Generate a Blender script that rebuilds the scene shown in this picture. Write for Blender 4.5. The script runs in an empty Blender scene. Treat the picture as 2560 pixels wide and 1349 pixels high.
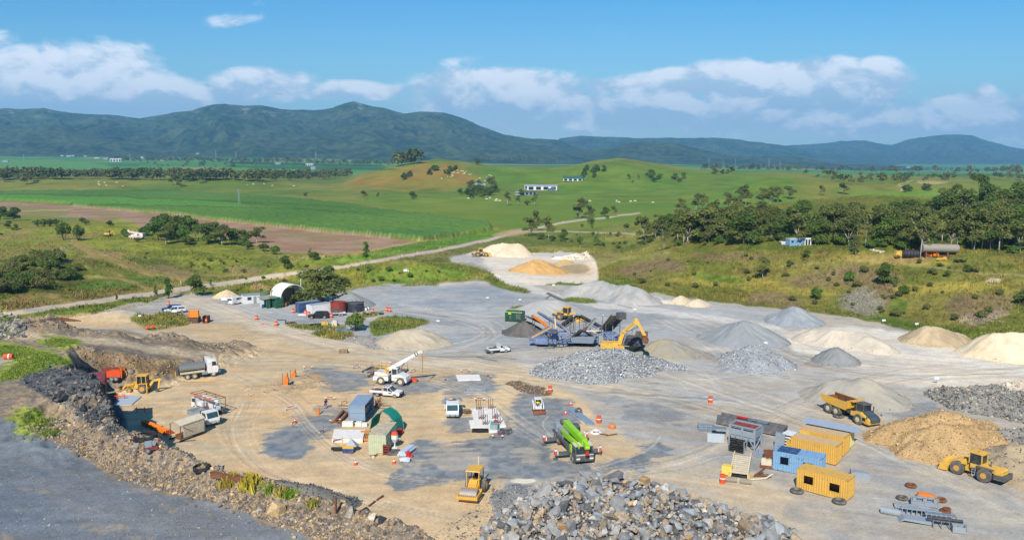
import bpy, math, random
import numpy as np
from mathutils import Vector, Matrix, Euler
R = math.radians
random.seed(7)
rng = np.random.default_rng(7)
scene = bpy.context.scene
col = scene.collection
# camera
F, PITCH, CZ = 2100.0, math.atan(284 / 2100), 40.0
CT, ST = math.cos(PITCH), math.sin(PITCH)
cd = bpy.data.cameras.new('camera')
cam = bpy.data.objects.new('camera', cd)
col.objects.link(cam)
cam.location = (0, 0, CZ)
cam.rotation_euler = (R(90) - PITCH, 0, 0)
cd.sensor_width = 36
cd.lens = 36 * F / 2560
cd.clip_start = 0.5
cd.clip_end = 40000
scene.camera = cam
# sun, sky, exposure
SUN_EL, SUN_AZ = R(40), R(12)         # the light travels forward and 12 degrees to the right
sd = bpy.data.lights.new('sun', 'SUN')
sd.energy = 4.6
sd.angle = R(0.53)
sd.color = (1.0, 0.945, 0.86)
sun = bpy.data.objects.new('sun', sd)
col.objects.link(sun)
ldir = Vector((math.sin(SUN_AZ) * math.cos(SUN_EL), math.cos(SUN_AZ) * math.cos(SUN_EL), -math.sin(SUN_EL)))
sun.rotation_euler = ldir.to_track_quat('-Z', 'Y').to_euler()
sun.location = (0, -50, 200)
scene.view_settings.view_transform = 'Standard'
scene.view_settings.look = 'None'
scene.view_settings.exposure = 0.28
scene.view_settings.gamma = 1
KLIT = 1.2                            # how bright a unit-albedo flat ground comes out
class NT:
 def __init__(s, tree):
  s.t = tree
  s.n = tree.nodes
  s.l = tree.links
 def new(s, kind, **kw):
  nd = s.n.new(kind)
  for k, v in kw.items():
   setattr(nd, k, v)
  return nd
 def put(s, sock, v):
  if v is None:
   return
  if isinstance(v, bpy.types.NodeSocket):
   s.l.new(v, sock)
  elif isinstance(v, (tuple, list)) and len(v) == 3 and sock.type == 'RGBA':
   sock.default_value = (*v, 1)
  else:
   sock.default_value = v
 def math(s, op, a, b=None, c=None, clamp=False):
  nd = s.new('ShaderNodeMath', operation=op, use_clamp=clamp)
  for i, v in enumerate((a, b, c)):
   s.put(nd.inputs[i], v)
  return nd.outputs[0]
 def vec(s, op, a, b=None):
  nd = s.new('ShaderNodeVectorMath', operation=op)
  s.put(nd.inputs[0], a)
  s.put(nd.inputs[1], b)
  return nd.outputs['Value'] if op in ('LENGTH', 'DOT_PRODUCT') else nd.outputs[0]
 def mix(s, fac, a, b, blend='MIX'):
  nd = s.new('ShaderNodeMix', data_type='RGBA', blend_type=blend)
  s.put(nd.inputs[0], fac)
  s.put(nd.inputs[6], a)
  s.put(nd.inputs[7], b)
  return nd.outputs[2]
 def noise(s, vec, scale, detail=4, rough=0.55, dist=0.0):
  nd = s.new('ShaderNodeTexNoise')
  s.put(nd.inputs['Vector'], vec)
  nd.inputs['Scale'].default_value = scale
  nd.inputs['Detail'].default_value = detail
  nd.inputs['Roughness'].default_value = rough
  nd.inputs['Distortion'].default_value = dist
  return nd.outputs['Fac']
 def ramp(s, v, a, b, lo=0.0, hi=1.0, smooth=True):
  nd = s.new('ShaderNodeMapRange', interpolation_type='SMOOTHSTEP' if smooth else 'LINEAR')
  s.put(nd.inputs[0], v)
  for i, x in enumerate((a, b, lo, hi)):
   nd.inputs[i + 1].default_value = x
  return nd.outputs[0]
world = bpy.data.worlds.new('World')
scene.world = world
world.use_nodes = True
w = NT(world.node_tree)
w.n.clear()
sky = w.new('ShaderNodeTexSky', sky_type='NISHITA', sun_disc=False)
sky.sun_elevation = SUN_EL
sky.sun_rotation = math.pi + SUN_AZ
sky.altitude = 100
sky.air_density = 1.25
sky.dust_density = 0.3
sky.ozone_density = 2.2
SKY = 0.06
skyc = w.mix(1.0, sky.outputs[0], (SKY,) * 3, 'MULTIPLY')
tc = w.new('ShaderNodeTexCoord')
sep = w.new('ShaderNodeSeparateXYZ')
w.l.new(tc.outputs['Generated'], sep.inputs[0])
dy = w.math('MAXIMUM', w.math('ABSOLUTE', sep.outputs[1]), 0.05)
ct = w.math('DIVIDE', sep.outputs[0], dy)
ce = w.math('DIVIDE', sep.outputs[2], dy)
cmb = w.new('ShaderNodeCombineXYZ')
w.l.new(ct, cmb.inputs[0])
w.l.new(ce, cmb.inputs[1])
pos = cmb.outputs[0]
skyc = w.mix(1.0, skyc, w.mix(w.ramp(ce, .03, .19, smooth=False), (1.10, 1.46, 1.74), (.40, 1.10, 1.66)), 'MULTIPLY')
def cloud_dir(px, py):
 a, b = (px - 1280) / F, (674.5 - py) / F
 d = CT + b * ST
 return a / d, (-ST + b * CT) / d
# cloud banks: centre x, y, half width, half height (photo pixels), weight
CL = [(1650, 298, 430, 24, .62), (2310, 318, 270, 20, .55), (150, 266, 260, 22, .6), (1420, 262, 260, 22, .6), (90, 205, 190, 62, .85), (255, 190, 130, 55, .85), (-120, 200, 220, 70, .8), (60, 245, 260, 30, .6), (300, 235, 180, 36, .75), (420, 245, 130, 30, .7),
  (520, 245, 110, 26, .6), (330, 270, 60, 18, .8), (200, 275, 80, 22, .6), (600, 252, 50, 16, .5), (415, 200, 50, 24, .45), (655, 212, 95, 26, .8), (560, 210, 60, 20, .45), (880, 222, 120, 14, .5), (930, 228, 70, 14, .6), (800, 235, 60, 9, .45),
  (1065, 215, 40, 16, .6), (1240, 205, 150, 24, .85), (1180, 255, 110, 24, .85), (1300, 240, 150, 36, .95), (1350, 265, 190, 26, .9), (1530, 290, 190, 20, .95), (1680, 270, 90, 20, .9),
  (1640, 218, 190, 17, .72), (1800, 200, 180, 22, .82), (1960, 190, 190, 27, .9), (2100, 172, 40, 20, .85), (2195, 182, 42, 26, .9), (2130, 215, 110, 34, .95), (1890, 240, 110, 28, .95), (2000, 262, 180, 36, .85), (1800, 285, 150, 26, .75),
  (2230, 238, 26, 12, .5), (2350, 305, 190, 26, .8), (2430, 270, 90, 32, .85), (2465, 238, 26, 22, .75), (2580, 300, 160, 36, .8), (2130, 305, 120, 16, .7), (2090, 350, 34, 14, .7),
  (1230, 312, 70, 14, .6), (1350, 305, 30, 8, .6), (1430, 325, 170, 14, .35), (1700, 325, 260, 14, .35), (585, 52, 60, 13, .22), (650, 42, 60, 9, .18), (655, 8, 30, 9, .2), (1165, 160, 50, 15, .33), (60, 90, 60, 14, .2), (2850, 290, 260, 60, .8), (-500, 220, 300, 80, .8)]
mask, basew = None, None
for (px, py, a, b, wt) in CL:
 t0, e0 = cloud_dir(px, py)
 d = w.vec('SUBTRACT', pos, (t0, e0, 0))
 d = w.vec('MULTIPLY', d, (F / a / 1.3, F / b / 1.5, 0))
 r = w.vec('LENGTH', d)
 m = w.ramp(r, 1.6, 0.2, 0, wt * 1.12)
 mask = m if mask is None else w.math('SMOOTH_MAX', mask, m, 0.15)
 sp = w.new('ShaderNodeSeparateXYZ')
 w.l.new(d, sp.inputs[0])
 up = w.math('MULTIPLY', sp.outputs[1], m)      # which side of its bank a point lies on: tops catch the sun
 basew = up if basew is None else w.math('ADD', basew, up)
sc = w.vec('MULTIPLY', pos, (1.0, 1.7, 1.0))
n1 = w.noise(sc, 13, 9, 0.58, 0.25)
n1b = w.noise(w.vec('ADD', sc, (0.006, 0.022, 0)), 13, 9, 0.58, 0.25)
n2 = w.noise(sc, 40, 6, 0.6, 0.3)
n3 = w.noise(sc, 5.0, 4, 0.5, 0.0)
dens = w.math('ADD', mask, w.math('MULTIPLY', w.math('SUBTRACT', n1, 0.5), 1.35))
dens = w.math('ADD', dens, w.math('MULTIPLY', w.math('SUBTRACT', n3, 0.5), 0.5))
dens = w.math('ADD', dens, w.math('MULTIPLY', w.math('SUBTRACT', n2, 0.5), 0.3))
dens = w.math('MULTIPLY', dens, w.ramp(mask, 0.02, 0.2))
alpha = w.ramp(dens, 0.16, 0.60)
lit = w.math('ADD', w.math('MULTIPLY', w.math('SUBTRACT', n1, n1b), 3.2), w.math('MULTIPLY', basew, 0.42))
lit = w.math('ADD', lit, w.math('MULTIPLY', w.math('SUBTRACT', n2, 0.5), 0.35))
litf = w.ramp(lit, -0.28, 0.42)
ccol = w.mix(litf, (0.50, 0.63, 0.77), (0.98, 1.0, 1.04))
veil = w.math('MULTIPLY', w.ramp(ce, 0.095, 0.01), 0.55)
skyc = w.mix(veil, skyc, (0.42, 0.63, 0.82))
fin = w.mix(w.math('MULTIPLY', alpha, 0.93), skyc, ccol)
bg = w.new('ShaderNodeBackground')
w.l.new(fin, bg.inputs[0])
bg.inputs[1].default_value = 1.0
wo = w.new('ShaderNodeOutputWorld')
w.l.new(bg.outputs[0], wo.inputs[0])
cy = scene.cycles
cy.max_bounces = 4
cy.diffuse_bounces = 2
cy.glossy_bounces = 2
cy.transmission_bounces = 2
cy.volume_bounces = 0
cy.transparent_max_bounces = 6
cy.volume_step_rate = 4
cy.caustics_reflective = False
cy.caustics_refractive = False
cy.use_denoising = True
# colour and noise helpers
def lin(c):
 return tuple((v / 255 / 12.92) if v <= 10 else ((v / 255 + 0.055) / 1.055) ** 2.4 for v in c)
def alb(*c):
 return tuple(min(0.8, v / k) for v, k in zip(lin(c), (KLIT * .88, KLIT * .95, KLIT * 1.08)))
_tab = rng.random((512, 512)).astype(np.float32)
def vn(x, y):
 xi, yi = np.floor(x).astype(np.int64), np.floor(y).astype(np.int64)
 fx, fy = (x - xi).astype(np.float32), (y - yi).astype(np.float32)
 fx, fy = fx * fx * (3 - 2 * fx), fy * fy * (3 - 2 * fy)
 x0, x1, y0, y1 = xi & 511, (xi + 1) & 511, yi & 511, (yi + 1) & 511
 a = _tab[x0, y0] * (1 - fx) + _tab[x1, y0] * fx
 b = _tab[x0, y1] * (1 - fx) + _tab[x1, y1] * fx
 return a * (1 - fy) + b * fy
def fbm(x, y, sc, octv=4, seed=0, gain=0.5):
 s, amp, tot = 0, 1.0, 0.0
 x, y = np.asarray(x, float) / sc + seed * 17.3, np.asarray(y, float) / sc + seed * 31.7
 for _ in range(octv):
  s = s + amp * vn(x, y)
  tot += amp
  amp *= gain
  x, y = x * 2.03 + 5.1, y * 2.03 + 9.7
 return s / tot
def sst(a, b, x):
 t = np.clip((x - a) / (b - a), 0, 1)
 return t * t * (3 - 2 * t)
# pixel <-> world
def ray(px, py):
 a, b = (px - 1280) / F, (674.5 - py) / F
 return a, CT + b * ST, -ST + b * CT
def P(px, py, z=0.0):
 dx, dy_, dz = ray(px, py)
 s = (z - CZ) / dz
 return Vector((dx * s, dy_ * s, z))
def proj(X, Y, Z):
 den = Y * CT - (Z - CZ) * ST
 return 1280 + F * X / den, 674.5 - F * (Y * ST + (Z - CZ) * CT) / den
def poly_sd(x, y, poly):
 p = np.asarray(poly, float)
 n = len(p)
 d2 = np.full(x.shape, 1e18)
 ins = np.zeros(x.shape, bool)
 for i in range(n):
  ax, ay = p[i][:2]
  bx, by = p[(i + 1) % n][:2]
  ex, ey = bx - ax, by - ay
  L = ex * ex + ey * ey + 1e-12
  t = np.clip(((x - ax) * ex + (y - ay) * ey) / L, 0, 1)
  qx, qy = x - ax - t * ex, y - ay - t * ey
  d2 = np.minimum(d2, qx * qx + qy * qy)
  if ay != by:
   c = (ay > y) != (by > y)
   ins ^= c & (x < (bx - ax) * (y - ay) / (by - ay) + ax)
 d = np.sqrt(d2)
 return np.where(ins, d, -d)
def line_d(x, y, pts):
 p = np.asarray(pts, float)
 best = np.full(x.shape, 1e18)
 pos_ = np.zeros(x.shape)
 n = len(p) - 1
 for i in range(n):
  ax, ay = p[i][:2]
  ex, ey = p[i + 1][0] - ax, p[i + 1][1] - ay
  L = ex * ex + ey * ey + 1e-12
  t = np.clip(((x - ax) * ex + (y - ay) * ey) / L, 0, 1)
  d = (x - ax - t * ex) ** 2 + (y - ay - t * ey) ** 2
  m = d < best
  best = np.where(m, d, best)
  pos_ = np.where(m, (i + t) / n, pos_)
 return np.sqrt(best), pos_
# terrain height
def wpoly(pts):
 return [tuple(P(a, b, c)) for a, b, c in pts]
BENCH = wpoly([(1080, 1385, 10), (1010, 1347, 10), (900, 1305, 10), (800, 1272, 10), (700, 1243, 10), (600, 1212, 10), (470, 1165, 10), (386, 1137, 10), (364, 1128, 10), (327, 1118, 10.2), (297, 1112, 10.4), (275, 1096, 10.6),
    (266, 1040, 11.2), (252, 985, 11.2), (222, 940, 10.4), (170, 915, 9), (172, 880, 9), (190, 862, 8.3), (300, 886, 6), (400, 906, 3.5), (470, 902, 2), (560, 896, 0.6),
    (600, 872, 0.6), (400, 848, 4), (250, 830, 7), (80, 815, 9), (-300, 800, 9)]) + [(-260, 150, 9), (-260, 10, 10), (70, 10, 10)]
YARD = [(-200, 835), (30, 812), (100, 795), (230, 783), (400, 743), (450, 736), (560, 742), (670, 742), (760, 740), (860, 733), (880, 722), (1000, 714), (1110, 705), (1200, 702),
  (1300, 722), (1335, 712), (1480, 712), (1560, 722), (1660, 738), (1900, 767), (2010, 776), (2090, 790), (2200, 808), (2330, 838), (2420, 850), (2600, 846), (3300, 846), (3300, 1500), (-900, 1500)]
YARDW = [tuple(P(a, b)) for a, b in YARD]
PAD = [(1120, 645), (1180, 628), (1330, 632), (1470, 628), (1490, 650), (1500, 695), (1420, 706), (1345, 708), (1330, 745), (1290, 730), (1215, 680)]
PADW = [tuple(P(a, b)) for a, b in PAD]
def ridge_pts(D, pts):
 o = []
 for px, py in pts:
  dx, dy_, dz = ray(px, py)
  o.append((dx / dy_, CZ + dz / dy_ * D))
 return np.array(o)
HILLS = [  # distance, front width, back width, skyline pixels
 (430, 150, 150, [(1560, 600), (1700, 568), (1850, 528), (2000, 503), (2200, 489), (2400, 497), (2560, 512), (2900, 520), (3300, 540)], 0.3),
 (1250, 330, 500, [(700, 492), (860, 458), (900, 440), (960, 422), (1050, 404), (1100, 398), (1180, 406), (1240, 416), (1300, 418), (1420, 418), (1480, 404), (1550, 396), (1650, 410), (1750, 428), (1850, 433), (1950, 432), (2060, 440), (2200, 445), (2350, 447), (2560, 448), (3200, 450)], 0.35),
 (820, 190, 240, [(1500, 520), (1650, 500), (1800, 480), (1900, 452), (2000, 446), (2100, 455), (2250, 458), (2400, 455), (2560, 455), (3200, 460)], 0.35),
 (1150, 200, 400, [(-600, 452), (0, 447), (120, 444), (250, 447), (380, 448), (520, 444), (640, 450), (760, 462), (900, 470)], 0.2),
]
MOUNT = [
 (6500, 2300, 2500, [(-900, 280), (-300, 262), (0, 270), (60, 272), (110, 268), (180, 283), (270, 285), (330, 293), (350, 295), (430, 280), (480, 278), (520, 264), (560, 258), (610, 263), (650, 262), (700, 272), (770, 275), (830, 271), (860, 259), (885, 253), (920, 262), (960, 270), (1010, 284), (1050, 278), (1110, 281), (1160, 295), (1200, 315), (1260, 336), (1330, 345), (1390, 349), (1430, 364), (1500, 382), (1600, 405), (1700, 432)]),
 (5200, 1000, 900, [(-900, 320), (-100, 318), (0, 312), (60, 316), (130, 308), (210, 330), (300, 352), (380, 384)]),
 (5400, 1100, 900, [(620, 384), (700, 345), (780, 330), (850, 338), (930, 318), (1000, 336), (1080, 352), (1180, 358), (1300, 375), (1400, 396)]),
 (9000, 1500, 1500, [(1330, 395), (1400, 346), (1450, 340), (1520, 342), (1600, 345), (1640, 344), (1700, 346), (1790, 345), (1850, 350), (1950, 362), (2050, 384), (2150, 396), (2250, 410), (2400, 428)]),
 (5600, 900, 900, [(1380, 410), (1440, 385), (1520, 370), (1600, 352), (1680, 356), (1750, 372), (1830, 389), (1900, 392), (2000, 394), (2080, 408), (2200, 413), (2300, 420), (2450, 436)]),
 (11500, 2600, 1800, [(1750, 420), (1850, 370), (1980, 362), (2060, 358), (2100, 352), (2160, 350), (2200, 358), (2230, 362), (2270, 348), (2330, 338), (2390, 335), (2430, 338), (2470, 352), (2520, 365), (2560, 372), (2800, 378), (3200, 350), (3500, 360)]),
]
HRP = [(D, a, b, ridge_pts(D, pts), k) for D, a, b, pts, k in HILLS]
MRP = [(D, a, b, ridge_pts(D, pts)) for D, a, b, pts in MOUNT]
# grassy mounds: pixel centre, radii in metres, height
BUMPS = [(90, 700, 45, 26, 6.5), (190, 585, 60, 20, 4), (420, 610, 60, 22, 1.5), (850, 690, 28, 15, 5.0), (760, 700, 22, 12, 3.0), (1010, 690, 40, 14, 2.6), (1140, 700, 24, 10, 1.6), (600, 668, 40, 14, 2.2), (650, 722, 14, 7, 1.4),
   (1760, 660, 30, 16, 2.2), (1560, 668, 22, 12, 3.2), (2250, 720, 22, 10, 3.0), (2060, 690, 30, 10, 1.5), (2560, 690, 30, 30, 4), (235, 793, 12, 7, 2.6), (310, 800, 8, 5, 1.6), (-120, 760, 30, 20, 7), (10, 800, 9, 6, 3.0),
   (1000, 822, 16, 7, 1.2), (840, 812, 14, 4, .5), (420, 795, 14, 5, .5), (490, 872, 4.5, 3, 1.6)]
BUMPW = [(P(a, b), rx, ry, h) for a, b, rx, ry, h in BUMPS]
MOUNDL = [tuple(P(a, b, c)) for a, b, c in [(70, 824, 8.6), (150, 824, 8), (250, 828, 6.6), (330, 838, 5), (420, 850, 3.2), (520, 864, 1.2), (605, 872, 0)]]
CREST = [tuple(P(a, b, 10.5)[:2]) for a, b in [(1120, 1392), (1010, 1352), (900, 1308), (800, 1276), (700, 1246), (600, 1216), (470, 1168), (386, 1141), (327, 1124), (285, 1110), (262, 1085), (225, 1070), (180, 1055)]]
CANE = [(-120, 484), (120, 478), (420, 476), (700, 494), (870, 512), (950, 526), (1080, 541), (1225, 561), (1230, 572), (1140, 587), (1058, 599), (950, 591), (760, 571), (560, 551), (440, 534), (300, 523), (178, 513), (200, 508), (0, 499), (-120, 495)]
CANEW = [tuple(P(a, b, 1.0)) for a, b in CANE]
def plain(x, y):
 t = x / np.maximum(y, 1)
 left = sst(0.05, -0.35, t)
 right = sst(0.1, 0.5, t)
 return left * 62 * sst(1900, 6200, y) - right * 42 * sst(1700, 4600, y)
def height(x, y, detail=True):
 x, y = np.asarray(x, float), np.asarray(y, float)
 t = x / np.maximum(y, 1)
 z = plain(x, y)
 cls = np.zeros(x.shape, np.int8)
 for D, wf, wb, rp, k in HRP:
  rz = np.interp(t, rp[:, 0], rp[:, 1])
  n = fbm(x, y, wf * 0.45, 4, D % 13)
  f = np.where(y < D, sst(D - wf, D, y), sst(D + wb, D, y))
  f = np.clip(f * (1 - k * 3.4 * (1 - f) * (n - 0.42)), 0, 1.05)
  rz = rz + (fbm(x, y, 45, 3, D % 7) - .5) * wf * .012
  rz = np.where((t < rp[0, 0]) | (t > rp[-1, 0]), z, rz)
  z = np.where(rz > z, z + (rz - z) * f, z)
 for i, (D, wf, wb, rp) in enumerate(MRP):
  rz = np.interp(t, rp[:, 0], rp[:, 1])
  out = (t < rp[0, 0]) | (t > rp[-1, 0])
  wx = x + 900 * (fbm(x, y, 1800, 2, i + 3) - 0.5)
  sp = 1 - np.abs(2 * fbm(wx, y * 0.38, 520, 4, i + 20) - 1) ** 0.8
  q = np.where(y < D, (y - (D - wf)) / wf, ((D + wb) - y) / wb)
  sp = .62 * sp + .38 * (1 - np.abs(2 * fbm(wx, y * .5, 190, 3, i + 30) - 1) ** .8)
  q = np.clip(q, 0, 1)
  f = q ** 1.1 * (1 - (1 - q) ** .7 * 1.9 * (0.84 - sp) * (y < D))
  f = np.clip(f + 0.10 * (fbm(x, y, 260, 3, i + 40) - 0.5) * q * (1 - q) * 4, 0, 1.0)
  rz2 = rz + (fbm(x, y, 120, 3, 60) - 0.5) * 16
  zz = np.where(out, -999, z + (rz2 - z) * f)
  m = (zz > z + 0.5) & (q > 0)
  z = np.where(m, zz, z)
  cls = np.where(m, 2, cls)
 near = y < 700
 xs, ys = x[near], y[near]
 zn = z[near]
 # natural relief outside the yard
 sd = poly_sd(xs, ys, YARDW)
 sp = poly_sd(xs, ys, PADW)
 out = np.clip(-np.maximum(sd, sp), 0, None)
 tt = xs / np.maximum(ys, 1)
 rb = sst(0.05, 0.2, tt) * 11 + 0.2
 zn = np.maximum(zn, 0)
 zn = np.maximum(zn, rb * sst(0, 62, out) * sst(520, 400, ys)) * .55 + .45 * np.maximum(zn, rb * sst(0, 62, out) * sst(620, 330, ys))
 zn = zn + sst(700, 420, ys) * sst(0, 10, out) * ((fbm(xs, ys, 38, 4, 5) - 0.5) * (2.4 + 2.2 * sst(0.05, 0.3, tt)) + (fbm(xs, ys, 9, 3, 6) - 0.5) * 0.9)
 for (c, rx, ry, h) in BUMPW:
  d2 = ((xs - c.x) / rx) ** 2 + ((ys - c.y) / ry) ** 2
  zn = zn + h * np.exp(-d2 * 1.3) * (0.72 + 0.56 * fbm(xs, ys, 7, 4, 8))
 # the upper bench at the left with its cliff and ramp
 pb = np.array(BENCH)
 bx = (xs < 120) & (ys < 330)
 xb, yb = xs[bx], ys[bx]
 jx = (fbm(xb, yb, 5, 4, 11) - 0.5) * 3.0
 jy = (fbm(xb, yb, 5, 4, 12) - 0.5) * 3.0
 sdb = poly_sd(xb + jx, yb + jy, BENCH)
 wsum = np.zeros(xb.shape)
 zsum = np.zeros(xb.shape)
 for q in pb:
  ww = 1 / ((xb - q[0]) ** 2 + (yb - q[1]) ** 2 + 4) ** 1.5
  wsum += ww
  zsum += ww * q[2]
 zin = zsum / wsum
 kc = P(290, 1040, 10)
 wc = 4.6 - 3.3 * np.exp(-((xb - kc.x) ** 2 + (yb - kc.y) ** 2) / 20 ** 2)
 f = sst(0, 1, (sdb + wc) / (wc + .3))
 led = fbm(xb, yb, 2.6, 3, 13)
 f = f + 0.16 * (led - 0.5) * 4 * f * (1 - f)
 zbk = zn[bx]
 zbk = zbk * (1 - f) + np.maximum(zin, zbk) * f
 dl, _ = line_d(xb, yb, CREST)
 zbk = zbk + 1.5 * np.exp(-(dl / 2.1) ** 2) * (0.55 + 0.9 * fbm(xb, yb, 3.2, 4, 14)) * sst(-1.6, 0.6, sdb)
 dl, pp = line_d(xb, yb, MOUNDL)
 zbk = zbk + (2.3 - 1.3 * pp) * np.exp(-(dl / 2.4) ** 2) * (0.35 + 1.3 * fbm(xb, yb, 3.0, 4, 15))
 kk = np.exp(-((xb - kc.x) ** 2 + (yb - kc.y) ** 2) / 14 ** 2) * sst(-2, 0, sdb) * sst(14, 6, sdb)
 zbk = zbk + kk * (2.6 * (.62 - np.abs(2 * fbm(xb * 1.3, yb, 4.2, 3, 21) - 1)) + 1.2 * (fbm(xb, yb, 1.6, 3, 22) - .5))
 rk = sst(-6, -1.5, sdb) * sst(3.5, 0.5, sdb)
 zbk = zbk + rk * ((fbm(xb, yb, 1.1, 3, 16) - 0.5) * 1.1)
 zn[bx] = zbk
 if detail:
  zn = zn + (fbm(xs, ys, 7, 4, 17) - 0.5) * 0.25 + (fbm(xs, ys, 0.9, 2, 18) - 0.5) * 0.06
 z[near] = zn
 cn = poly_sd(x, y, CANEW)
 inc = (cn > -0.6) & (y < 1400)
 z = np.where(inc, z + 2.6 * sst(-0.6, 0.6, cn) + (fbm(x, y, 3.0, 2, 19) - 0.5) * 1.3 * (cn > 0), z)
 cls = np.where((cn > -0.3) & (y < 1400), 3, cls)
 return z, cls
def hz(x, y):
 return float(height(np.array([x]), np.array([y]), False)[0][0])
def G(px, py):
 dx, dy_, dz = ray(px, py)
 s = np.concatenate([np.arange(50, 300, 0.5), np.arange(300, 900, 2), np.arange(900, 9000, 12)])
 z, _ = height(dx * s, dy_ * s, False)
 below = np.nonzero(CZ + dz * s <= z)[0]
 i = below[0] if len(below) else len(s) - 1
 return Vector((dx * s[i], dy_ * s[i], float(z[i])))
# the ground sheet
def steps(*seg):
 o = []
 for a, b, s0, s1 in seg:
  v = a
  while v < b:
   o.append(v)
   v += s0 + (s1 - s0) * (v - a) / (b - a)
 return o
TY = np.array(steps((34, 52, .6, .35), (52, 150, .32, .34), (150, 260, .34, .8), (260, 460, .8, 2.2), (460, 1000, 2.2, 8), (1000, 2200, 8, 24), (2200, 7000, 24, 34), (7000, 14500, 40, 60)))
TT = np.linspace(-0.86, 0.86, 960)
NY, NX = len(TY), len(TT)
GX = (TY[:, None] * TT[None, :]).ravel()
GY = np.repeat(TY, NX)
GZ, GC = height(GX, GY)
GU, GV = proj(GX, GY, GZ)
U = GU.copy()
V = GV * 2.4
# world-anchored wobble for the edges of painted regions
jw = np.clip(GY / 140, 0.6, 6)
JU = (fbm(GX / jw, GY / jw, 4.5, 5, 31) - 0.5) * 5
JV = (fbm(GX / jw, GY / jw, 4.5, 5, 32) - 0.5) * 5
CO = np.zeros((len(GX), 3), np.float32)
ROUGHG = np.zeros(len(GX), np.float32)      # how grassy (coarse mottling) a spot is
CLS = np.where(GC == 2, 2, np.where(GC == 3, 3, 0)).astype(np.int8)
N4 = fbm(GX, GY, 4, 4, 41)
N12 = fbm(GX, GY, 14, 4, 42)
N40 = fbm(GX, GY, 45, 4, 43)
N1 = fbm(GX, GY, 1.1, 3, 44)
ax, ay = .93, -.37
s1 = fbm((GX * ax + GY * ay) / 9, (-GX * ay + GY * ax) / .8, 1, 4, 61)
s2 = fbm((GX * .99 + GY * .1) / 11, (-GX * .1 + GY * .99) / .9, 1, 4, 62)
wr = sst(-.05, .2, GX / GY)
st_ = s1 * wr + s2 * (1 - wr)
HOLE = .45 * fbm((GX * .97 + GY * .2) / 3.2, (GY * .97 - GX * .2) / 1.1, 1, 5, 65) + .35 * st_ + .2 * N12
def cmix(c1, c2, f):
 return np.array(c1)[None, :] * (1 - f[:, None]) + np.array(c2)[None, :] * f[:, None]
def apply(idx, a, c, c2=None, nz=None, cls=None, grass=None, thr=0.5):
 base = np.array(c)[None, :] if c2 is None else cmix(c, c2, sst(0.35, 0.65, (N12 if nz is None else nz)[idx]))
 CO[idx] = CO[idx] * (1 - a[:, None]) + base * a[:, None]
 if grass is not None:
  ROUGHG[idx] = ROUGHG[idx] * (1 - a) + grass * a
 if cls is not None:
  CLS[idx[a > thr]] = cls
def chaikin(p, closed=True, it=2):
 p = np.asarray(p, float)
 for _ in range(it):
  q = np.roll(p, -1, 0) if closed else p[1:]
  a = p if closed else p[:-1]
  n = np.empty((len(a) * 2, 2))
  n[0::2], n[1::2] = a * .75 + q * .25, a * .25 + q * .75
  p = n if closed else np.concatenate([p[:1], n, p[-1:]])
 return p
def paint(pts, c, c2=None, f=14, j=8, k=1.0, nz=None, cls=None, grass=None, hole=0.0):
 p = chaikin(pts) if len(pts) < 14 else np.array(pts, float)
 p[:, 1] *= 2.4
 m = f + j + 4
 idx = np.nonzero((U > p[:, 0].min() - m) & (U < p[:, 0].max() + m) & (V > p[:, 1].min() - m) & (V < p[:, 1].max() + m) & (GC != 2))[0]
 if not len(idx):
  return
 sd = poly_sd(U[idx] + JU[idx] * j, V[idx] + JV[idx] * j, p)
 a = sst(-f * 0.5, f * 0.5, sd) * k
 if hole:
  a = k * sst(-.06, .06, HOLE[idx] - hole + .16 * np.clip(sd / 22, -2.2, 1.6))
 apply(idx, a, c, c2, nz, cls, grass)
def stroke(pts, c, w0, w1=None, f=6, j=4, k=1.0, c2=None, nz=None, cls=None, grass=None):
 w1 = w0 if w1 is None else w1
 p = chaikin(pts, False) if len(pts) > 2 else np.array(pts, float)
 p[:, 1] *= 2.4
 m = max(w0, w1) + f + j + 4
 idx = np.nonzero((U > p[:, 0].min() - m) & (U < p[:, 0].max() + m) & (V > p[:, 1].min() - m) & (V < p[:, 1].max() + m) & (GC != 2))[0]
 if not len(idx):
  return
 d, t = line_d(U[idx] + JU[idx] * j, V[idx] + JV[idx] * j, p)
 a = sst(f * 0.5, -f * 0.5, d - (w0 + (w1 - w0) * t) * 0.5) * k
 apply(idx, a, c, c2, nz, cls, grass)
# grassland everywhere to begin with
g1, g2, g3, g4 = alb(112, 122, 58), alb(150, 148, 76), alb(92, 106, 54), alb(144, 132, 92)
CO[:] = cmix(g1, g2, sst(0.38, 0.62, N12))
CO[:] = CO * (1 - sst(.5, .7, N40)[:, None] * .6) + np.array(g3)[None] * (sst(.5, .7, N40)[:, None] * .6)
b_ = sst(.56, .72, fbm(GX, GY, 22, 4, 45)) * .5
CO[:] = CO * (1 - b_[:, None]) + np.array(g4)[None] * b_[:, None]
ROUGHG[:] = 1
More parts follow.
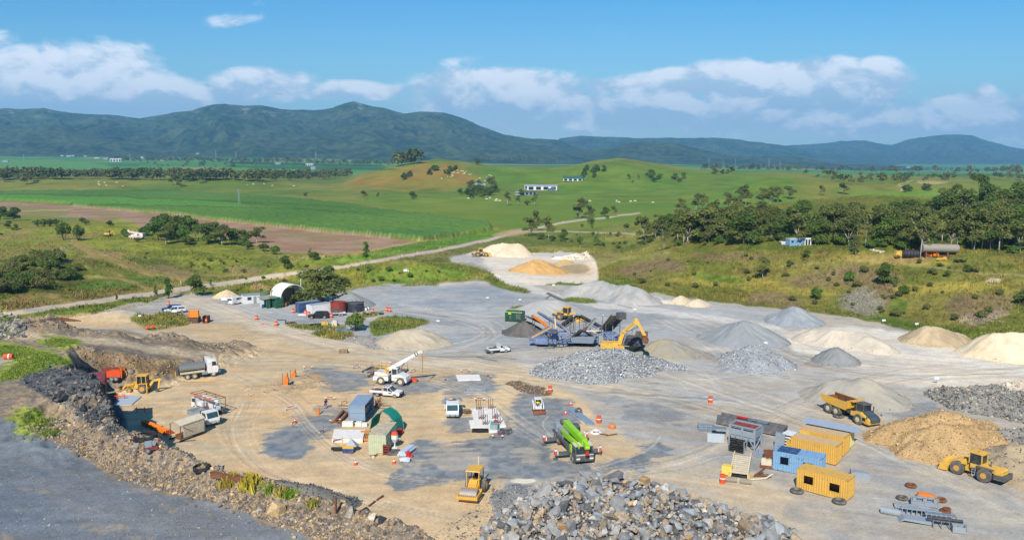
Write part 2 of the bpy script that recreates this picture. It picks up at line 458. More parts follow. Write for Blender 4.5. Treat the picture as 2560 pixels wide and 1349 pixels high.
# pasture and the far plain
far = sst(330, 520, GY)
pas = cmix(alb(112, 136, 64), alb(138, 144, 76), sst(.35, .65, fbm(GX, GY, 120, 4, 46)))
pas = pas * (1 - .5 * sst(.5, .75, fbm(GX, GY * .5, 60, 5, 47))[:, None]) + np.array(alb(150, 142, 78))[None] * (.5 * sst(.5, .75, fbm(GX, GY * .5, 60, 5, 47))[:, None])
CO[:] = CO * (1 - far[:, None]) + pas * far[:, None]
ROUGHG[:] = ROUGHG * (1 - far * .6)
ff = sst(1450, 1900, GY)
cell = np.floor((GX * .96 + GY * .28) / 420 + 50).astype(int) * 7 + np.floor((GY * .96 - GX * .28) / 260 + 50).astype(int) * 13
hsh = _tab[cell % 512, (cell * 31) % 512]
fld = np.array([alb(96, 156, 76), alb(84, 142, 70), alb(108, 162, 88), alb(92, 150, 74), alb(146, 150, 98), alb(88, 146, 72), alb(112, 158, 84), alb(72, 122, 64)])[(hsh * 7.99).astype(int)]
CO[:] = CO * (1 - ff[:, None]) + fld * ff[:, None]
# mountains under forest
mt = CLS == 2
mc = cmix((.012, .032, .012), (.078, .104, .042), sst(.3, .7, fbm(GX, GY, 26, 4, 48) * .65 + fbm(GX, GY, 160, 4, 49) * .35))
rk_ = sst(.69, .75, fbm(GX, GY, 60, 4, 50)) * sst(260, 380, GZ)
mc = mc * (1 - rk_[:, None] * .6) + np.array((.30, .27, .25))[None] * rk_[:, None] * .6
CO[mt] = mc[mt]
GRASSL, YEL, DKG, OLV = alb(110, 142, 50), alb(164, 160, 62), alb(78, 100, 42), alb(128, 124, 64)
BRN, PUR, DIRT = alb(150, 122, 86), alb(138, 120, 96), alb(176, 150, 110)
# hills: dry patches and greener slopes
paint([(860, 452), (960, 425), (1060, 412), (1160, 416), (1180, 470), (1000, 476), (880, 470)], alb(146, 138, 66), alb(164, 128, 74), 24, 20, .95, N40)
paint([(1190, 420), (1420, 422), (1550, 405), (1750, 430), (2000, 440), (2000, 480), (1700, 500), (1300, 470), (1200, 450)], alb(98, 140, 46), alb(116, 146, 54), 30, 16, .8, N40)
paint([(880, 480), (1300, 478), (1900, 480), (2100, 500), (1700, 540), (1500, 560), (1250, 575), (1230, 555), (900, 515)], alb(104, 142, 54), alb(126, 148, 60), 20, 14, .75, N40)
paint([(1640, 600), (1750, 548), (1950, 505), (2200, 489), (2500, 500), (2700, 640), (1650, 640)], alb(96, 112, 42), alb(118, 118, 50), 20, 12, .85)
paint([(2080, 485), (2350, 470), (2480, 478), (2440, 500), (2200, 488)], alb(112, 158, 62), None, 14, 6, .7)
# far plain details
for pl, c in [([(-100, 395), (250, 404), (300, 430), (-100, 422)], alb(104, 158, 78)), ([(-60, 376), (160, 378), (150, 396), (-60, 394)], alb(104, 160, 84)), ([(560, 412), (1000, 420), (1000, 427), (560, 420)], alb(70, 112, 62)),
    ([(330, 415), (640, 417), (600, 430), (380, 430)], alb(100, 158, 76)), ([(420, 418), (590, 420), (580, 424), (420, 422)], alb(176, 150, 120)), ([(680, 384), (800, 388), (800, 394), (690, 392)], alb(110, 170, 96)), ([(560, 402), (800, 410), (960, 412), (960, 418), (560, 410)], alb(58, 92, 54))]:
 paint(pl, c, None, 5, 3)
# cane
mcn = CLS == 3
cc = cmix(alb(84, 126, 64), alb(106, 144, 76), sst(.3, .7, fbm(GX, GY, 90, 3, 52)) * .6 + N1 * .4)
CO[mcn] = cc[mcn]
for ln, wd in [([(-60, 486), (150, 487), (300, 492), (600, 504), (870, 517)], 4), ([(175, 511), (420, 513), (640, 519), (860, 527), (960, 536)], 4), ([(560, 500), (760, 522), (1000, 545)], 2.5)]:
 stroke(ln, alb(64, 98, 44), wd, wd, 4, 3, .75)
paint([(-60, 487), (150, 488), (600, 505), (640, 518), (420, 512), (175, 510), (-60, 500)], alb(104, 164, 74), None, 8, 4, .6)
# ploughed field
paint([(-60, 501), (175, 514), (440, 537), (560, 553), (760, 573), (950, 594), (1045, 603), (1010, 614), (900, 632), (800, 638), (700, 630), (560, 590), (380, 572), (200, 545), (60, 540), (-60, 520)], alb(164, 138, 116), alb(152, 124, 100), 8, 3, 1, cls=6, grass=.3)
for pl in [[(0, 519), (90, 521), (190, 528), (130, 545), (40, 540)], [(200, 530), (330, 545), (250, 546)], [(690, 586), (850, 592), (830, 597), (700, 592)], [(600, 570), (700, 580), (660, 584)], [(860, 607), (960, 612), (880, 616)]]:
 paint(pl, alb(126, 136, 74), None, 16, 10, .7)
stroke([(-40, 535), (100, 527), (180, 523)], alb(180, 158, 110), 5)
# verge between the field and the road
paint([(730, 648), (900, 640), (1060, 604), (1180, 580), (1240, 572), (1290, 578), (1200, 600), (1060, 625), (900, 656), (780, 668)], alb(98, 142, 50), alb(118, 150, 58), 10, 5, .95)
stroke([(760, 645), (900, 633), (1060, 602), (1170, 580), (1240, 570)], alb(176, 158, 104), 14, 8, 8, 4, .8)
# left meadows
paint([(60, 600), (250, 545), (400, 570), (560, 600), (700, 640), (720, 690), (560, 690), (420, 650), (300, 625), (180, 640), (60, 660)], alb(150, 156, 58), alb(112, 126, 50), 30, 16, .85, N12)
paint([(-60, 560), (100, 560), (300, 555), (210, 600), (100, 640), (-60, 640)], alb(138, 146, 62), alb(150, 134, 84), 30, 16, .8, N12)
paint([(-80, 660), (90, 640), (200, 665), (250, 700), (200, 735), (60, 745), (-80, 760)], alb(84, 96, 42), alb(104, 110, 48), 20, 12, .9, N4)
paint([(180, 612), (310, 640), (400, 690), (450, 712), (380, 718), (250, 690), (190, 650)], alb(112, 122, 56), alb(164, 138, 92), 16, 10, .9, N12)
paint([(290, 690), (420, 685), (470, 700), (400, 712), (330, 708)], alb(92, 122, 50), None, 20, 10, .8)
paint([(220, 700), (300, 705), (360, 718), (260, 735), (160, 738)], alb(98, 128, 52), None, 14, 6, .9)
paint([(0, 745), (200, 725), (400, 722), (400, 735), (250, 750), (60, 775), (0, 785)], alb(120, 124, 60), alb(142, 122, 80), 14, 10, .9, N4)
paint([(0, 795), (150, 775), (300, 752), (410, 742), (430, 750), (300, 775), (120, 800), (30, 815)], alb(126, 138, 52), alb(100, 118, 46), 10, 7, 1, N4)
for ln, a, b in [([(185, 606), (250, 648), (330, 672), (440, 694), (500, 708)], 26, 34), ([(215, 690), (300, 700), (375, 722)], 14, 22), ([(270, 640), (420, 690), (560, 690), (720, 680)], 8, 16)]:
 stroke(ln, alb(172, 144, 98), a, b, 14, 8, .9, alb(150, 138, 84), N4, cls=5)
stroke([(240, 640), (330, 667), (440, 690)], alb(122, 130, 62), 7, 7, 5, 3, .6)
paint([(330, 655), (440, 668), (500, 690), (420, 690)], alb(160, 136, 106), None, 16, 10, .6)
paint([(560, 660), (680, 672), (660, 690), (560, 685)], alb(152, 134, 104), None, 14, 10, .7)
# grassy bank behind the sheds
paint([(560, 730), (640, 690), (720, 660), (830, 650), (980, 662), (1100, 650), (1200, 690), (1330, 722), (1250, 715), (1110, 705), (880, 722), (760, 738)], alb(112, 124, 50), alb(134, 134, 56), 14, 9, .95, N4, grass=1)
paint([(880, 690), (1000, 668), (1110, 660), (1190, 688), (1090, 702), (900, 716)], alb(92, 132, 46), alb(120, 142, 54), 18, 10, .85, N4)
for q in [[(628, 712), (660, 708), (690, 722), (650, 730)], [(690, 680), (720, 690), (716, 702), (688, 694)]]:
 paint(q, alb(184, 156, 122), None, 8, 8, .85)
# right bank: dry purple-brown grass, yellow tops, green gullies
paint([(1340, 712), (1480, 690), (1500, 655), (1700, 632), (2000, 625), (2300, 632), (2700, 650), (2700, 850), (2330, 838), (2100, 790), (1900, 767), (1660, 738), (1480, 700)], alb(134, 130, 66), alb(112, 120, 52), 16, 10, .95, N12, grass=1)
for q in [[(1500, 680), (1620, 640), (1760, 660), (1640, 690)], [(1950, 690), (2110, 660), (2320, 690), (2250, 730), (2000, 710)], [(1720, 640), (1880, 632), (1960, 650), (1800, 655)], [(2150, 700), (2300, 700), (2260, 760), (2160, 770)], [(2380, 740), (2540, 740), (2480, 800), (2360, 790)], [(1900, 730), (2040, 735), (2000, 765), (1880, 758)]]:
 paint(q, alb(142, 124, 98), alb(128, 116, 84), 30, 26, .85, N4)
for q in [[(1640, 692), (1880, 690), (2040, 722), (2100, 740), (1900, 726), (1680, 706)], [(2030, 640), (2220, 640), (2420, 660), (2300, 668), (2080, 655)], [(2200, 720), (2500, 700), (2540, 720), (2300, 740)]]:
 paint(q, alb(160, 150, 70), None, 20, 14, .8)
for q in [[(1350, 705), (1480, 690), (1640, 700), (1500, 716), (1400, 724)], [(2080, 775), (2200, 790), (2420, 830), (2580, 830), (2580, 850), (2420, 850), (2200, 805)], [(1720, 680), (1850, 690), (1900, 715), (1760, 705)], [(2240, 740), (2300, 760), (2260, 800), (2220, 790)]]:
 paint(q, alb(92, 122, 44), alb(112, 132, 52), 16, 12, .85, N4)
stroke([(1960, 665), (2150, 648), (2300, 665), (2450, 685), (2600, 690)], alb(160, 148, 120), 8, 8, 6, 4, .7, cls=5)
paint([(2100, 640), (2330, 635), (2330, 655), (2200, 662), (2090, 652)], alb(158, 144, 84), alb(168, 140, 100), 12, 8, .9)
paint([(2105, 740), (2150, 722), (2200, 752), (2220, 775), (2150, 785), (2110, 772)], alb(150, 146, 140), None, 12, 14, .8, hole=.4, grass=.4)
paint([(2400, 790), (2500, 775), (2490, 800), (2410, 812)], alb(176, 158, 146), None, 12, 14, .7, hole=.45)
paint([(2465, 700), (2500, 694), (2505, 706), (2475, 712)], alb(206, 196, 176), None, 6, 5, .9)
# white quarry pad and its mouth
paint(PAD, alb(226, 217, 203), alb(214, 206, 194), 12, 22, 1, N4, cls=1, grass=0)
paint([(1120, 640), (1170, 632), (1230, 660), (1260, 680), (1190, 675), (1140, 655)], alb(172, 172, 170), None, 14, 8, .8)
paint([(1330, 633), (1460, 629), (1440, 642), (1340, 641)], alb(190, 192, 192), None, 10, 5, .7)
paint([(1270, 660), (1330, 690), (1480, 692), (1490, 650), (1400, 655)], alb(206, 188, 160), None, 18, 10, .8)
paint([(1400, 664), (1460, 655), (1475, 672), (1450, 684), (1400, 680)], alb(176, 152, 116), alb(150, 140, 116), 10, 8, .9, N4)
stroke([(1220, 655), (1262, 690), (1320, 718), (1345, 745)], alb(222, 214, 200), 40, 26, 14, 6, .9)
# main gravel road
for ln, a, b in [([(-60, 800), (30, 784), (150, 766), (280, 748), (380, 733), (460, 721), (540, 712), (610, 702), (700, 688)], 30, 26), ([(700, 688), (800, 674), (890, 661), (1000, 643), (1120, 621), (1220, 599), (1300, 578)], 18, 15), ([(1300, 578), (1370, 564), (1440, 550), (1510, 543), (1600, 532)], 13, 8), ([(1300, 579), (1450, 578), (1600, 584)], 7, 5)]:
 stroke(ln, alb(192, 178, 160), a, b, 6, 3, 1, alb(184, 176, 166), N4, cls=4, grass=0)
paint([(1200, 590), (1290, 570), (1330, 574), (1300, 590)], alb(180, 158, 124), None, 10, 6, .8, cls=4)
stroke([(2255, 478), (2262, 466), (2240, 462), (2285, 452)], alb(190, 170, 140), 9, 4, 3, 2, 1, cls=5)
paint([(2290, 452), (2380, 452), (2360, 460), (2300, 460)], alb(200, 176, 148), None, 6, 5, .8)
stroke([(1370, 470), (1385, 462), (1410, 458)], alb(180, 150, 118), 4, 3, 3, 1)
stroke([(1250, 478), (1370, 490), (1500, 496)], alb(160, 150, 90), 4, 3, 3, 2, .7)
# the quarry yard
paint(YARD, alb(172, 170, 166), alb(184, 177, 166), 10, 8, 1, N12, cls=1, grass=0)
paint([(440, 738), (670, 742), (880, 722), (1200, 702), (1340, 730), (1560, 738), (1900, 770), (2000, 800), (1900, 860), (1700, 850), (1300, 880), (1080, 882), (930, 862), (760, 825), (640, 795), (520, 765)], alb(160, 165, 171), alb(174, 177, 180), 30, 14, .95, N12)
paint([(1000, 720), (1200, 708), (1320, 735), (1250, 770), (1050, 760), (960, 740)], alb(150, 160, 172), alb(166, 172, 180), 30, 16, .8, N12)
paint([(1290, 870), (1700, 860), (1900, 870), (2050, 930), (2200, 960), (2200, 1010), (1900, 1010), (1600, 1000), (1400, 960), (1280, 910)], alb(186, 183, 176), alb(176, 177, 177), 40, 20, .8, N12)
paint([(1960, 815), (2250, 825), (2420, 856), (2700, 850), (2700, 960), (2450, 985), (2330, 972), (2200, 950), (2080, 905), (1970, 860)], alb(226, 219, 207), alb(214, 208, 198), 30, 16, .97, N12)
paint([(2050, 890), (2250, 900), (2300, 960), (2150, 960), (2000, 930)], alb(192, 188, 182), None, 40, 20, .6)
tan1, tan2 = alb(202, 182, 151), alb(192, 173, 143)
paint([(-50, 838), (200, 842), (480, 836), (600, 800), (700, 812), (800, 836), (930, 872), (1080, 895), (1280, 905), (1370, 940), (1430, 985), (1500, 1050), (1560, 1085), (1640, 1115), (1600, 1150), (1420, 1170), (1260, 1190), (1235, 1260), (1215, 1349), (1215, 1500), (300, 1500), (-50, 1400)], tan1, tan2, 44, 18, 1, N12)
paint([(60, 800), (240, 778), (340, 800), (470, 812), (640, 800), (700, 815), (480, 840), (330, 826), (120, 815)], alb(196, 174, 140), alb(184, 164, 134), 20, 12, .95, N4)
paint([(1500, 1150), (1700, 1130), (1820, 1150), (2000, 1260), (2200, 1349), (1900, 1500), (1600, 1500), (1400, 1220)], alb(198, 184, 160), alb(182, 174, 162), 50, 20, .8, N4)
paint([(1650, 1060), (1790, 1030), (2000, 1080), (2250, 1150), (2600, 1240), (2700, 1500), (2150, 1500), (1980, 1260), (1820, 1160)], alb(166, 165, 164), alb(178, 172, 160), 50, 22, .9, N4)
paint([(2150, 1220), (2330, 1240), (2500, 1349), (2300, 1400), (2050, 1300)], alb(184, 176, 160), alb(164, 164, 164), 40, 20, .6, N4)
paint([(1760, 1190), (1960, 1200), (2000, 1260), (1900, 1260), (1780, 1220)], alb(202, 186, 160), None, 30, 18, .7)
paint([(1090, 945), (1230, 932), (1320, 945), (1440, 985), (1500, 1060), (1300, 1050), (1280, 1000), (1160, 1060), (1080, 1040), (1075, 985)], alb(222, 200, 164), alb(210, 188, 152), 30, 14, .8, N4)
paint([(620, 1000), (720, 960), (860, 970), (900, 1010), (700, 1150), (720, 1250), (560, 1160), (560, 1060)], alb(208, 182, 146), None, 50, 20, .6)
# the pale strip along the haul road through the middle
stroke([(440, 745), (560, 775), (640, 810), (760, 850), (900, 885), (1060, 905), (1300, 920), (1450, 950), (1600, 990)], alb(202, 190, 170), 70, 60, 40, 16, .7)
stroke([(600, 812), (720, 846), (860, 880), (1010, 905)], alb(150, 132, 108), 14, 18, 22, 18, .45)
stroke([(640, 872), (760, 890), (900, 905)], alb(158, 138, 108), 10, 10, 16, 14, .45)
stroke([(1250, 690), (1330, 724), (1420, 748), (1560, 768), (1750, 790), (1900, 812), (2010, 845), (2080, 880)], alb(206, 205, 201), 28, 40, 12, 6, .85, cls=1)
stroke([(960, 712), (1100, 712), (1210, 705)], alb(186, 184, 180), 10, 10, 8, 4, .8)
# blue-grey crusher dust laid over the tan
BL, BL2 = alb(120, 130, 142), alb(140, 145, 150)
for q, kk in [([(672, 1112), (715, 1082), (765, 1074), (800, 1040), (830, 1046), (812, 1080), (765, 1100), (735, 1146), (700, 1130)], .95), ([(770, 926), (840, 922), (900, 955), (880, 972), (800, 966)], .75), ([(1010, 955), (1110, 952), (1085, 975), (1010, 985)], .7),
    ([(975, 1200), (1040, 1165), (1066, 1104), (1130, 1118), (1200, 1100), (1250, 1075), (1330, 1085), (1380, 1150), (1480, 1160), (1590, 1148), (1640, 1110), (1648, 1130), (1600, 1165), (1440, 1180), (1330, 1190), (1240, 1185), (1120, 1190), (1010, 1225)], .97),
    ([(1290, 985), (1360, 988), (1420, 1010), (1460, 1050), (1400, 1080), (1370, 1150), (1270, 1110), (1290, 1060)], .8), ([(1120, 940), (1220, 938), (1230, 960), (1130, 965)], .7), ([(1130, 965), (1215, 962), (1200, 985), (1130, 985)], .6),
    ([(1140, 1030), (1180, 1050), (1170, 1090), (1130, 1080)], .7), ([(1265, 1030), (1300, 1080), (1260, 1100), (1240, 1090)], .6), ([(1235, 1212), (1330, 1215), (1320, 1260), (1230, 1349), (1215, 1349), (1230, 1290)], .97), ([(800, 1020), (890, 1025), (880, 1036), (790, 1030)], .6), ([(750, 1040), (830, 1046), (820, 1052), (750, 1050)], .6), ([(1540, 1010), (1680, 1010), (1760, 1035), (1640, 1060), (1560, 1045)], .5),
    ([(1440, 960), (1700, 985), (1800, 1010), (1700, 1020), (1500, 1000)], .35), ([(1760, 870), (1900, 920), (2000, 940), (1850, 935)], .4), ([(2330, 1000), (2200, 1020), (2300, 1055), (2430, 1075)], .5)]:
 paint(q, BL, BL2, 60, 14, min(kk + .15, 1), N1, hole=0.44 if kk < .9 else 0.36)
for q in [[(1090, 1090), (1210, 1150), (1170, 1180), (1080, 1160)], [(1290, 1110), (1360, 1120), (1350, 1160), (1290, 1150)], [(1000, 1170), (1080, 1150), (1060, 1190)]]:
 paint(q, alb(176, 170, 160), None, 16, 14, .7, hole=.5)
paint([(1275, 1196), (1340, 1195), (1335, 1206), (1285, 1208)], alb(226, 220, 210), None, 6, 6, .9)
# wheel tracks
TRK = alb(206, 203, 196)
for ln in [[(1640, 800), (1720, 840), (1790, 880), (1800, 910), (1770, 925), (1690, 935)], [(1660, 800), (1750, 840), (1830, 890), (1845, 915), (1810, 935)], [(1690, 800), (1790, 850), (1860, 900), (1880, 930)], [(1690, 935), (1800, 940), (1900, 932), (1990, 945)], [(1700, 945), (1850, 950), (2000, 965)],
   [(1740, 950), (1790, 945), (1860, 938)], [(2200, 900), (2260, 910), (2270, 930), (2200, 950), (2150, 960)], [(2230, 895), (2300, 910), (2300, 935), (2240, 955)], [(1560, 1165), (1700, 1160), (1770, 1130), (1800, 1128)], [(1560, 1175), (1720, 1172), (1790, 1140), (1830, 1140)], [(1760, 925), (1780, 950), (1790, 970)], [(1700, 955), (1720, 975)],
   [(1150, 800), (1220, 820), (1180, 850), (1120, 860)], [(1170, 800), (1245, 825), (1200, 855)], [(1000, 760), (1100, 780), (1240, 790)], [(980, 775), (1100, 795), (1200, 800)], [(1480, 1170), (1560, 1150), (1630, 1120), (1650, 1090)], [(1380, 1090), (1350, 1060), (1370, 1040)]]:
 stroke(ln, TRK, 3.5, 3.5, 4, 2, .65)
# faint pairs of tyre marks along the working routes
tr_ = np.random.default_rng(3)
for path, n in [([(470, 745), (640, 805), (800, 855), (1000, 892), (1250, 925), (1480, 965), (1700, 1010), (2000, 1100)], 10), ([(620, 900), (800, 905), (1000, 925), (1200, 980), (1330, 1080), (1480, 1165)], 7), ([(640, 1000), (600, 1080), (680, 1180), (900, 1240), (1150, 1290)], 7), ([(1500, 1185), (1700, 1160), (1850, 1090), (1980, 1010), (2200, 940), (2500, 910)], 9), ([(1450, 975), (1650, 990), (1850, 1000), (2000, 1060)], 6), ([(2560, 1290), (2330, 1180), (2120, 1080), (1900, 1010), (1700, 940), (1600, 900)], 9), ([(560, 950), (700, 1000), (760, 1090), (900, 1190), (1100, 1210)], 6), ([(1000, 770), (1150, 790), (1240, 830), (1150, 870), (1000, 880)], 5), ([(1750, 800), (1900, 850), (2050, 920), (2250, 950), (2560, 940)], 7)]:
 for _ in range(n):
  o_ = tr_.normal(0, 1, 2) * np.array([26, 9])
  for dd in (0, 1):
   q = [(a + o_[0] + tr_.normal(0, 5) + dd * 13, b + o_[1] + tr_.normal(0, 1.5) - dd * 4.5) for a, b in path]
   lo = tr_.random() < .6
   stroke(q, alb(218, 208, 192) if lo else alb(132, 128, 122), 2.6, 2.6, 5, 3, .32 + .22 * tr_.random())
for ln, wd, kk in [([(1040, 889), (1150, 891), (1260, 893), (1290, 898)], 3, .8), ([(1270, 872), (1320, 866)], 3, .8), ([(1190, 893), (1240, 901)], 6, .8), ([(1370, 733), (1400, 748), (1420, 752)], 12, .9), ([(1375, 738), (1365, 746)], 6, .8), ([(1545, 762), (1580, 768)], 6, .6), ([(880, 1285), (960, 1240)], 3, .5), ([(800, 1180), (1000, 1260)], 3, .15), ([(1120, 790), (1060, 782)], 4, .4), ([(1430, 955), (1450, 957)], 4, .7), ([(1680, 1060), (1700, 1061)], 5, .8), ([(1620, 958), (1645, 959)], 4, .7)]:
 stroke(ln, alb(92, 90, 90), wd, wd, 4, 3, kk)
paint([(2000, 905), (2060, 895), (2090, 905), (2040, 920)], alb(140, 128, 112), None, 8, 8, .6)
# grass islands
for q in [[(350, 783), (440, 783), (478, 793), (474, 812), (390, 826), (335, 812), (320, 795)], [(1412, 742), (1470, 742), (1500, 752), (1450, 757), (1410, 752)], [(1205, 702), (1260, 706), (1330, 726), (1315, 735), (1230, 716)], [(770, 830), (850, 822), (880, 842), (870, 850), (800, 845)], [(915, 800), (1000, 788), (1080, 800), (1070, 815), (960, 840), (920, 845)],
   [(1900, 850), (1965, 838), (1960, 858), (1930, 872), (1890, 862)], [(1270, 770), (1320, 758), (1300, 772)], [(860, 785), (960, 782), (950, 792), (870, 798)], [(590, 744), (625, 746), (600, 756), (570, 752)], [(1020, 710), (1110, 706), (1090, 714), (1010, 717)], [(700, 808), (770, 812), (860, 808), (850, 822), (760, 828)]]:
 paint(q, alb(110, 128, 50), alb(138, 134, 62), 10, 8, .95, N4, cls=0, grass=1)
paint([(835, 815), (870, 818), (865, 832), (842, 830)], alb(100, 124, 128), None, 5, 3, .8)
stroke([(860, 845), (960, 858), (1040, 870)], alb(170, 168, 166), 24, 14, 10, 10, .7)
stroke([(330, 812), (480, 820), (640, 812)], alb(190, 172, 142), 12, 12, 10, 6, .8)
# the bench on the left
zf = sst(7.0, 8.5, GZ) * (GX < 100) * (GY < 190)
bi = np.nonzero((GY < 330) & (GX < 110) & (poly_sd(GX, GY, BENCH) > -6.5))[0]
sdB = poly_sd(GX[bi], GY[bi], BENCH)
onb = sst(-6.0, -3.5, sdB)
apply(bi, onb * sst(.4, 1.0, GZ[bi]), alb(152, 136, 114), alb(128, 120, 112), N1, grass=.2)
CLS[bi[onb > .5]] = 7
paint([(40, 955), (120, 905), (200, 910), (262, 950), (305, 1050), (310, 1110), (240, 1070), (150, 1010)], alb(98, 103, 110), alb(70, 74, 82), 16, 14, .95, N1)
paint([(180, 868), (300, 886), (470, 905), (560, 895), (540, 912), (440, 935), (330, 945), (260, 945), (220, 905)], alb(166, 140, 106), alb(138, 118, 92), 12, 8, .95, N4)
paint([(330, 905), (440, 905), (450, 928), (340, 940)], alb(128, 110, 84), None, 14, 10, .6)
stroke([(60, 842), (200, 848), (330, 864), (480, 884), (620, 905)], alb(186, 172, 148), 40, 44, 16, 8, .9)
stroke([(60, 822), (230, 826), (330, 836), (430, 852), (520, 866), (605, 874)], alb(146, 128, 104), 26, 18, 14, 10, .8, alb(112, 108, 102), N1)
ROADP = [(-300, 1005), (0, 1036), (60, 1074), (130, 1110), (225, 1153), (262, 1192), (370, 1217), (560, 1264), (700, 1314), (800, 1352), (960, 1500), (-400, 1500)]
paint(ROADP, alb(112, 121, 132), alb(126, 132, 140), 14, 14, 1, N12, cls=8, grass=0)
for q in [[(230, 1190), (330, 1205), (420, 1240), (330, 1230)], [(30, 1215), (100, 1218), (180, 1255), (100, 1240)], [(200, 1295), (330, 1310), (430, 1349), (220, 1349)], [(0, 1325), (90, 1335), (60, 1349), (0, 1349)], [(300, 1240), (520, 1275), (640, 1320), (480, 1300)]]:
 paint(q, alb(158, 148, 134), alb(120, 124, 130), 30, 20, .7, N1)
paint([(-20, 885), (20, 888), (45, 902), (20, 915), (-20, 925)], alb(166, 162, 156), None, 8, 4, .95)
for q in [[(-20, 862), (60, 866), (150, 892), (168, 905), (110, 925), (40, 948), (-20, 955), (-20, 925), (45, 905), (40, 892), (-20, 882)], [(28, 1030), (90, 1022), (110, 1060), (90, 1100), (40, 1080)], [(85, 1050), (135, 1045), (130, 1062), (90, 1075)], [(110, 1075), (145, 1072), (140, 1090), (105, 1095)], [(110, 850), (160, 846), (190, 856), (170, 868), (115, 868)], [(600, 1195), (660, 1205), (740, 1240), (700, 1235)], [(-20, 790), (20, 800), (25, 835), (-20, 840)]]:
 paint(q, alb(112, 140, 52), alb(138, 148, 66), 10, 10, .95, N4, grass=1, hole=.42)
# fine streaks drawn by tyres and graders, and grain
ya = (CLS == 1) | (CLS == 8)
mod = 1 + (st_ - .5) * .36 * ya + (N4 - .5) * .30 * ya + (N1 - .5) * .16 * ya
br = ROUGHG * (~mt)
mod = mod * (1 + br * ((N1 - .5) * .9 + (N4 - .5) * .5) * sst(900, 200, GY))
mod = mod * (1 + (1 - sst(100, 300, GY)) * (CLS == 7) * ((fbm(GX, GY, .35, 2, 63) - .5) * 1.1))
CO *= np.clip(mod, .35, 1.8)[:, None]
warm = ya * (fbm((GX * ax + GY * ay) / 16, (-GX * ay + GY * ax) / 2.4, 1, 4, 64) - .5)
CO[:, 0] *= 1 + warm * .20
CO[:, 2] *= 1 - warm * .26
gm_ = (CLS == 0) | (CLS == 3) | (CLS == 5)
lum_ = (CO * np.array([.3, .6, .1])).sum(1, keepdims=True)
dk_ = np.where(GY > 430, .87, .88)[:, None]
CO[gm_] = (dk_ * (CO * .95 + lum_ * .05) * np.stack([np.ones(len(GY)), np.ones(len(GY)), np.where(GY > 430, .70, .88)], 1))[gm_]
hl_ = (CLS == 0) & (GY > 700) & (GY < 1700)
hv_ = .5 * (fbm(GX, GY * .7, 34, 4, 93) - .5) + .6 * (fbm(GX, GY, 12, 3, 94) - .5)
CO[hl_] *= (1 + .75 * hv_)[hl_][:, None]
np.clip(CO, 0.004, .85, out=CO)
# ground material and meshes
gm = bpy.data.materials.new('ground')
gm.use_nodes = True
t_ = NT(gm.node_tree)
bs = t_.n['Principled BSDF']
at = t_.new('ShaderNodeAttribute', attribute_name='Col')
ag = t_.new('ShaderNodeAttribute', attribute_name='grass')
tcn = t_.new('ShaderNodeTexCoord')
o_ = tcn.outputs['Object']
f1 = t_.noise(o_, 2.6, 5, .65)
f2 = t_.noise(o_, .55, 4, .6)
f3 = t_.noise(o_, 9.0, 3, .6)
v_ = t_.math('ADD', t_.math('MULTIPLY', f1, .55), t_.math('ADD', t_.math('MULTIPLY', f2, .35), t_.math('MULTIPLY', f3, .35)))
v_ = t_.ramp(v_, .42, .82, .72, 1.28, False)
cc_ = t_.mix(1, at.outputs['Color'], v_, 'MULTIPLY')
t_.l.new(cc_, bs.inputs['Base Color'])
bs.inputs['Roughness'].default_value = .95
bs.inputs['Specular IOR Level'].default_value = .08
bp = t_.new('ShaderNodeBump')
bp.inputs['Strength'].default_value = .55
bp.inputs['Distance'].default_value = .12
t_.l.new(t_.math('ADD', f1, t_.math('MULTIPLY', f3, .5)), bp.inputs['Height'])
t_.l.new(bp.outputs[0], bs.inputs['Normal'])
co3 = np.stack([GX, GY, GZ], 1).astype(np.float32)
grid = co3.reshape(NY, NX, 3)
du = np.gradient(grid, axis=1)
dv = np.gradient(grid, axis=0)
nrm = np.cross(du, dv).reshape(-1, 3)
nrm /= np.linalg.norm(nrm, axis=1)[:, None]
ii = (np.arange(NY - 1)[:, None] * NX + np.arange(NX - 1)[None, :]).ravel()
quad = np.stack([ii, ii + 1, ii + NX + 1, ii + NX], 1)
fc = CLS[ii]
NAMES = {0: ('grassland', 'structure'), 1: ('quarry_ground', 'structure'), 2: ('mountains', 'structure'), 3: ('sugar_cane', 'stuff'), 4: ('gravel_road', 'structure'), 5: ('dirt_track', 'structure'), 6: ('ploughed_field', 'structure'), 7: ('bench_terrain', 'structure'), 8: ('bench_road', 'structure')}
for k, (nm, kind) in NAMES.items():
 q = quad[fc == k]
 if not len(q):
  continue
 used, inv = np.unique(q, return_inverse=True)
 q = inv.reshape(-1, 4)
 me = bpy.data.meshes.new(nm)
 me.vertices.add(len(used))
 me.vertices.foreach_set('co', co3[used].ravel())
 me.loops.add(len(q) * 4)
 me.loops.foreach_set('vertex_index', q.ravel().astype(np.int32))
 me.polygons.add(len(q))
 me.polygons.foreach_set('loop_start', np.arange(0, len(q) * 4, 4, dtype=np.int32))
 me.polygons.foreach_set('use_smooth', np.ones(len(q), bool))
 me.update(calc_edges=True)
 a_ = me.color_attributes.new('Col', 'FLOAT_COLOR', 'POINT')
 a_.data.foreach_set('color', np.concatenate([CO[used], np.ones((len(used), 1), np.float32)], 1).astype(np.float32).ravel())
 me.normals_split_custom_set_from_vertices(nrm[used].tolist())
 me.materials.append(gm)
 ob = bpy.data.objects.new(nm, me)
 col.objects.link(ob)
 ob['kind'] = kind
 if kind == 'stuff':
  ob['label'], ob['category'] = 'dense green sugar cane crop standing in a long field beyond the ploughed strip', 'sugar cane'
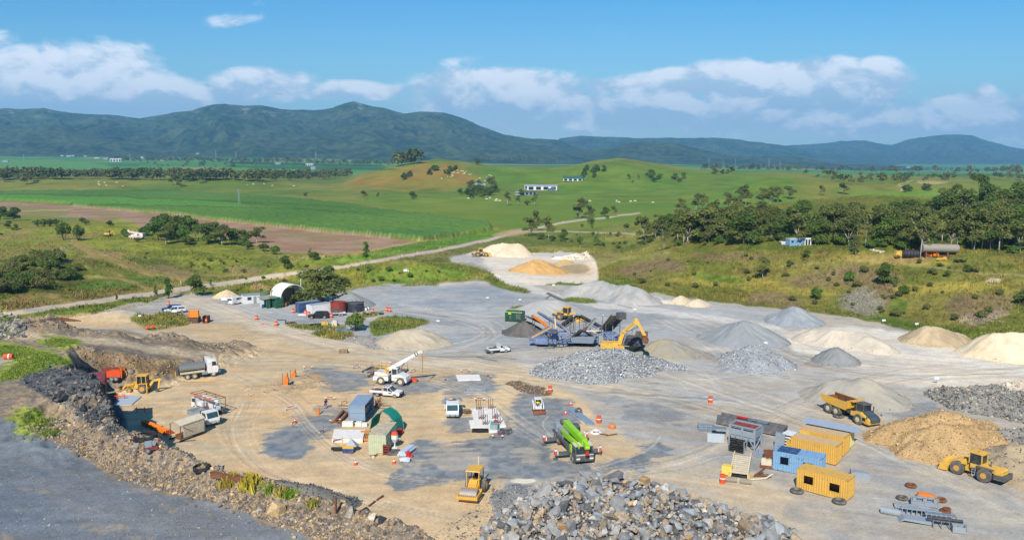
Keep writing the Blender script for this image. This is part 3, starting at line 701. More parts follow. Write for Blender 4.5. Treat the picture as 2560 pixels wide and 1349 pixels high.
# fast ground queries on the finished sheet
GRID = GZ.reshape(NY, NX)
def _col(t):
 f = np.clip((t - TT[0]) / (TT[1] - TT[0]), 0, NX - 1.001)
 i = int(f)
 return GRID[:, i] * (1 - (f - i)) + GRID[:, i + 1] * (f - i)
def hz(x, y):
 return float(np.interp(y, TY, _col(x / y)))
def hza(x, y):
 t = np.clip((x / y - TT[0]) / (TT[1] - TT[0]), 0, NX - 1.001)
 i = t.astype(int)
 j = np.clip(np.searchsorted(TY, y) - 1, 0, NY - 2)
 fy = np.clip((y - TY[j]) / (TY[j + 1] - TY[j]), 0, 1)
 fx = t - i
 return (GRID[j, i] * (1 - fx) + GRID[j, i + 1] * fx) * (1 - fy) + (GRID[j + 1, i] * (1 - fx) + GRID[j + 1, i + 1] * fx) * fy
def G(px, py):
 dx, dy_, dz = ray(px, py)
 z = _col(dx / dy_)
 r = CZ + dz / dy_ * TY
 b = np.nonzero(r <= z)[0]
 i = b[0] if len(b) else NY - 1
 if 0 < i:
  d0, d1 = r[i - 1] - z[i - 1], r[i] - z[i]
  k = d0 / (d0 - d1 + 1e-9) if d0 > 0 else 0
  y = TY[i - 1] + (TY[i] - TY[i - 1]) * k
 else:
  y = TY[i]
 return Vector((dx / dy_ * y, y, float(np.interp(y, TY, z))))
# shapes (each returns vertices, faces)
def xf(pr, loc=(0, 0, 0), rot=(0, 0, 0)):
 m = Matrix.Translation(loc) @ Euler(rot).to_matrix().to_4x4()
 return [tuple(m @ Vector(v)) for v in pr[0]], pr[1]
def B(x, y, z, sx, sy, sz, rot=None, top=1.0, topx=None):
 hx, hy, h = sx / 2, sy / 2, sz / 2
 tx = top if topx is None else topx
 v = [(-hx, -hy, -h), (hx, -hy, -h), (hx, hy, -h), (-hx, hy, -h), (-hx * tx, -hy * top, h), (hx * tx, -hy * top, h), (hx * tx, hy * top, h), (-hx * tx, hy * top, h)]
 f = [(3, 2, 1, 0), (4, 5, 6, 7), (0, 1, 5, 4), (1, 2, 6, 5), (2, 3, 7, 6), (3, 0, 4, 7)]
 return xf((v, f), (x, y, z), rot or (0, 0, 0))
def frame_of(d):
 d = Vector(d).normalized()
 a = Vector((0, 0, 1)) if abs(d.z) < .95 else Vector((1, 0, 0))
 u = d.cross(a).normalized()
 return u, d.cross(u).normalized()
def C(p0, p1, r0, r1=None, n=10, caps=True):
 r1 = r0 if r1 is None else r1
 p0, p1 = Vector(p0), Vector(p1)
 u, w_ = frame_of(p1 - p0)
 v = []
 for p, r in ((p0, r0), (p1, r1)):
  for i in range(n):
   a = 2 * math.pi * i / n
   v.append(tuple(p + (u * math.cos(a) + w_ * math.sin(a)) * r))
 f = [(i, (i + 1) % n, n + (i + 1) % n, n + i) for i in range(n)]
 if caps:
  f += [tuple(range(n))[::-1], tuple(range(n, 2 * n))]
 return v, f
def BAR(p0, p1, w_, h=None):
 h = h or w_
 p0, p1 = Vector(p0), Vector(p1)
 u, k = frame_of(p1 - p0)
 v = [tuple(p + u * a * w_ / 2 + k * b * h / 2) for p in (p0, p1) for a, b in ((-1, -1), (1, -1), (1, 1), (-1, 1))]
 return v, [(3, 2, 1, 0), (4, 5, 6, 7), (0, 1, 5, 4), (1, 2, 6, 5), (2, 3, 7, 6), (3, 0, 4, 7)]
def PR(pr, y0, y1):
 n = len(pr)
 v = [(x, y0, z) for x, z in pr] + [(x, y1, z) for x, z in pr]
 return v, [tuple(range(n)), tuple(range(2 * n - 1, n - 1, -1))] + [(i, n + i, n + (i + 1) % n, (i + 1) % n) for i in range(n)]
def PX(pr, x0, x1):
 n = len(pr)
 v = [(x0, y, z) for y, z in pr] + [(x1, y, z) for y, z in pr]
 return v, [tuple(range(n))[::-1], tuple(range(n, 2 * n))] + [((i + 1) % n, n + (i + 1) % n, n + i, i) for i in range(n)]
def TUBE(pts, r, n=6):
 o = []
 for a, b in zip(pts[:-1], pts[1:]):
  o.append(C(a, b, r, n=n))
 return J(*o)
def TOR(c, R_, r, n=18, m=6, axis='z', arc=1.0):
 v, f = [], []
 for i in range(n):
  a = 2 * math.pi * arc * i / n
  for j in range(m):
   b = 2 * math.pi * j / m
   q = (R_ + r * math.cos(b))
   p = (q * math.cos(a), q * math.sin(a), r * math.sin(b))
   if axis == 'y':
    p = (p[0], p[2], p[1])
   v.append((c[0] + p[0], c[1] + p[1], c[2] + p[2]))
 for i in range(n if arc == 1 else n - 1):
  for j in range(m):
   f.append((i * m + j, ((i + 1) % n) * m + j, ((i + 1) % n) * m + (j + 1) % m, i * m + (j + 1) % m))
 return v, f
def LA(pr, c=(0, 0, 0), n=16):
 v, f = [], []
 for r, z in pr:
  for i in range(n):
   a = 2 * math.pi * i / n
   v.append((c[0] + r * math.cos(a), c[1] + r * math.sin(a), c[2] + z))
 for k in range(len(pr) - 1):
  for i in range(n):
   f.append((k * n + i, k * n + (i + 1) % n, (k + 1) * n + (i + 1) % n, (k + 1) * n + i))
 f += [tuple(range(n))[::-1], tuple(range((len(pr) - 1) * n, len(pr) * n))]
 return v, f
def CORR(p0, p1, z0, z1, dep=.05, pitch=.28, out=1):
 p0, p1 = Vector((*p0, 0)), Vector((*p1, 0))
 L = (p1 - p0).length
 d = (p1 - p0) / L
 nn = Vector((d.y, -d.x, 0)) * out
 k = max(2, int(L / pitch))
 pts = []
 for i in range(k):
  for t, o in ((0, 0), (.15, 0), (.35, 1), (.65, 1), (.85, 0)):
   pts.append(p0 + d * (L * (i + t) / k) + nn * o * dep)
 pts.append(p1)
 v = [(p.x, p.y, z) for z in (z0, z1) for p in pts]
 n = len(pts)
 f = [(i, i + 1, n + i + 1, n + i) for i in range(n - 1)]
 return v, f
def CORRTOP(x0, x1, y0, y1, z, dep=.03, pitch=.28):
 v, f = CORR((x0, 0), (x1, 0), y0, y1, dep, pitch, -1)
 return [(a, c, z + b) for a, b, c in v], f
def J(*prs):
 v, f = [], []
 for pr in prs:
  o = len(v)
  v += pr[0]
  f += [tuple(i + o for i in q) for q in pr[1]]
 return v, f
def MIR(pr):
 v, f = pr
 n = len(v)
 return list(v) + [(a, -b, c) for a, b, c in v], list(f) + [tuple(n + i for i in q[::-1]) for q in f]
# materials
_mats = {}
def M(name, rgb, rough=.55, metal=0.0, var=.12, scale=2.0, dirt=.25, dcol=(176, 158, 130), spec=.4, rust=0.0, bump=0.0):
 if name in _mats:
  return _mats[name]
 m = bpy.data.materials.new(name)
 m.use_nodes = True
 n = NT(m.node_tree)
 p = n.n['Principled BSDF']
 o = n.new('ShaderNodeTexCoord').outputs['Object']
 c = tuple(min(.8, v * .86) for v in lin(rgb))
 a = n.noise(o, scale, 5, .6)
 b = n.noise(o, scale * 5.3, 4, .6)
 cc = n.mix(1, c, n.ramp(n.math('ADD', n.math('MULTIPLY', a, .6), n.math('MULTIPLY', b, .4)), .3, .7, 1 - var, 1 + var, False), 'MULTIPLY')
 if dirt:
  cc = n.mix(n.math('MULTIPLY', n.ramp(n.noise(o, scale * .8, 6, .68), .42, .68), dirt), cc, tuple(v * .8 for v in lin(dcol)))
 if rust:
  cc = n.mix(n.ramp(n.noise(o, scale * 1.3, 8, .7), .66 - rust * .3, .74 - rust * .3), cc, (.13, .06, .03))
 n.l.new(cc, p.inputs['Base Color'])
 p.inputs['Roughness'].default_value = rough
 p.inputs['Metallic'].default_value = metal
 p.inputs['Specular IOR Level'].default_value = spec
 if bump:
  q = n.new('ShaderNodeBump')
  q.inputs['Strength'].default_value = bump
  q.inputs['Distance'].default_value = .05
  n.l.new(b, q.inputs['Height'])
  n.l.new(q.outputs[0], p.inputs['Normal'])
 _mats[name] = m
 return m
WHITE = M('white_paint', (236, 236, 234), .4, dirt=.32)
CREAM = M('cream_paint', (222, 208, 178), .55, dirt=.3)
YELLOW = M('yellow_paint', (232, 176, 56), .5, dirt=.4, rust=.14)
YELLOW2 = M('machine_yellow', (236, 184, 66), .55, dirt=.55, rust=.08)
OCHRE = M('container_yellow', (222, 172, 74), .6, dirt=.25, rust=.22)
LBLUE = M('light_blue_paint', (128, 172, 206), .6, dirt=.2, rust=.3)
DBLUE = M('dark_blue_paint', (36, 76, 122), .55)
MBLUE = M('machine_blue', (100, 126, 172), .6, dirt=.75, dcol=(150, 154, 162), scale=1.2)
ORANGE = M('orange_plastic', (232, 84, 30), .5, dirt=.15)
ORANGE2 = M('bright_orange', (246, 132, 20), .5, dirt=.1)
RED = M('red_paint', (196, 44, 40), .5, dirt=.15)
DRED = M('dark_red_paint', (140, 52, 42), .6, dirt=.2, rust=.2)
MAROON = M('maroon_paint', (120, 52, 54), .6, rust=.2)
GREEN = M('dark_green_paint', (28, 88, 66), .5, dirt=.15)
TEAL = M('teal_fabric', (22, 132, 112), .8, dirt=.1, spec=.1)
LIME = M('lime_paint', (154, 214, 30), .45, dirt=.08)
LGREEN = M('pale_green_paint', (196, 204, 168), .65, dirt=.3, rust=.12)
GREY = M('grey_paint', (150, 160, 168), .5, dirt=.22)
BGREY = M('blue_grey_paint', (142, 162, 182), .5, dirt=.12)
DGREY = M('dark_grey_paint', (84, 86, 88), .55, dirt=.3)
BLACK = M('black_rubber', (38, 38, 38), .8, dirt=.25, dcol=(120, 112, 100), spec=.2)
BELT = M('conveyor_belt', (92, 86, 78), .85, dirt=.4, spec=.15)
TYRE = M('tyre', (92, 90, 86), .9, dirt=.5, dcol=(160, 152, 138), spec=.15)
RIM = M('rim_cream', (214, 196, 158), .6, dirt=.2)
RIMY = M('rim_yellow', (216, 160, 70), .6, dirt=.3)
STEEL = M('galvanised_steel', (176, 182, 186), .42, .6, dirt=.15)
SILVER = M('silver_tank', (158, 158, 154), .35, .5, dirt=.35)
RUST = M('rusty_steel', (122, 76, 50), .85, dirt=.2, rust=.3, spec=.15)
GLASS = M('dark_glass', (34, 44, 52), .08, dirt=.12, var=.05, spec=.7)
GLASSB = M('tinted_windscreen', (44, 78, 82), .08, dirt=.1, var=.05, spec=.7)
CONC = M('concrete', (238, 232, 222), .9, dirt=.25, spec=.15)
WOOD = M('weathered_timber', (172, 146, 110), .85, spec=.1)
CLEAR = M('lamp_glass', (236, 232, 220), .2, dirt=0)
WRAP = M('plastic_sheet', (204, 214, 224), .3, dirt=.1, spec=.6, bump=.6)
TAN = M('tan_roof', (164, 150, 130), .7, dirt=.3)
ROOFG = M('green_roof', (82, 122, 96), .6, dirt=.2)
IRON = M('corrugated_iron', (196, 204, 212), .4, .3, dirt=.2)
# things and parts
def mesh_obj(name, pr, mat, smooth=False):
 me = bpy.data.meshes.new(name)
 me.from_pydata(pr[0], [], pr[1])
 if smooth:
  me.polygons.foreach_set('use_smooth', [True] * len(me.polygons))
  me.set_sharp_from_angle(angle=R(40))
 me.materials.append(mat)
 o = bpy.data.objects.new(name, me)
 col.objects.link(o)
 return o
def tag(o, label, cat, group=None):
 o['label'], o['category'] = label, cat
 if group:
  o['group'] = group
 return o
class Thing:
 def __init__(s, name, label, cat, group=None):
  s.o = bpy.data.objects.new(name, None)
  s.o.empty_display_size = .3
  col.objects.link(s.o)
  tag(s.o, label, cat, group)
 def add(s, name, mat, *prs, parent=None, label=None, smooth=False):
  o = mesh_obj(name, J(*prs), mat, smooth)
  o.parent = parent or s.o
  if label:
   o['label'] = label
  return o
 def wheel(s, x, y, r, w_, rim=None, z=None, rr=.55):
  z = r if z is None else z
  sg = 1 if y > 0 else -1
  n = 18
  pr = [(r * .6, -w_ / 2), (r * .93, -w_ / 2), (r, -w_ * .34), (r, w_ * .34), (r * .93, w_ / 2), (r * .6, w_ / 2)]
  v, f = LA(pr, n=n)
  tyre = s.add('wheel', TYRE, ([(x + a, y + c, z + b) for a, b, c in v], f), smooth=True)
  v, f = LA([(r * rr, -w_ * .42), (r * rr, w_ * .54), (r * rr * .8, w_ * .55), (r * rr * .45, w_ * .51), (r * rr * .4, w_ * .6), (.01, w_ * .6)], n=14)
  s.add('rim', rim or RIM, ([(x + a, y + c * sg, z + b) for a, b, c in v], f), parent=tyre)
  return tyre
 def at(s, p, yaw=0.0, rx=0, ry=0):
  s.o.location = p
  s.o.rotation_euler = (rx, ry, yaw)
  return s
 def put(s, px, py, yaw=0.0, dz=0.0):
  p = G(px, py)
  p.z += dz
  return s.at(p, R(yaw))
 def fit(s, pa, pb, la, lb, dz=0.0):
  A, Bp = G(*pa), G(*pb)
  yaw = math.atan2(Bp.y - A.y, Bp.x - A.x) - math.atan2(lb[1] - la[1], lb[0] - la[0])
  m = Vector(((la[0] + lb[0]) / 2, (la[1] + lb[1]) / 2, 0))
  m.rotate(Euler((0, 0, yaw)))
  c = (A + Bp) / 2
  L = math.hypot(lb[0] - la[0], lb[1] - la[1])
  s.o.location = (c.x - m.x, c.y - m.y, (A.z + Bp.z) / 2 + dz)
  s.o.rotation_euler = (0, 0, yaw)
  return s
def dup(o, label=None, group=None, parent=None, name=None):
 c = o.copy()
 col.objects.link(c)
 if parent:
  c.parent = parent
 if label:
  c['label'] = label
 if group:
  c['group'] = group
 for ch in list(o.children):
  dup(ch, parent=c)
 return c
def simple(name, mat, pr, label, cat, group=None, loc=None, yaw=0.0, smooth=False):
 o = mesh_obj(name, pr, mat, smooth)
 tag(o, label, cat, group)
 if loc is not None:
  o.location = loc
  o.rotation_euler = (0, 0, yaw)
 return o
# rocks
import bmesh
def rock_hull(seed, flat=.75, pts=13):
 r = random.Random(seed)
 bm = bmesh.new()
 for _ in range(pts):
  d = Vector((r.gauss(0, 1), r.gauss(0, 1), r.gauss(0, 1))).normalized() * r.uniform(.8, 1.05)
  bm.verts.new((d.x * r.uniform(.9, 1.15), d.y * .85, d.z * flat))
 h = bmesh.ops.convex_hull(bm, input=bm.verts)
 bmesh.ops.delete(bm, geom=[e for e in h['geom_interior'] if isinstance(e, bmesh.types.BMVert)], context='VERTS')
 bmesh.ops.recalc_face_normals(bm, faces=bm.faces)
 bm.verts.index_update()
 v = np.array([q.co[:] for q in bm.verts])
 f = [[q.index for q in fa.verts] for fa in bm.faces]
 bm.free()
 f = [t for q in f for t in ([q] if len(q) == 3 else [[q[0], q[i], q[i + 1]] for i in range(1, len(q) - 1)])]
 return v, np.array(f)
HULLS = [rock_hull(100 + i) for i in range(10)]
def rand_rot(n, full=True):
 q = rng.normal(size=(n, 4))
 q /= np.linalg.norm(q, axis=1)[:, None]
 a, b, c, d = q.T
 return np.stack([np.stack([1 - 2 * (c * c + d * d), 2 * (b * c - a * d), 2 * (b * d + a * c)], 1), np.stack([2 * (b * c + a * d), 1 - 2 * (b * b + d * d), 2 * (c * d - a * b)], 1), np.stack([2 * (b * d - a * c), 2 * (c * d + a * b), 1 - 2 * (b * b + c * c)], 1)], 1)
def mesh_np(name, V_, F_, mat, cols=None, smooth=False):
 me = bpy.data.meshes.new(name)
 k = F_.shape[1]
 me.vertices.add(len(V_))
 me.vertices.foreach_set('co', np.asarray(V_, np.float32).ravel())
 me.loops.add(F_.size)
 me.loops.foreach_set('vertex_index', F_.ravel().astype(np.int32))
 me.polygons.add(len(F_))
 me.polygons.foreach_set('loop_start', np.arange(0, F_.size, k, dtype=np.int32))
 me.polygons.foreach_set('use_smooth', np.full(len(F_), smooth))
 me.update(calc_edges=True)
 if cols is not None:
  a = me.color_attributes.new('Col', 'FLOAT_COLOR', 'POINT')
  a.data.foreach_set('color', np.concatenate([cols, np.ones((len(cols), 1))], 1).astype(np.float32).ravel())
 me.materials.append(mat)
 o = bpy.data.objects.new(name, me)
 col.objects.link(o)
 return o
def vcmat(name, rough=.9, nscale=3.0, amt=.3, spec=.15, transl=0.0):
 m = bpy.data.materials.new(name)
 m.use_nodes = True
 n = NT(m.node_tree)
 p = n.n['Principled BSDF']
 a = n.new('ShaderNodeAttribute', attribute_name='Col').outputs['Color']
 o = n.new('ShaderNodeTexCoord').outputs['Object']
 n.l.new(n.mix(1, a, n.ramp(n.noise(o, nscale, 5, .65), .3, .7, 1 - amt, 1 + amt, False), 'MULTIPLY'), p.inputs['Base Color'])
 p.inputs['Roughness'].default_value = rough
 p.inputs['Specular IOR Level'].default_value = spec
 return m
ROCKVC = vcmat('rock_rubble', .85, 4, .35, .25)
PAL = {'grey': [(164, 168, 172), (146, 150, 156), (118, 122, 128), (190, 188, 184), (100, 104, 110), (160, 150, 138), (176, 156, 128)],
  'blue': [(150, 158, 168), (126, 134, 144), (176, 182, 190), (108, 116, 126), (196, 200, 204)],
  'brown': [(168, 146, 116), (140, 124, 106), (120, 112, 106), (188, 164, 128), (104, 98, 94), (150, 146, 140), (96, 96, 100)],
  'tan': [(188, 160, 118), (170, 144, 106), (204, 180, 140), (152, 130, 100)],
  'dark': [(110, 112, 114), (150, 148, 142), (84, 86, 90), (178, 172, 160), (128, 124, 116)],
  'cliff': [(88, 92, 98), (66, 70, 78), (110, 112, 116), (128, 118, 104), (54, 58, 66)],
  'pale': [(206, 198, 184), (186, 180, 170), (222, 214, 200), (170, 160, 146)]}
PAL = {k: np.array([alb(*c) for c in v]) for k, v in PAL.items()}
def rubble(name, pts, size, pal, label=None, parent=None):
 n = len(pts)
 rot = rand_rot(n)
 hid = rng.integers(0, len(HULLS), n)
 pl_ = PAL[pal] if isinstance(pal, str) else pal
 pc = pl_[rng.integers(0, len(pl_), n)] * rng.uniform(.75, 1.2, (n, 1))
 vs, fs, cs, off = [], [], [], 0
 for h, (hv, hf) in enumerate(HULLS):
  k = np.nonzero(hid == h)[0]
  if not len(k):
   continue
  v = np.einsum('nij,vj->nvi', rot[k], hv) * size[k][:, None, None] * .5 + pts[k][:, None, :]
  vs.append(v.reshape(-1, 3))
  fs.append((hf[None] + (off + np.arange(len(k)) * len(hv))[:, None, None]).reshape(-1, 3))
  cs.append(np.repeat(pc[k], len(hv), 0))
  off += len(k) * len(hv)
 o = mesh_np(name, np.concatenate(vs), np.concatenate(fs), ROCKVC, np.clip(np.concatenate(cs), 0, .8))
 o['kind'] = 'stuff'
 if label and not parent:
  o['label'], o['category'] = label, 'rubble'
 if parent:
  o.parent = parent
 return o
def scatter_px(poly, n, feather=0):
 p = np.array(poly, float)
 k = 0
 out = []
 while k < n:
  u = rng.uniform(p[:, 0].min(), p[:, 0].max(), n * 2)
  v = rng.uniform(p[:, 1].min(), p[:, 1].max(), n * 2)
  ok = poly_sd(u, v, p) > rng.uniform(-feather, 0, n * 2) if feather else poly_sd(u, v, p) > 0
  for a, b in zip(u[ok], v[ok]):
   out.append(G(a, b))
   k += 1
   if k >= n:
    break
 return np.array([q[:] for q in out])
def scatter_line(px, n, wid):
 p = np.array([q[:2] for q in px], float)
 L = np.linalg.norm(np.diff(p, axis=0), axis=1)
 s = np.sort(rng.uniform(0, L.sum(), n))
 cum = np.concatenate([[0], np.cumsum(L)])
 i = np.clip(np.searchsorted(cum, s) - 1, 0, len(L) - 1)
 t = (s - cum[i]) / L[i]
 q = p[i] + (p[i + 1] - p[i]) * t[:, None]
 d = (p[i + 1] - p[i]) / L[i][:, None]
 q = q + np.stack([-d[:, 1], d[:, 0]], 1) * rng.normal(0, wid, n)[:, None]
 return np.concatenate([q, hza(q[:, 0], q[:, 1])[:, None]], 1)
# stones on the berm and its slope
a = scatter_line(CREST, 6500, 1.7)
rubble('berm_rubble', a, rng.gamma(1.7, .10, len(a)) + .07, 'brown', 'loose brown and grey stones covering the berm beside the bench road')
a = scatter_px([(120, 1095), (60, 1070), (130, 1040), (260, 1100), (420, 1170), (600, 1230), (800, 1290), (980, 1349), (800, 1349), (560, 1262), (300, 1200), (230, 1150)], 6500)
rubble('berm_gravel', a, rng.gamma(2.0, .07, len(a)) + .05, 'brown', 'small brown gravel on the near slope of the berm')
a = scatter_px([(0, 1050), (120, 1120), (260, 1200), (560, 1270), (780, 1349), (0, 1349)], 2600)
rubble('road_grit', a, rng.gamma(1.6, .03, len(a)) + .03, 'dark', 'loose grit strewn over the grey bench road')
a = scatter_px([(40, 955), (120, 905), (200, 910), (262, 950), (300, 1050), (300, 1100), (240, 1070), (150, 1010)], 700)
rubble('cliff_rubble', a, rng.gamma(2.0, .16, len(a)) + .12, 'cliff', 'dark broken rock on the cliff edge of the left bench')
a = scatter_px([(0, 775), (40, 790), (62, 815), (62, 842), (0, 850)], 350)
rubble('bench_rubble', a, rng.gamma(2.0, .25, len(a)) + .15, 'dark', 'pale broken rock on the mound at the far left edge')
a = scatter_px([(180, 862), (300, 882), (470, 902), (560, 896), (530, 912), (440, 935), (270, 940), (215, 905)], 420)
rubble('bank_rubble', a, rng.gamma(2.0, .12, len(a)) + .08, 'brown', 'brown stones strewn down the earth bank behind the tanker')
a = scatter_line(MOUNDL, 900, 1.6)
rubble('ramp_rubble', a, rng.gamma(2.0, .12, len(a)) + .1, 'brown', 'brown stones along the earth windrow beside the ramp')
a = np.concatenate([scatter_px([(2110, 742), (2150, 725), (2200, 755), (2215, 775), (2150, 785), (2112, 772)], 500), scatter_px([(2400, 785), (2500, 772), (2490, 802), (2410, 812)], 300)])
rubble('scree', a, rng.gamma(2.0, .11, len(a)) + .1, 'dark', 'pale scree lying on the grassy right hand bank')
a = np.concatenate([scatter_px([(1230, 1215), (1330, 1210), (1320, 1250), (1225, 1349)], 900), scatter_px([(1060, 1349), (1150, 1290), (1225, 1240), (1215, 1349)], 500)])
rubble('loose_gravel', a, rng.gamma(2.0, .06, len(a)) + .05, 'dark', 'loose dark gravel on the ground left of the blasted rock heap')
a = np.concatenate([scatter_px([(600, 1005), (640, 960), (760, 940), (800, 955), (720, 980), (660, 1000)], 260), scatter_px([(480, 850), (640, 830), (700, 880), (560, 900)], 200), scatter_px([(1140, 660), (1240, 640), (1270, 700), (1200, 670)], 60)])
rubble('yard_stones', a, rng.gamma(2.0, .08, len(a)) + .06, 'tan', 'small tan stones scattered on the dirt around the trench')
for (px_, py_, s_, pal_) in [(690, 1287, 2.0, 'tan'), (555, 1252, .9, 'grey'), (752, 1265, .9, 'dark'), (875, 1287, 1.4, 'dark'), (930, 1301, 1.1, 'pale'), (955, 1303, 1.0, 'cliff')]:
 p = G(px_, py_)
 o = rubble('boulder', np.array([[p.x, p.y, p.z + s_ * .2]]), np.array([s_]), pal_)
 del o['kind']
 tag(o, {690: 'large tan boulder on the road side of the berm', 555: 'small grey boulder on the berm above the bench road', 752: 'dark grey block on top of the berm past the grass tufts', 875: 'dark flat boulder on the berm crest beside the rusty stake', 930: 'pale rounded boulder on the berm crest at lower centre', 955: 'dark upright block on the berm crest next to the pale boulder'}[px_], 'boulder')
# stockpiles
def pilemat(name, c, c2, sc=.9, fine=6.0, amt=.16, bump=.5):
 m = bpy.data.materials.new(name)
 m.use_nodes = True
 n = NT(m.node_tree)
 p = n.n['Principled BSDF']
 o = n.new('ShaderNodeTexCoord').outputs['Object']
 st = n.vec('MULTIPLY', o, (1, 1, .35))
 f = n.ramp(n.math('ADD', n.math('MULTIPLY', n.noise(st, .22 * sc, 4, .55), .7), n.math('MULTIPLY', n.noise(st, sc, 5, .6), .3)), .38, .62)
 cc = n.mix(f, alb(*c), alb(*c2))
 g = n.noise(o, fine, 4, .7)
 cc = n.mix(1, cc, n.ramp(g, .3, .7, 1 - amt, 1 + amt, False), 'MULTIPLY')
 n.l.new(cc, p.inputs['Base Color'])
 p.inputs['Roughness'].default_value = .95
 p.inputs['Specular IOR Level'].default_value = .05
 q = n.new('ShaderNodeBump')
 q.inputs['Strength'].default_value = bump
 q.inputs['Distance'].default_value = .12
 n.l.new(g, q.inputs['Height'])
 n.l.new(q.outputs[0], p.inputs['Normal'])
 return m
PILES = []          # world footprints, so that other things can stand on them
def pile(label, segs, c, c2, slope=.68, rough=.35, stones=None, cat='gravel pile', name='gravel_pile', fine=6.0, amt=.16, flat=0.0):
 W = []
 for sg in segs:
  if len(sg) == 3 and not isinstance(sg[0], tuple):
   sg = (sg, sg)
  (ax, ay, ah), (bx, by, bh) = sg
  W.append((P(ax, ay, ah), P(bx, by, bh)))
 m = max(max(a.z, b.z) for a, b in W) / slope + 2
 x0, x1 = min(min(a.x, b.x) for a, b in W) - m, max(max(a.x, b.x) for a, b in W) + m
 y0, y1 = min(min(a.y, b.y) for a, b in W) - m, max(max(a.y, b.y) for a, b in W) + m
 st = min(.45, max(.25, (x1 - x0) / 110))
 gx, gy = np.meshgrid(np.arange(x0, x1, st), np.arange(y0, y1, st))
 x, y = gx.ravel(), gy.ravel()
 jx, jy = x + (fbm(x, y, 5, 3, 71) - .5) * 2.2 * rough / .35, y + (fbm(x, y, 5, 3, 72) - .5) * 2.2 * rough / .35
 h = np.full(x.shape, -99.0)
 for a, b in W:
  ex, ey = b.x - a.x, b.y - a.y
  L = ex * ex + ey * ey
  t = np.clip(((jx - a.x) * ex + (jy - a.y) * ey) / L, 0, 1) if L > 0 else np.zeros(x.shape)
  d = np.hypot(jx - a.x - t * ex, jy - a.y - t * ey)
  hh = a.z + (b.z - a.z) * t - slope * np.sqrt(d * d + .3) + slope * .5 - flat * 0
  if flat:
   hh = np.minimum(hh + flat, a.z + (b.z - a.z) * t)
  h = np.maximum(h, hh)
 th = np.arctan2(y - np.mean([a.y for a, _ in W]), x - np.mean([a.x for a, _ in W])) * 5
 h = h + (fbm(th, h * .25, .7, 3, 75) - .5) * .55 * sst(0, 1.2, h) + (fbm(x, y, 3.0, 4, 73) - .5) * rough * 2.4 * sst(-.5, 1.0, h) + (fbm(x, y, .8, 2, 74) - .5) * rough * .35
 gz = hza(x, y)
 z = gz + np.maximum(h, -.35)
 ny_, nx_ = gx.shape
 ok = (h > -.3).reshape(ny_, nx_)
 i = (np.arange(ny_ - 1)[:, None] * nx_ + np.arange(nx_ - 1)[None, :])
 keep = ok[:-1, :-1] | ok[1:, :-1] | ok[:-1, 1:] | ok[1:, 1:]
 q = i[keep]
 q = np.stack([q, q + 1, q + nx_ + 1, q + nx_], 1)
 used, inv = np.unique(q, return_inverse=True)
 cx, cy_ = float(np.mean(x[used])), float(np.mean(y[used]))
 v = np.stack([x - cx, y - cy_, z], 1)[used]
 mat = pilemat('pile_' + '_'.join(map(str, c)), c, c2, fine=fine, amt=amt)
 o = mesh_np(name, v, inv.reshape(-1, 4), mat, smooth=True)
 o.location = (cx, cy_, 0)
 tag(o, label, cat)
 if stones is None and cat != 'spoil heap':
  toe = np.nonzero((h > -.15) & (h < .5))[0]
  stones_k, stones = toe, (420, .14, np.array([alb(*c), alb(*c2), alb(*(v * .8 for v in c))]))
 else:
  stones_k = np.nonzero(h > -.1)[0]
 if stones:
  n, s0, pal = stones
  k = stones_k
  k = k[rng.integers(0, len(k), n)]
  pts = np.stack([x[k] + rng.uniform(-st, st, n) - cx, y[k] + rng.uniform(-st, st, n) - cy_, z[k]], 1)
  rubble('stones', pts, rng.gamma(3.0, s0 / 3, n) + s0 * .3, pal, parent=o)
 PILES.append((o, x, y, z, h, (ny_, nx_), x0, y0, st))
 return o
def pile_z(x, y):
 z = hz(x, y)
 for o, px_, py_, pz, ph, (ny_, nx_), x0, y0, st in PILES:
  i, j = int((x - x0) / st), int((y - y0) / st)
  if 0 <= i < nx_ and 0 <= j < ny_:
   k = j * nx_ + i
   if ph[k] > -.3:
    z = max(z, float(pz[k]))
 return z
pile('coarse blue grey rock pile below the yellow excavator', [((1450, 879, 3.4), (1545, 872, 3.6)), ((1545, 872, 3.6), (1620, 896, 1.6)), ((1620, 896, 1.6), (1690, 913, .5)), ((1410, 893, 2.6), (1480, 890, 3.2))], (158, 164, 172), (138, 144, 152), .45, .4, (11000, .21, 'blue'), 'rock pile', 'rock_pile')
pile('broad tan gravel pile between the dump truck and the front loader', [((2265, 1046, 2.8), (2368, 1031, 3.9)), ((2368, 1031, 3.9), (2445, 1049, 3.3)), ((2340, 1066, 3.2), (2430, 1060, 3.2)), ((2445, 1049, 3.3), (2470, 1085, 2.6)), ((2300, 1080, 1.8), (2400, 1100, 1.8))], (190, 163, 122), (172, 146, 108), .55, .6, (5200, .14, 'tan'), amt=.25)
pile('dark mixed crushed stone pile at the far right edge', [((2375, 966, 1.9), (2480, 965, 2.4)), ((2480, 965, 2.4), (2620, 985, 2.8)), ((2420, 985, 2.0), (2620, 1015, 2.2))], (140, 142, 142), (124, 124, 122), .6, .4, (4200, .26, 'dark'), 'stone pile', 'stone_pile')
pile('rough grey rubble pile behind the top of the tan gravel', [((2480, 1066, 2.6), (2620, 1072, 3.2)), ((2460, 1075, 2.0), (2560, 1095, 2.4))], (150, 148, 144), (126, 126, 126), .6, .5, (1800, .22, 'dark'))
pile('grey brown gravel pile behind the tail of the front loader', [((2520, 1108, 2.8), (2640, 1110, 3.2)), ((2505, 1140, 2.0), (2640, 1160, 2.6))], (178, 162, 136), (158, 148, 132), .5, .5, (2000, .13, 'brown'))
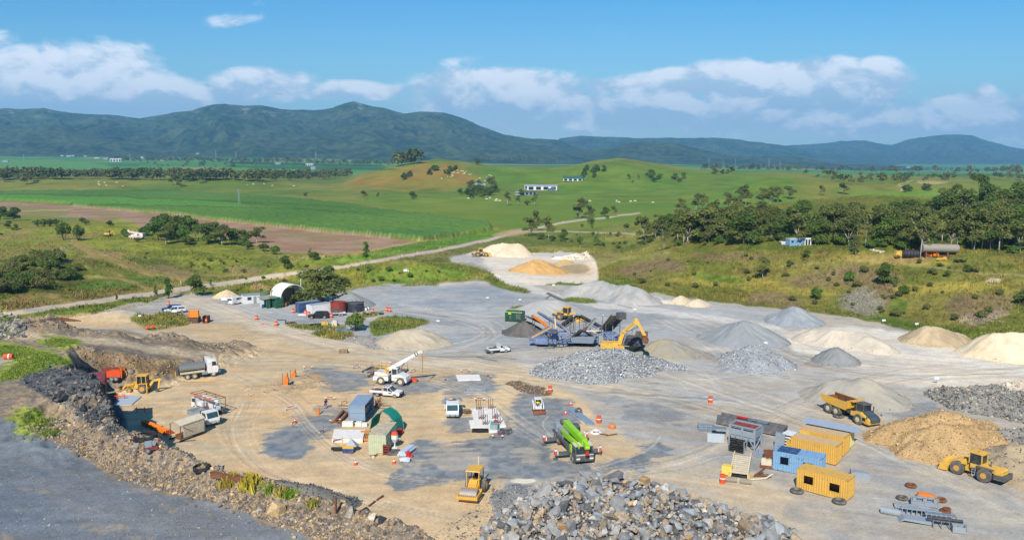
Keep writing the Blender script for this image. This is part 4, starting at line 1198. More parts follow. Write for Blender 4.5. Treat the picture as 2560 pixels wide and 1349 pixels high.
pile('grey sand pile with two humps behind the dump truck', [((2080, 950, 2.9), (2120, 947, 3.1)), ((2165, 946, 3.6), (2172, 946, 3.6)), ((2120, 950, 2.5), (2165, 950, 2.5))], (158, 158, 154), (172, 168, 158), .58, .3)
pile('big dark blue grey pile left of the long white pile', [((1828, 805, 3.8), (1862, 801, 4.6)), ((1862, 801, 4.6), (1890, 808, 4.0)), ((1890, 808, 4.0), (1915, 820, 2.6)), ((1790, 820, 2.2), (1828, 805, 3.8))], (140, 148, 158), (152, 158, 164), .58, .25)
pile('blue grey coarse aggregate heap beside the small white sign', [((1880, 862, 3.2), (1900, 868, 3.0)), ((1900, 868, 3.0), (1945, 888, 1.8)), ((1870, 880, 2.4), (1900, 890, 2.2))], (160, 168, 178), (146, 154, 164), .5, .3, (4200, .15, 'blue'), 'aggregate pile', 'aggregate_pile')
pile('long pale sand pile running right in the white yard', [((2040, 818, 2.8), (2090, 822, 3.1)), ((2090, 822, 3.1), (2165, 832, 2.9)), ((2165, 832, 2.9), (2200, 850, 2.2))], (208, 200, 186), (192, 186, 176), .62, .3, None, 'sand pile', 'sand_pile')
pile('small dark grey cone in front of the long pale pile', [(2092, 865, 2.9)], (132, 138, 144), (146, 150, 154), .66, .25)
pile('steep blue grey cone standing at the foot of the grassy bank', [((1983, 764, 4.0), (1990, 765, 3.9)), (1945, 780, 1.4)], (142, 152, 164), (158, 166, 174), .62, .3)
pile('tan sand pile with dark gullies near the right bank', [((2315, 815, 3.3), (2350, 818, 3.2)), ((2350, 818, 3.2), (2385, 828, 2.2))], (196, 180, 152), (172, 156, 130), .62, .3, None, 'sand pile', 'sand_pile')
pile('large cream sand pile cut off by the right edge', [((2490, 831, 4.4), (2560, 831, 4.8)), ((2560, 831, 4.8), (2700, 842, 4.6)), ((2445, 850, 2.2), (2490, 831, 4.4))], (226, 214, 192), (212, 196, 168), .62, .3, None, 'sand pile', 'sand_pile')
pile('wide grey pile with pale faces against the grass behind the crushers', [((1432, 716, 2.4), (1492, 699, 4.4)), ((1492, 699, 4.4), (1518, 703, 4.3)), ((1518, 703, 4.3), (1540, 714, 3.2)), ((1540, 714, 3.2), (1570, 712, 4.2)), ((1570, 712, 4.2), (1608, 723, 3.6)), ((1608, 723, 3.6), (1638, 737, 1.8))], (156, 160, 164), (178, 178, 178), .64, .4)
pile('first small cream sand cone in front of the grassy bank', [(1703, 739, 1.9)], (220, 208, 188), (206, 192, 168), .6, .1, None, 'sand pile', 'sand_pile')
pile('second small cream sand cone just right of the first', [(1745, 747, 1.7)], (222, 210, 190), (208, 196, 174), .55, .1, None, 'sand pile', 'sand_pile')
pile('low white sand patch left of the two cream cones', [((1660, 750, .6), (1685, 751, .6))], (222, 216, 204), (210, 204, 192), .3, .1, None, 'sand pile', 'sand_pile')
pile('smooth rounded grey dome of crusher dust behind the wheel loader', [((1345, 752, 2.8), (1392, 750, 3.0))], (166, 170, 174), (176, 178, 180), .42, .12)
pile('black fine pile under the left conveyor of the crusher', [((1306, 803, 2.7), (1313, 801, 2.9))], (92, 92, 94), (112, 112, 112), .62, .1)
pile('broad pale grey sand pile beside the grassy island', [((1010, 824, 2.9), (1045, 823, 3.0))], (180, 170, 152), (188, 180, 164), .44, .3, None, 'sand pile', 'sand_pile')
pile('low khaki mound right of the excavator', [((1655, 848, 2.6), (1685, 851, 2.6))], (166, 158, 138), (152, 152, 148), .48, .2)
pile('low broken grey mound beside the khaki mound', [((1710, 862, 1.9), (1745, 872, 1.4))], (160, 160, 158), (144, 142, 136), .5, .3)
pile('large white stockpile behind the far wheel loader', [((1232, 612, 4.2), (1250, 607, 4.9)), ((1250, 607, 4.9), (1290, 609, 4.9)), ((1290, 609, 4.9), (1308, 617, 3.8)), ((1215, 620, 2.8), (1232, 612, 4.2))], (218, 208, 190), (204, 190, 168), .8, .5, None, 'quarry pile', 'quarry_pile')
pile('orange sand pile on the white pad', [((1335, 652, 4.2), (1352, 650, 4.4)), ((1310, 660, 2.6), (1335, 652, 4.2)), ((1352, 650, 4.4), (1375, 664, 2.8))], (212, 174, 118), (198, 160, 106), .5, .3, None, 'sand pile', 'sand_pile')
pile('grey conical gravel pile behind the red tank', [((868, 730, 3.6), (875, 729, 3.7)), ((875, 729, 3.7), (900, 741, 2.0))], (132, 138, 146), (150, 154, 158), .58, .12)
pile('small cream sand cone by the gate tree', [(563, 725, 1.9)], (224, 208, 178), (210, 192, 160), .6, .12, None, 'sand pile', 'sand_pile')
pile('white rubble windrow along the back of the white pad', [((1390, 641, 1.0), (1425, 637, 1.6)), ((1425, 637, 1.6), (1462, 630, 2.4))], (232, 226, 214), (216, 208, 194), .8, .5, (250, .5, 'pale'))
pile('low tan spoil bump beside the orange sand pile', [((1405, 656, 1.4), (1412, 656, 1.4))], (206, 176, 128), (190, 162, 118), .5, .2)
pile('dark gravel windrow behind the berm', [((470, 1178, 1.0), (560, 1190, 1.8)), ((560, 1190, 1.8), (690, 1200, 2.1)), ((690, 1200, 2.1), (780, 1213, 2.2)), ((780, 1213, 2.2), (838, 1232, 1.5))], (104, 108, 112), (122, 122, 122), .62, .35, (3000, .16, 'cliff'))
pile('churned tan spoil beside the orange barriers', [((640, 966, .5), (700, 958, .8)), ((735, 946, .7), (780, 934, .6)), ((690, 975, .4), (790, 955, .5))], (186, 166, 134), (170, 152, 126), .35, .45, (500, .14, 'brown'), 'spoil heap', 'spoil_heap')
pile('brown steel scrap windrow near the skid steer', [((1290, 953, .5), (1330, 962, .8)), ((1330, 962, .8), (1345, 970, .6))], (122, 100, 80), (100, 88, 80), .4, .5, (1300, .14, 'brown'), 'scrap heap', 'scrap_heap')
pile('pale broken concrete mound at the right edge above the dark stones', [((2540, 955, 2.2), (2640, 962, 2.6))], (212, 202, 186), (190, 182, 170), .6, .5, (700, .4, 'pale'))
pile('grey scree apron by the pond', [((900, 842, .5), (960, 856, .6))], (164, 162, 158), (150, 150, 150), .2, .35, (700, .2, 'grey'))
# the blasted rock heap in front
HEAP = [tuple(P(a, b)[:2]) for a, b in [(1185, 1400), (1195, 1330), (1230, 1290), (1290, 1255), (1330, 1226), (1400, 1208), (1480, 1204), (1560, 1206), (1640, 1222), (1720, 1240), (1790, 1262), (1860, 1290), (1930, 1305), (1990, 1325), (2030, 1400), (2030, 1560), (1185, 1560)]]
def heap_h(x, y):
 sd = poly_sd(x, y, HEAP)
 return 2.4 * sst(-.2, 6.0, sd) * (.7 + .6 * fbm(x, y, 6, 3, 81)) + .3 * (sd > 0)
hx, hy = np.meshgrid(np.arange(-8, 42, .4), np.arange(62, 106, .4))
hx, hy = hx.ravel(), hy.ravel()
ins = poly_sd(hx, hy, HEAP)
hp = hx[ins > .1], hy[ins > .1]
n_ = 5200
k = rng.integers(0, len(hp[0]), n_)
x, y = hp[0][k] + rng.uniform(-.3, .3, n_), hp[1][k] + rng.uniform(-.3, .3, n_)
rubble('rock_fill', np.stack([x, y, heap_h(x, y) + hza(x, y) - .22], 1), rng.gamma(2.6, .17, n_) + .15, 'grey', 'broken grey rock filling the gaps of the blasted rock heap')
v = np.stack([hx, hy, heap_h(hx, hy) + hza(hx, hy) - .55], 1)
m_ = (ins > -.4)
nyh, nxh = len(np.arange(62, 106, .4)), len(np.arange(-8, 42, .4))
ii_ = (np.arange(nyh - 1)[:, None] * nxh + np.arange(nxh - 1)[None, :]).ravel()
q = ii_[m_[ii_] & m_[ii_ + 1] & m_[ii_ + nxh] & m_[ii_ + nxh + 1]]
q = np.stack([q, q + 1, q + nxh + 1, q + nxh], 1)
o = mesh_np('rock_heap_core', v, q, pilemat('heap_core', (120, 118, 114), (96, 96, 98)), smooth=True)
o['kind'], o['label'], o['category'] = 'stuff', 'grey broken stone and fines under the big boulders of the front heap', 'rubble'
def rockmat(name, c, c2, streak=(214, 208, 198)):
 m = bpy.data.materials.new(name)
 m.use_nodes = True
 n = NT(m.node_tree)
 p = n.n['Principled BSDF']
 o = n.new('ShaderNodeTexCoord').outputs['Object']
 rnd = n.new('ShaderNodeObjectInfo').outputs['Random']
 ov = n.vec('ADD', o, n.vec('MULTIPLY', (37.0, 11.0, 23.0), n.new('ShaderNodeCombineXYZ').outputs[0]))
 f = n.ramp(n.noise(o, 1.6, 6, .62), .36, .64)
 cc = n.mix(f, alb(*c), alb(*c2))
 cc = n.mix(n.math('MULTIPLY', n.ramp(n.noise(o, 3.2, 8, .72, 1.5), .60, .68), .6), cc, alb(*streak))
 cc = n.mix(1, cc, n.ramp(rnd, 0, 1, .78, 1.2, False), 'MULTIPLY')
 n.l.new(cc, p.inputs['Base Color'])
 p.inputs['Roughness'].default_value = .8
 p.inputs['Specular IOR Level'].default_value = .25
 q = n.new('ShaderNodeBump')
 q.inputs['Strength'].default_value = .8
 q.inputs['Distance'].default_value = .08
 n.l.new(n.noise(o, 5, 6, .7), q.inputs['Height'])
 n.l.new(q.outputs[0], p.inputs['Normal'])
 return m
RK = {'pale grey': rockmat('rock_pale', (176, 178, 180), (150, 154, 158)), 'mid grey': rockmat('rock_grey', (156, 160, 166), (130, 134, 140)), 'dark grey': rockmat('rock_dark', (104, 108, 114), (80, 84, 90), (140, 140, 140)),
  'brownish': rockmat('rock_brown', (176, 160, 138), (146, 136, 124)), 'orange stained': rockmat('rock_orange', (200, 160, 108), (174, 146, 116)), 'bluish': rockmat('rock_blue', (138, 148, 160), (160, 168, 178))}
SHAPE = []
for i in range(14):
 hv, hf = rock_hull(300 + i, .7, 16)
 me = bpy.data.meshes.new('boulder')
 me.from_pydata(hv.tolist(), [], hf.tolist())
 bm = bmesh.new()
 bm.from_mesh(me)
 bmesh.ops.dissolve_limit(bm, angle_limit=R(14), verts=bm.verts, edges=bm.edges)
 bmesh.ops.bevel(bm, geom=list(bm.edges), offset=.05, segments=1, affect='EDGES')
 bm.to_mesh(me)
 bm.free()
 me.materials.append(RK['mid grey'])
 SHAPE.append(me)
def boulder(x, y, s, kind, label, group=None, dz=.1, stretch=(1, 1, 1), z=None):
 o = bpy.data.objects.new('boulder', SHAPE[rng.integers(0, len(SHAPE))])
 col.objects.link(o)
 o.location = (x, y, (heap_h(np.array([x]), np.array([y]))[0] + hz(x, y) if z is None else z) + s * dz)
 o.rotation_euler = (rng.uniform(-.9, .9), rng.uniform(-.9, .9), rng.uniform(0, 6.28))
 o.scale = (s * .5 * stretch[0], s * .5 * stretch[1], s * .5 * stretch[2])
 o.material_slots[0].link = 'OBJECT'
 o.material_slots[0].material = RK[kind]
 return tag(o, label, 'boulder', group)
SPECIAL = [(1466, 1188, 2.3, 'mid grey', 'big grey slab at the very top of the blasted heap', (1.5, .8, .8)), (1418, 1202, 1.7, 'dark grey', 'long dark boulder tilted on the left shoulder of the heap', (1.7, .6, .6)), (1531, 1194, 2.0, 'dark grey', 'flat near black boulder on the crest right of the top slab', (1.6, .8, .6)),
   (1615, 1207, 2.0, 'orange stained', 'pinkish tan round boulder on the right crest of the heap', (1.1, 1, 1)), (1405, 1260, 2.2, 'dark grey', 'tall near black boulder standing in the middle left of the heap', (.8, .8, 1.5)), (1385, 1275, 1.8, 'mid grey', 'squat dark streaked boulder beside the tall black one', (1.2, 1, .9)),
   (1317, 1284, 1.5, 'brownish', 'reddish brown boulder at the left side of the heap', (1, 1, 1)), (1408, 1318, 1.8, 'orange stained', 'yellow tan boulder low in the heap', (1, 1, 1)), (1388, 1322, 2.0, 'mid grey', 'long grey block leaning on the yellow tan boulder', (1.7, .8, .7)), (1512, 1320, 1.5, 'brownish', 'pale buff block low in the middle of the heap', (1.5, .8, .8))]
for (px_, py_, s, kd, lb, stc) in SPECIAL:
 p = P(px_, py_, 2.6 if py_ < 1215 else 3.0)
 boulder(p.x, p.y, s, kd, lb, None, .12, stc)
KN = ['pale grey', 'mid grey', 'bluish', 'brownish', 'dark grey', 'orange stained']
pr_ = [.30, .30, .17, .12, .07, .04]
cand = [(x, y) for x, y in zip(hp[0], hp[1]) if 600 < proj(x, y, 2.5)[0] < 2100 and proj(x, y, 2.5)[1] < 1375]
got = []
tries = 0
while len(got) < 285 and tries < 20000:
 tries += 1
 x, y = cand[rng.integers(0, len(cand))]
 x, y = x + rng.uniform(-.3, .3), y + rng.uniform(-.3, .3)
 s = float(np.clip(rng.gamma(4, .33), .75, 2.6))
 if any((x - a) ** 2 + (y - b) ** 2 < (.33 * (s + c)) ** 2 for a, b, c in got):
  continue
 got.append((x, y, s))
 kd = KN[rng.choice(6, p=pr_)]
 boulder(x, y, s, kd, f'{kd} angular boulder lying in the blasted rock heap at the front', f'{kd} boulders of the front heap', .05, (rng.uniform(.9, 1.35), 1, rng.uniform(.75, 1)))
# trees
LEAFM = {}
def leafmat(name, c, c2):
 m = bpy.data.materials.new(name)
 m.use_nodes = True
 n = NT(m.node_tree)
 p = n.n['Principled BSDF']
 o = n.new('ShaderNodeTexCoord').outputs['Object']
 rnd = n.new('ShaderNodeObjectInfo').outputs['Random']
 cc = n.mix(n.ramp(n.noise(o, .8, 4, .7), .36, .64), c, c2)
 cc = n.mix(1, cc, n.mix(rnd, (.78, .80, .8), (1.25, 1.18, 1.05)), 'MULTIPLY')
 n.l.new(cc, p.inputs['Base Color'])
 p.inputs['Roughness'].default_value = .65
 p.inputs['Specular IOR Level'].default_value = .2
 tr = n.new('ShaderNodeBsdfTranslucent')
 n.l.new(cc, tr.inputs[0])
 mx = n.new('ShaderNodeMixShader')
 mx.inputs[0].default_value = .45
 n.l.new(p.outputs[0], mx.inputs[1])
 n.l.new(tr.outputs[0], mx.inputs[2])
 n.l.new(mx.outputs[0], n.n['Material Output'].inputs[0])
 return m
LG = leafmat('gum_leaves', (.150, .185, .048), (.285, .300, .095))
LD = leafmat('dark_leaves', (.105, .165, .036), (.205, .280, .066))
LB = leafmat('bright_leaves', (.110, .205, .034), (.195, .300, .060))
LO = leafmat('olive_leaves', (.175, .190, .060), (.290, .285, .105))
BARK = M('pale_bark', (186, 176, 160), .9, dirt=.2, spec=.1)
BARKD = M('brown_bark', (118, 102, 84), .9, dirt=.1, spec=.1)
def crown_mesh(lobes, n, ls, seed):
 r = np.random.default_rng(seed)
 vol = np.array([l[3] * l[4] * l[5] for l in lobes]) ** .75
 k = r.choice(len(lobes), n, p=vol / vol.sum())
 L = np.array(lobes)[k]
 d = r.normal(size=(n, 3))
 d /= np.linalg.norm(d, axis=1)[:, None]
 d[:, 2] = np.where(d[:, 2] < -.35, -d[:, 2] * .5, d[:, 2])
 rad = r.uniform(.45, 1.0, n) ** .5 * r.uniform(.8, 1.12, n)
 c = L[:, :3] + d * rad[:, None] * L[:, 3:6]
 nn = d + r.normal(size=(n, 3)) * .7 + np.array([0, 0, .35])
 nn /= np.linalg.norm(nn, axis=1)[:, None]
 a = np.cross(nn, r.normal(size=(n, 3)))
 a /= np.linalg.norm(a, axis=1)[:, None]
 b = np.cross(nn, a)
 s = ls * r.uniform(.6, 1.4, n)
 v = np.stack([c - a * s[:, None] * .7, c - b * s[:, None] * .45, c + a * s[:, None] * .7, c + b * s[:, None] * .45], 1)
 v[:, 1] += nn * s[:, None] * .15
 v[:, 3] += nn * s[:, None] * .15
 return v.reshape(-1, 3), np.arange(n * 4).reshape(-1, 4)
def make_proto(kind, seed):
 r = random.Random(seed)
 tr, lobes = [], []
 if kind in ('gum', 'tall', 'sparse'):
  h0 = {'gum': .26, 'tall': .38, 'sparse': .45}[kind]
  lean = r.uniform(-.05, .05)
  tr.append(C((0, 0, -.03), (lean, 0, h0), .015, .011, 7))
  nl = {'gum': 9, 'tall': 8, 'sparse': 6}[kind]
  for i in range(nl):
   a = 6.28 * i / nl + r.uniform(-.4, .4)
   rr = r.uniform(.10, .27) * (1.15 if kind == 'gum' else .8)
   z = .3 + .56 * (i + r.random()) / nl
   e = (lean + math.cos(a) * rr, math.sin(a) * rr, z)
   mid = (lean + math.cos(a) * rr * .5, math.sin(a) * rr * .5, h0 + (z - h0) * .45)
   tr += [C((lean, 0, h0 * r.uniform(.75, 1)), mid, .009, .006, 5), C(mid, e, .006, .003, 5)]
   q = r.uniform(.10, .16) * (1.0 if kind != 'sparse' else .75)
   lobes.append((e[0], e[1], e[2] + .02, q * 1.15, q * 1.15, q * 1.05))
  lobes += [(lean, 0, .84, .14, .14, .13), (lean, 0, .58, .16, .16, .16)]
  n, ls = {'gum': (1700, .046), 'tall': (1400, .044), 'sparse': (480, .05)}[kind]
 elif kind == 'bush':
  for i in range(8):
   a = 6.28 * i / 8 + r.uniform(-.4, .4)
   rr = r.uniform(.2, .48)
   z = r.uniform(.28, .66)
   tr.append(C((0, 0, -.05), (math.cos(a) * rr, math.sin(a) * rr, z), .03, .008, 5))
   q = r.uniform(.22, .34)
   lobes.append((math.cos(a) * rr, math.sin(a) * rr, z, q, q, q * .85))
  lobes.append((0, 0, .7, .32, .32, .3))
  n, ls = 1300, .085
 elif kind == 'round':
  tr.append(C((0, 0, -.03), (0, 0, .4), .024, .018, 7))
  for i in range(9):
   a = 6.28 * i / 9 + r.uniform(-.4, .4)
   z = .16 + .66 * (i + r.random()) / 9
   rr = r.uniform(.18, .34) * (1.25 - z * .6)
   e = (math.cos(a) * rr, math.sin(a) * rr, z)
   tr.append(C((0, 0, .3), e, .02, .006, 5))
   q = r.uniform(.17, .24)
   lobes.append((*e, q, q, q * .9))
  lobes += [(0, 0, .8, .2, .2, .18), (0, 0, .3, .24, .24, .16), (0, 0, .55, .27, .27, .22)]
  n, ls = 2400, .05
 elif kind == 'upright':
  tr.append(C((0, 0, -.03), (0, 0, .8), .022, .008, 6))
  for i in range(9):
   a = r.uniform(0, 6.28)
   z = .18 + .7 * i / 8
   rr = .12 * (1.1 - z * .6) * r.uniform(.4, 1.3)
   e = (math.cos(a) * rr, math.sin(a) * rr, z)
   tr.append(C((0, 0, z * .7), e, .01, .004, 5))
   q = r.uniform(.11, .16)
   lobes.append((*e, q, q, q * 1.1))
  n, ls = 1300, .05
 elif kind == 'spiky':
  tr.append(C((0, 0, -.03), (0, 0, .95), .02, .006, 6))
  for i in range(7):
   z = .3 + .62 * i / 6
   q = .26 * (1.15 - z)
   for j in range(3):
    a = r.uniform(0, 6.28)
    lobes.append((math.cos(a) * q, math.sin(a) * q, z, q * .8, q * .8, .05))
  n, ls = 500, .06
 v, f = crown_mesh(lobes, n, ls, seed)
 mt_ = bpy.data.meshes.new('trunk')
 t = J(*tr)
 mt_.from_pydata(t[0], [], t[1])
 mt_.polygons.foreach_set('use_smooth', [True] * len(mt_.polygons))
 mt_.materials.append(BARK if kind in ('gum', 'tall', 'sparse') else BARKD)
 mc = bpy.data.meshes.new('crown')
 mc.from_pydata(v.tolist(), [], f.tolist())
 mc.materials.append({'gum': LG, 'tall': LG, 'sparse': LO, 'bush': LD, 'round': LD, 'upright': LB, 'spiky': LB}[kind])
 return mt_, mc
PROTO = {k: [make_proto(k, 500 + 17 * i + len(k)) for i in range(m)] for k, m in (('gum', 4), ('tall', 3), ('sparse', 2), ('bush', 3), ('round', 3), ('upright', 2), ('spiky', 1))}
CAT = {'bush': ('shrub', 'shrub'), 'spiky': ('tree', 'young_tree')}
def tree(kind, p, h, label, group=None, wide=1.0, leaf=None, name=None):
 cat, nm = CAT.get(kind, ('tree', 'tree'))
 o = bpy.data.objects.new(name or nm, None)
 col.objects.link(o)
 o.location = (p[0], p[1], p[2] - h * .015)
 o.rotation_euler = (0, 0, rng.uniform(0, 6.28))
 o.scale = (h * wide, h * wide, h)
 tag(o, label, cat, group)
 a, b = PROTO[kind][rng.integers(0, len(PROTO[kind]))]
 for nm_, me in (('trunk', a), ('crown', b)):
  c = bpy.data.objects.new(nm_, me)
  col.objects.link(c)
  c.parent = o
  if leaf and nm_ == 'crown':
   c.material_slots[0].link = 'OBJECT'
   c.material_slots[0].material = leaf
 return o
def tpx(kind, px, py, hpx, label, group=None, wide=1.0, leaf=None, name=None):
 p = G(px, py)
 return tree(kind, p, hpx * p.y / F * 1.02, label, group, wide, leaf, name)
# named single trees
for a in [('round', 492, 738, 56, 'dense green tree beside the gate at the site entrance'), ('upright', 421, 746, 52, 'slim green tree left of the gate by the gravel road'), ('upright', 389, 738, 24, 'small thin sapling left of the slim roadside tree'), ('upright', 293, 750, 16, 'lone tiny sapling on the verge of the gravel road'), ('upright', 527, 714, 16, 'tiny sapling right of the gate tree'),
   ('round', 808, 760, 96, 'large spreading tree behind the shipping containers', 1.55, LG), ('bush', 890, 827, 48, 'olive green bush beside the pond', .8), ('round', 716, 672, 36, 'small dark tree standing alone on the grassy rise behind the entrance'), ('upright', 916, 642, 38, 'lone bushy tree on the verge between road and ploughed field'), ('bush', 787, 650, 22, 'dark low shrub beside the ploughed field'), ('spiky', 776, 645, 26, 'pointed young tree at the ploughed field edge'),
   ('round', 2210, 712, 60, 'sprawling grey green tree on the middle of the right bank'), ('gum', 1908, 697, 56, 'single gum tree on the upper right bank below the huts', 1.0, LG), ('bush', 2124, 704, 30, 'bright green round bush high on the right bank', .75, LB), ('bush', 2038, 748, 32, 'bright green round bush lower on the right bank', .75, LB), ('bush', 2368, 692, 20, 'dark round bush beside the track on the right bank', .7), ('bush', 2560, 766, 46, 'dark bush at the far right edge above the sand pile', .8),
   ('round', 2015, 645, 22, 'small dark tree in front of the blue huts', 1.2), ('bush', 1972, 668, 20, 'low green shrub near the single gum on the bank', .6), ('bush', 2260, 735, 24, 'grey green shrub above the scree'), ('bush', 2420, 680, 20, 'dull shrub beside the scrap yard on the bench'), ('bush', 1450, 610, 20, 'round dark shrub behind the white pad', .8, LD), ('spiky', 1492, 614, 32, 'pointed young tree right of the round shrub', 1.0),
   ('gum', 1450, 546, 52, 'tall gum tree beside the bend of the far road', 1.0), ('gum', 1476, 548, 36, 'shorter gum just right of the bend tree'), ('round', 1512, 540, 24, 'round tree right of the road bend', 1.1), ('gum', 1535, 540, 28, 'grey gum at the right of the road bend group', .9), ('bush', 1480, 560, 16, 'dark shrub under the bend trees'), ('gum', 1330, 590, 48, 'broad gum beside the road junction', 1.1), ('tall', 1342, 575, 50, 'pale tall gum behind the junction trees', .8, LO), ('tall', 1372, 598, 60, 'pale trunked gum right of the road junction', .9, LO), ('round', 1408, 600, 30, 'dense dark tree below the junction gums', 1.0), ('bush', 1380, 602, 14, 'very dark low shrub below the pale gum'), ('bush', 1352, 598, 18, 'dark shrub between the two junction gums'),
   ('round', 1194, 412, 17, 'dark round tree on the skyline of the dry hill', 1.1), ('gum', 765, 496, 16, 'lone dark tree in the cane paddock', 1.0), ('gum', 910, 497, 22, 'rounded paddock tree left of the farmhouse', 1.1), ('round', 1033, 497, 20, 'wide paddock tree midway to the farmhouse', 1.3), ('gum', 945, 495, 14, 'thin paddock tree between the two rounded ones', .8), ('sparse', 1268, 513, 34, 'bare pale gum below the farm sheds', 1.2), ('sparse', 1295, 513, 26, 'second bare gum below the farm sheds', 1.1), ('sparse', 1336, 514, 30, 'third bare gum below the farm sheds', 1.2), ('bush', 1318, 513, 14, 'small bush among the bare gums'),
   ('round', 1302, 488, 16, 'dark round tree beside the small farm shed', 1.1), ('gum', 2110, 486, 32, 'lone umbrella shaped gum on the green slope', 1.2), ('gum', 2055, 488, 26, 'slender gum left of the umbrella shaped one', .8), ('bush', 160, 600, 50, 'dense dark shrub on the mound beside the track', .6), ('bush', 195, 600, 40, 'dark shrub right of the mound shrub', .6), ('round', 275, 566, 16, 'small dark cone shaped bush in the meadow', 1.3), ('bush', 345, 606, 14, 'small bush in front of the pink machine', .9), ('bush', 312, 592, 22, 'dark bush left of the pink machine', .9)]:
 k, px_, py_, hp_, lb = a[:5]
 tpx(k, px_, py_, hp_, lb, None, a[5] if len(a) > 5 else 1.0, a[6] if len(a) > 6 else None)
# the tree group beside the pink machine
for i, (k, px_, py_, hp_, w_) in enumerate([('round', 395, 600, 58, 1.2), ('round', 415, 596, 66, 1.1), ('round', 440, 600, 64, 1.1), ('gum', 470, 598, 62, 1.1), ('gum', 492, 600, 56, 1.0), ('round', 520, 608, 54, 1.1), ('gum', 415, 612, 50, 1.1), ('gum', 555, 614, 54, 1.25), ('round', 585, 612, 44, 1.1), ('round', 610, 612, 40, 1.0), ('gum', 640, 608, 42, 1.3), ('bush', 660, 628, 22, 1.0), ('bush', 690, 636, 24, .9), ('bush', 360, 590, 24, 1.1), ('bush', 470, 612, 26, 1.0), ('bush', 620, 624, 24, 1.0), ('round', 455, 606, 46, 1.0), ('round', 540, 602, 50, 1.0)]):
 tpx(k, px_, py_, hp_, 'leafy green tree in the clump between the pink machine and the ploughed field' if k != 'bush' else 'low green bush at the foot of the clump by the ploughed field', 'clump by the ploughed field ' + ('trees' if k != 'bush' else 'bushes'), w_, LB if i % 4 == 0 else None)
for (px_, py_, hp_) in [(10, 548, 34), (35, 552, 36), (-10, 560, 40), (20, 570, 20), (40, 575, 16), (-20, 590, 30)]:
 tpx('round', px_, py_, hp_, 'dark tree in the thicket at the left edge of the meadow', 'left edge thicket', 1.1)
for (px_, py_, hp_) in [(95, 566, 18), (110, 566, 20), (125, 565, 19), (140, 563, 17), (205, 556, 14), (215, 562, 14)]:
 tpx('bush', px_, py_, hp_, 'green shrub in the hedge of the left meadow', 'meadow hedge shrubs', .9)
# scrub covering the left mound
for i in range(46):
 q = [(0, 690), (60, 650), (130, 640), (190, 665), (215, 700), (150, 715), (60, 735), (-30, 740), (-60, 690)]
 p = scatter_px(q, 1)[0]
 tree('bush', p, rng.uniform(2.4, 4.4), 'olive scrub bush in the thicket covering the left mound', 'scrub on the left mound', rng.uniform(.8, 1.1), [LD, LO, LG][i % 3])
# scattered bushes on banks
for q, n, lb, gr, hh, lf in [([(560, 700), (740, 665), (980, 670), (1180, 680), (1100, 700), (880, 715), (600, 735)], 26, 'small green bush in the tall grass behind the sheds', 'bushes behind the sheds', (.8, 1.8), LB),
        ([(1500, 680), (1700, 640), (2300, 640), (2560, 670), (2560, 820), (2200, 790), (1900, 755), (1640, 720)], 60, 'small dull green shrub on the right hand grassy bank', 'shrubs on the right bank', (.7, 2.0), LO),
        ([(200, 600), (420, 640), (700, 650), (640, 690), (400, 660)], 18, 'small shrub in the tall grass of the left meadow', 'shrubs of the left meadow', (.7, 1.7), LO),
        ([(1380, 590), (1560, 585), (1600, 640), (1480, 630), (1330, 625)], 14, 'low shrub in the grass behind the white pad', 'shrubs behind the white pad', (1.0, 2.2), LD),
        ([(1400, 540), (1650, 540), (1660, 570), (1450, 572)], 10, 'low shrub in the paddock by the far road', 'shrubs by the far road', (1.2, 2.5), LD)]:
 for i, p in enumerate(scatter_px(q, n)):
  tree('bush', p, rng.uniform(*hh), lb, gr, rng.uniform(.8, 1.2), lf if i % 3 else LG)
# the gum woodland at the right
for q, n, hr, kinds in [([(1590, 606), (1660, 612), (1960, 610), (2100, 614), (2290, 622), (2560, 632), (2640, 625), (2640, 600), (2300, 598), (2000, 592), (1700, 590), (1600, 592)], 72, (8, 13), ['gum', 'tall', 'gum', 'round']),
      ([(1620, 585), (1700, 560), (1900, 556), (2150, 560), (2350, 545), (2640, 540), (2640, 595), (2000, 588), (1640, 590)], 44, (8, 12), ['gum', 'gum', 'tall', 'round']),
      ([(2380, 520), (2640, 500), (2640, 560), (2350, 555)], 12, (9, 14), ['gum', 'round', 'tall'])]:
 for i, p in enumerate(scatter_px(q, n)):
  k = kinds[i % len(kinds)]
  tree(k, p, rng.uniform(*hr), 'olive green gum in the dense woodland behind the upper right bench' if k != 'round' else 'dark bushy tree in the dense woodland behind the upper right bench', 'woodland gums' if k != 'round' else 'woodland bushy trees', rng.uniform(.9, 1.15), LG if k != 'round' else LD)
for p in scatter_px([(1590, 612), (1700, 616), (1960, 612), (2300, 626), (2600, 640), (2600, 618), (2000, 600), (1600, 600)], 46):
 tree('bush', p, rng.uniform(1.6, 3.6), 'undergrowth bush along the front edge of the woodland', 'woodland edge bushes', 1.0, [LD, LB, LG][rng.integers(0, 3)])
for (px_, py_, hp_, k) in [(1755, 524, 42, 'gum'), (1740, 528, 44, 'tall'), (1700, 530, 36, 'gum'), (1712, 540, 30, 'gum'), (1820, 525, 44, 'tall'), (1850, 520, 46, 'tall'), (1838, 530, 40, 'gum'), (1905, 512, 44, 'gum'), (1925, 512, 46, 'gum'), (1945, 506, 42, 'gum'), (1975, 498, 34, 'gum'), (1865, 512, 52, 'tall')]:
 tpx(k, px_, py_, hp_, 'gum tree standing above the woodland on the green hillside', 'gums above the woodland', 1.05)
for (px_, py_, hp_, w_) in [(2455, 530, 96, .8), (2470, 545, 90, .8), (2540, 540, 90, 1.0), (2430, 545, 60, 1.0), (2510, 530, 60, 1.1)]:
 tpx('round' if w_ > .9 else 'tall', px_, py_, hp_, 'tall dark tree rising over the right end of the woodland', 'tall dark trees at the right', w_, LD)
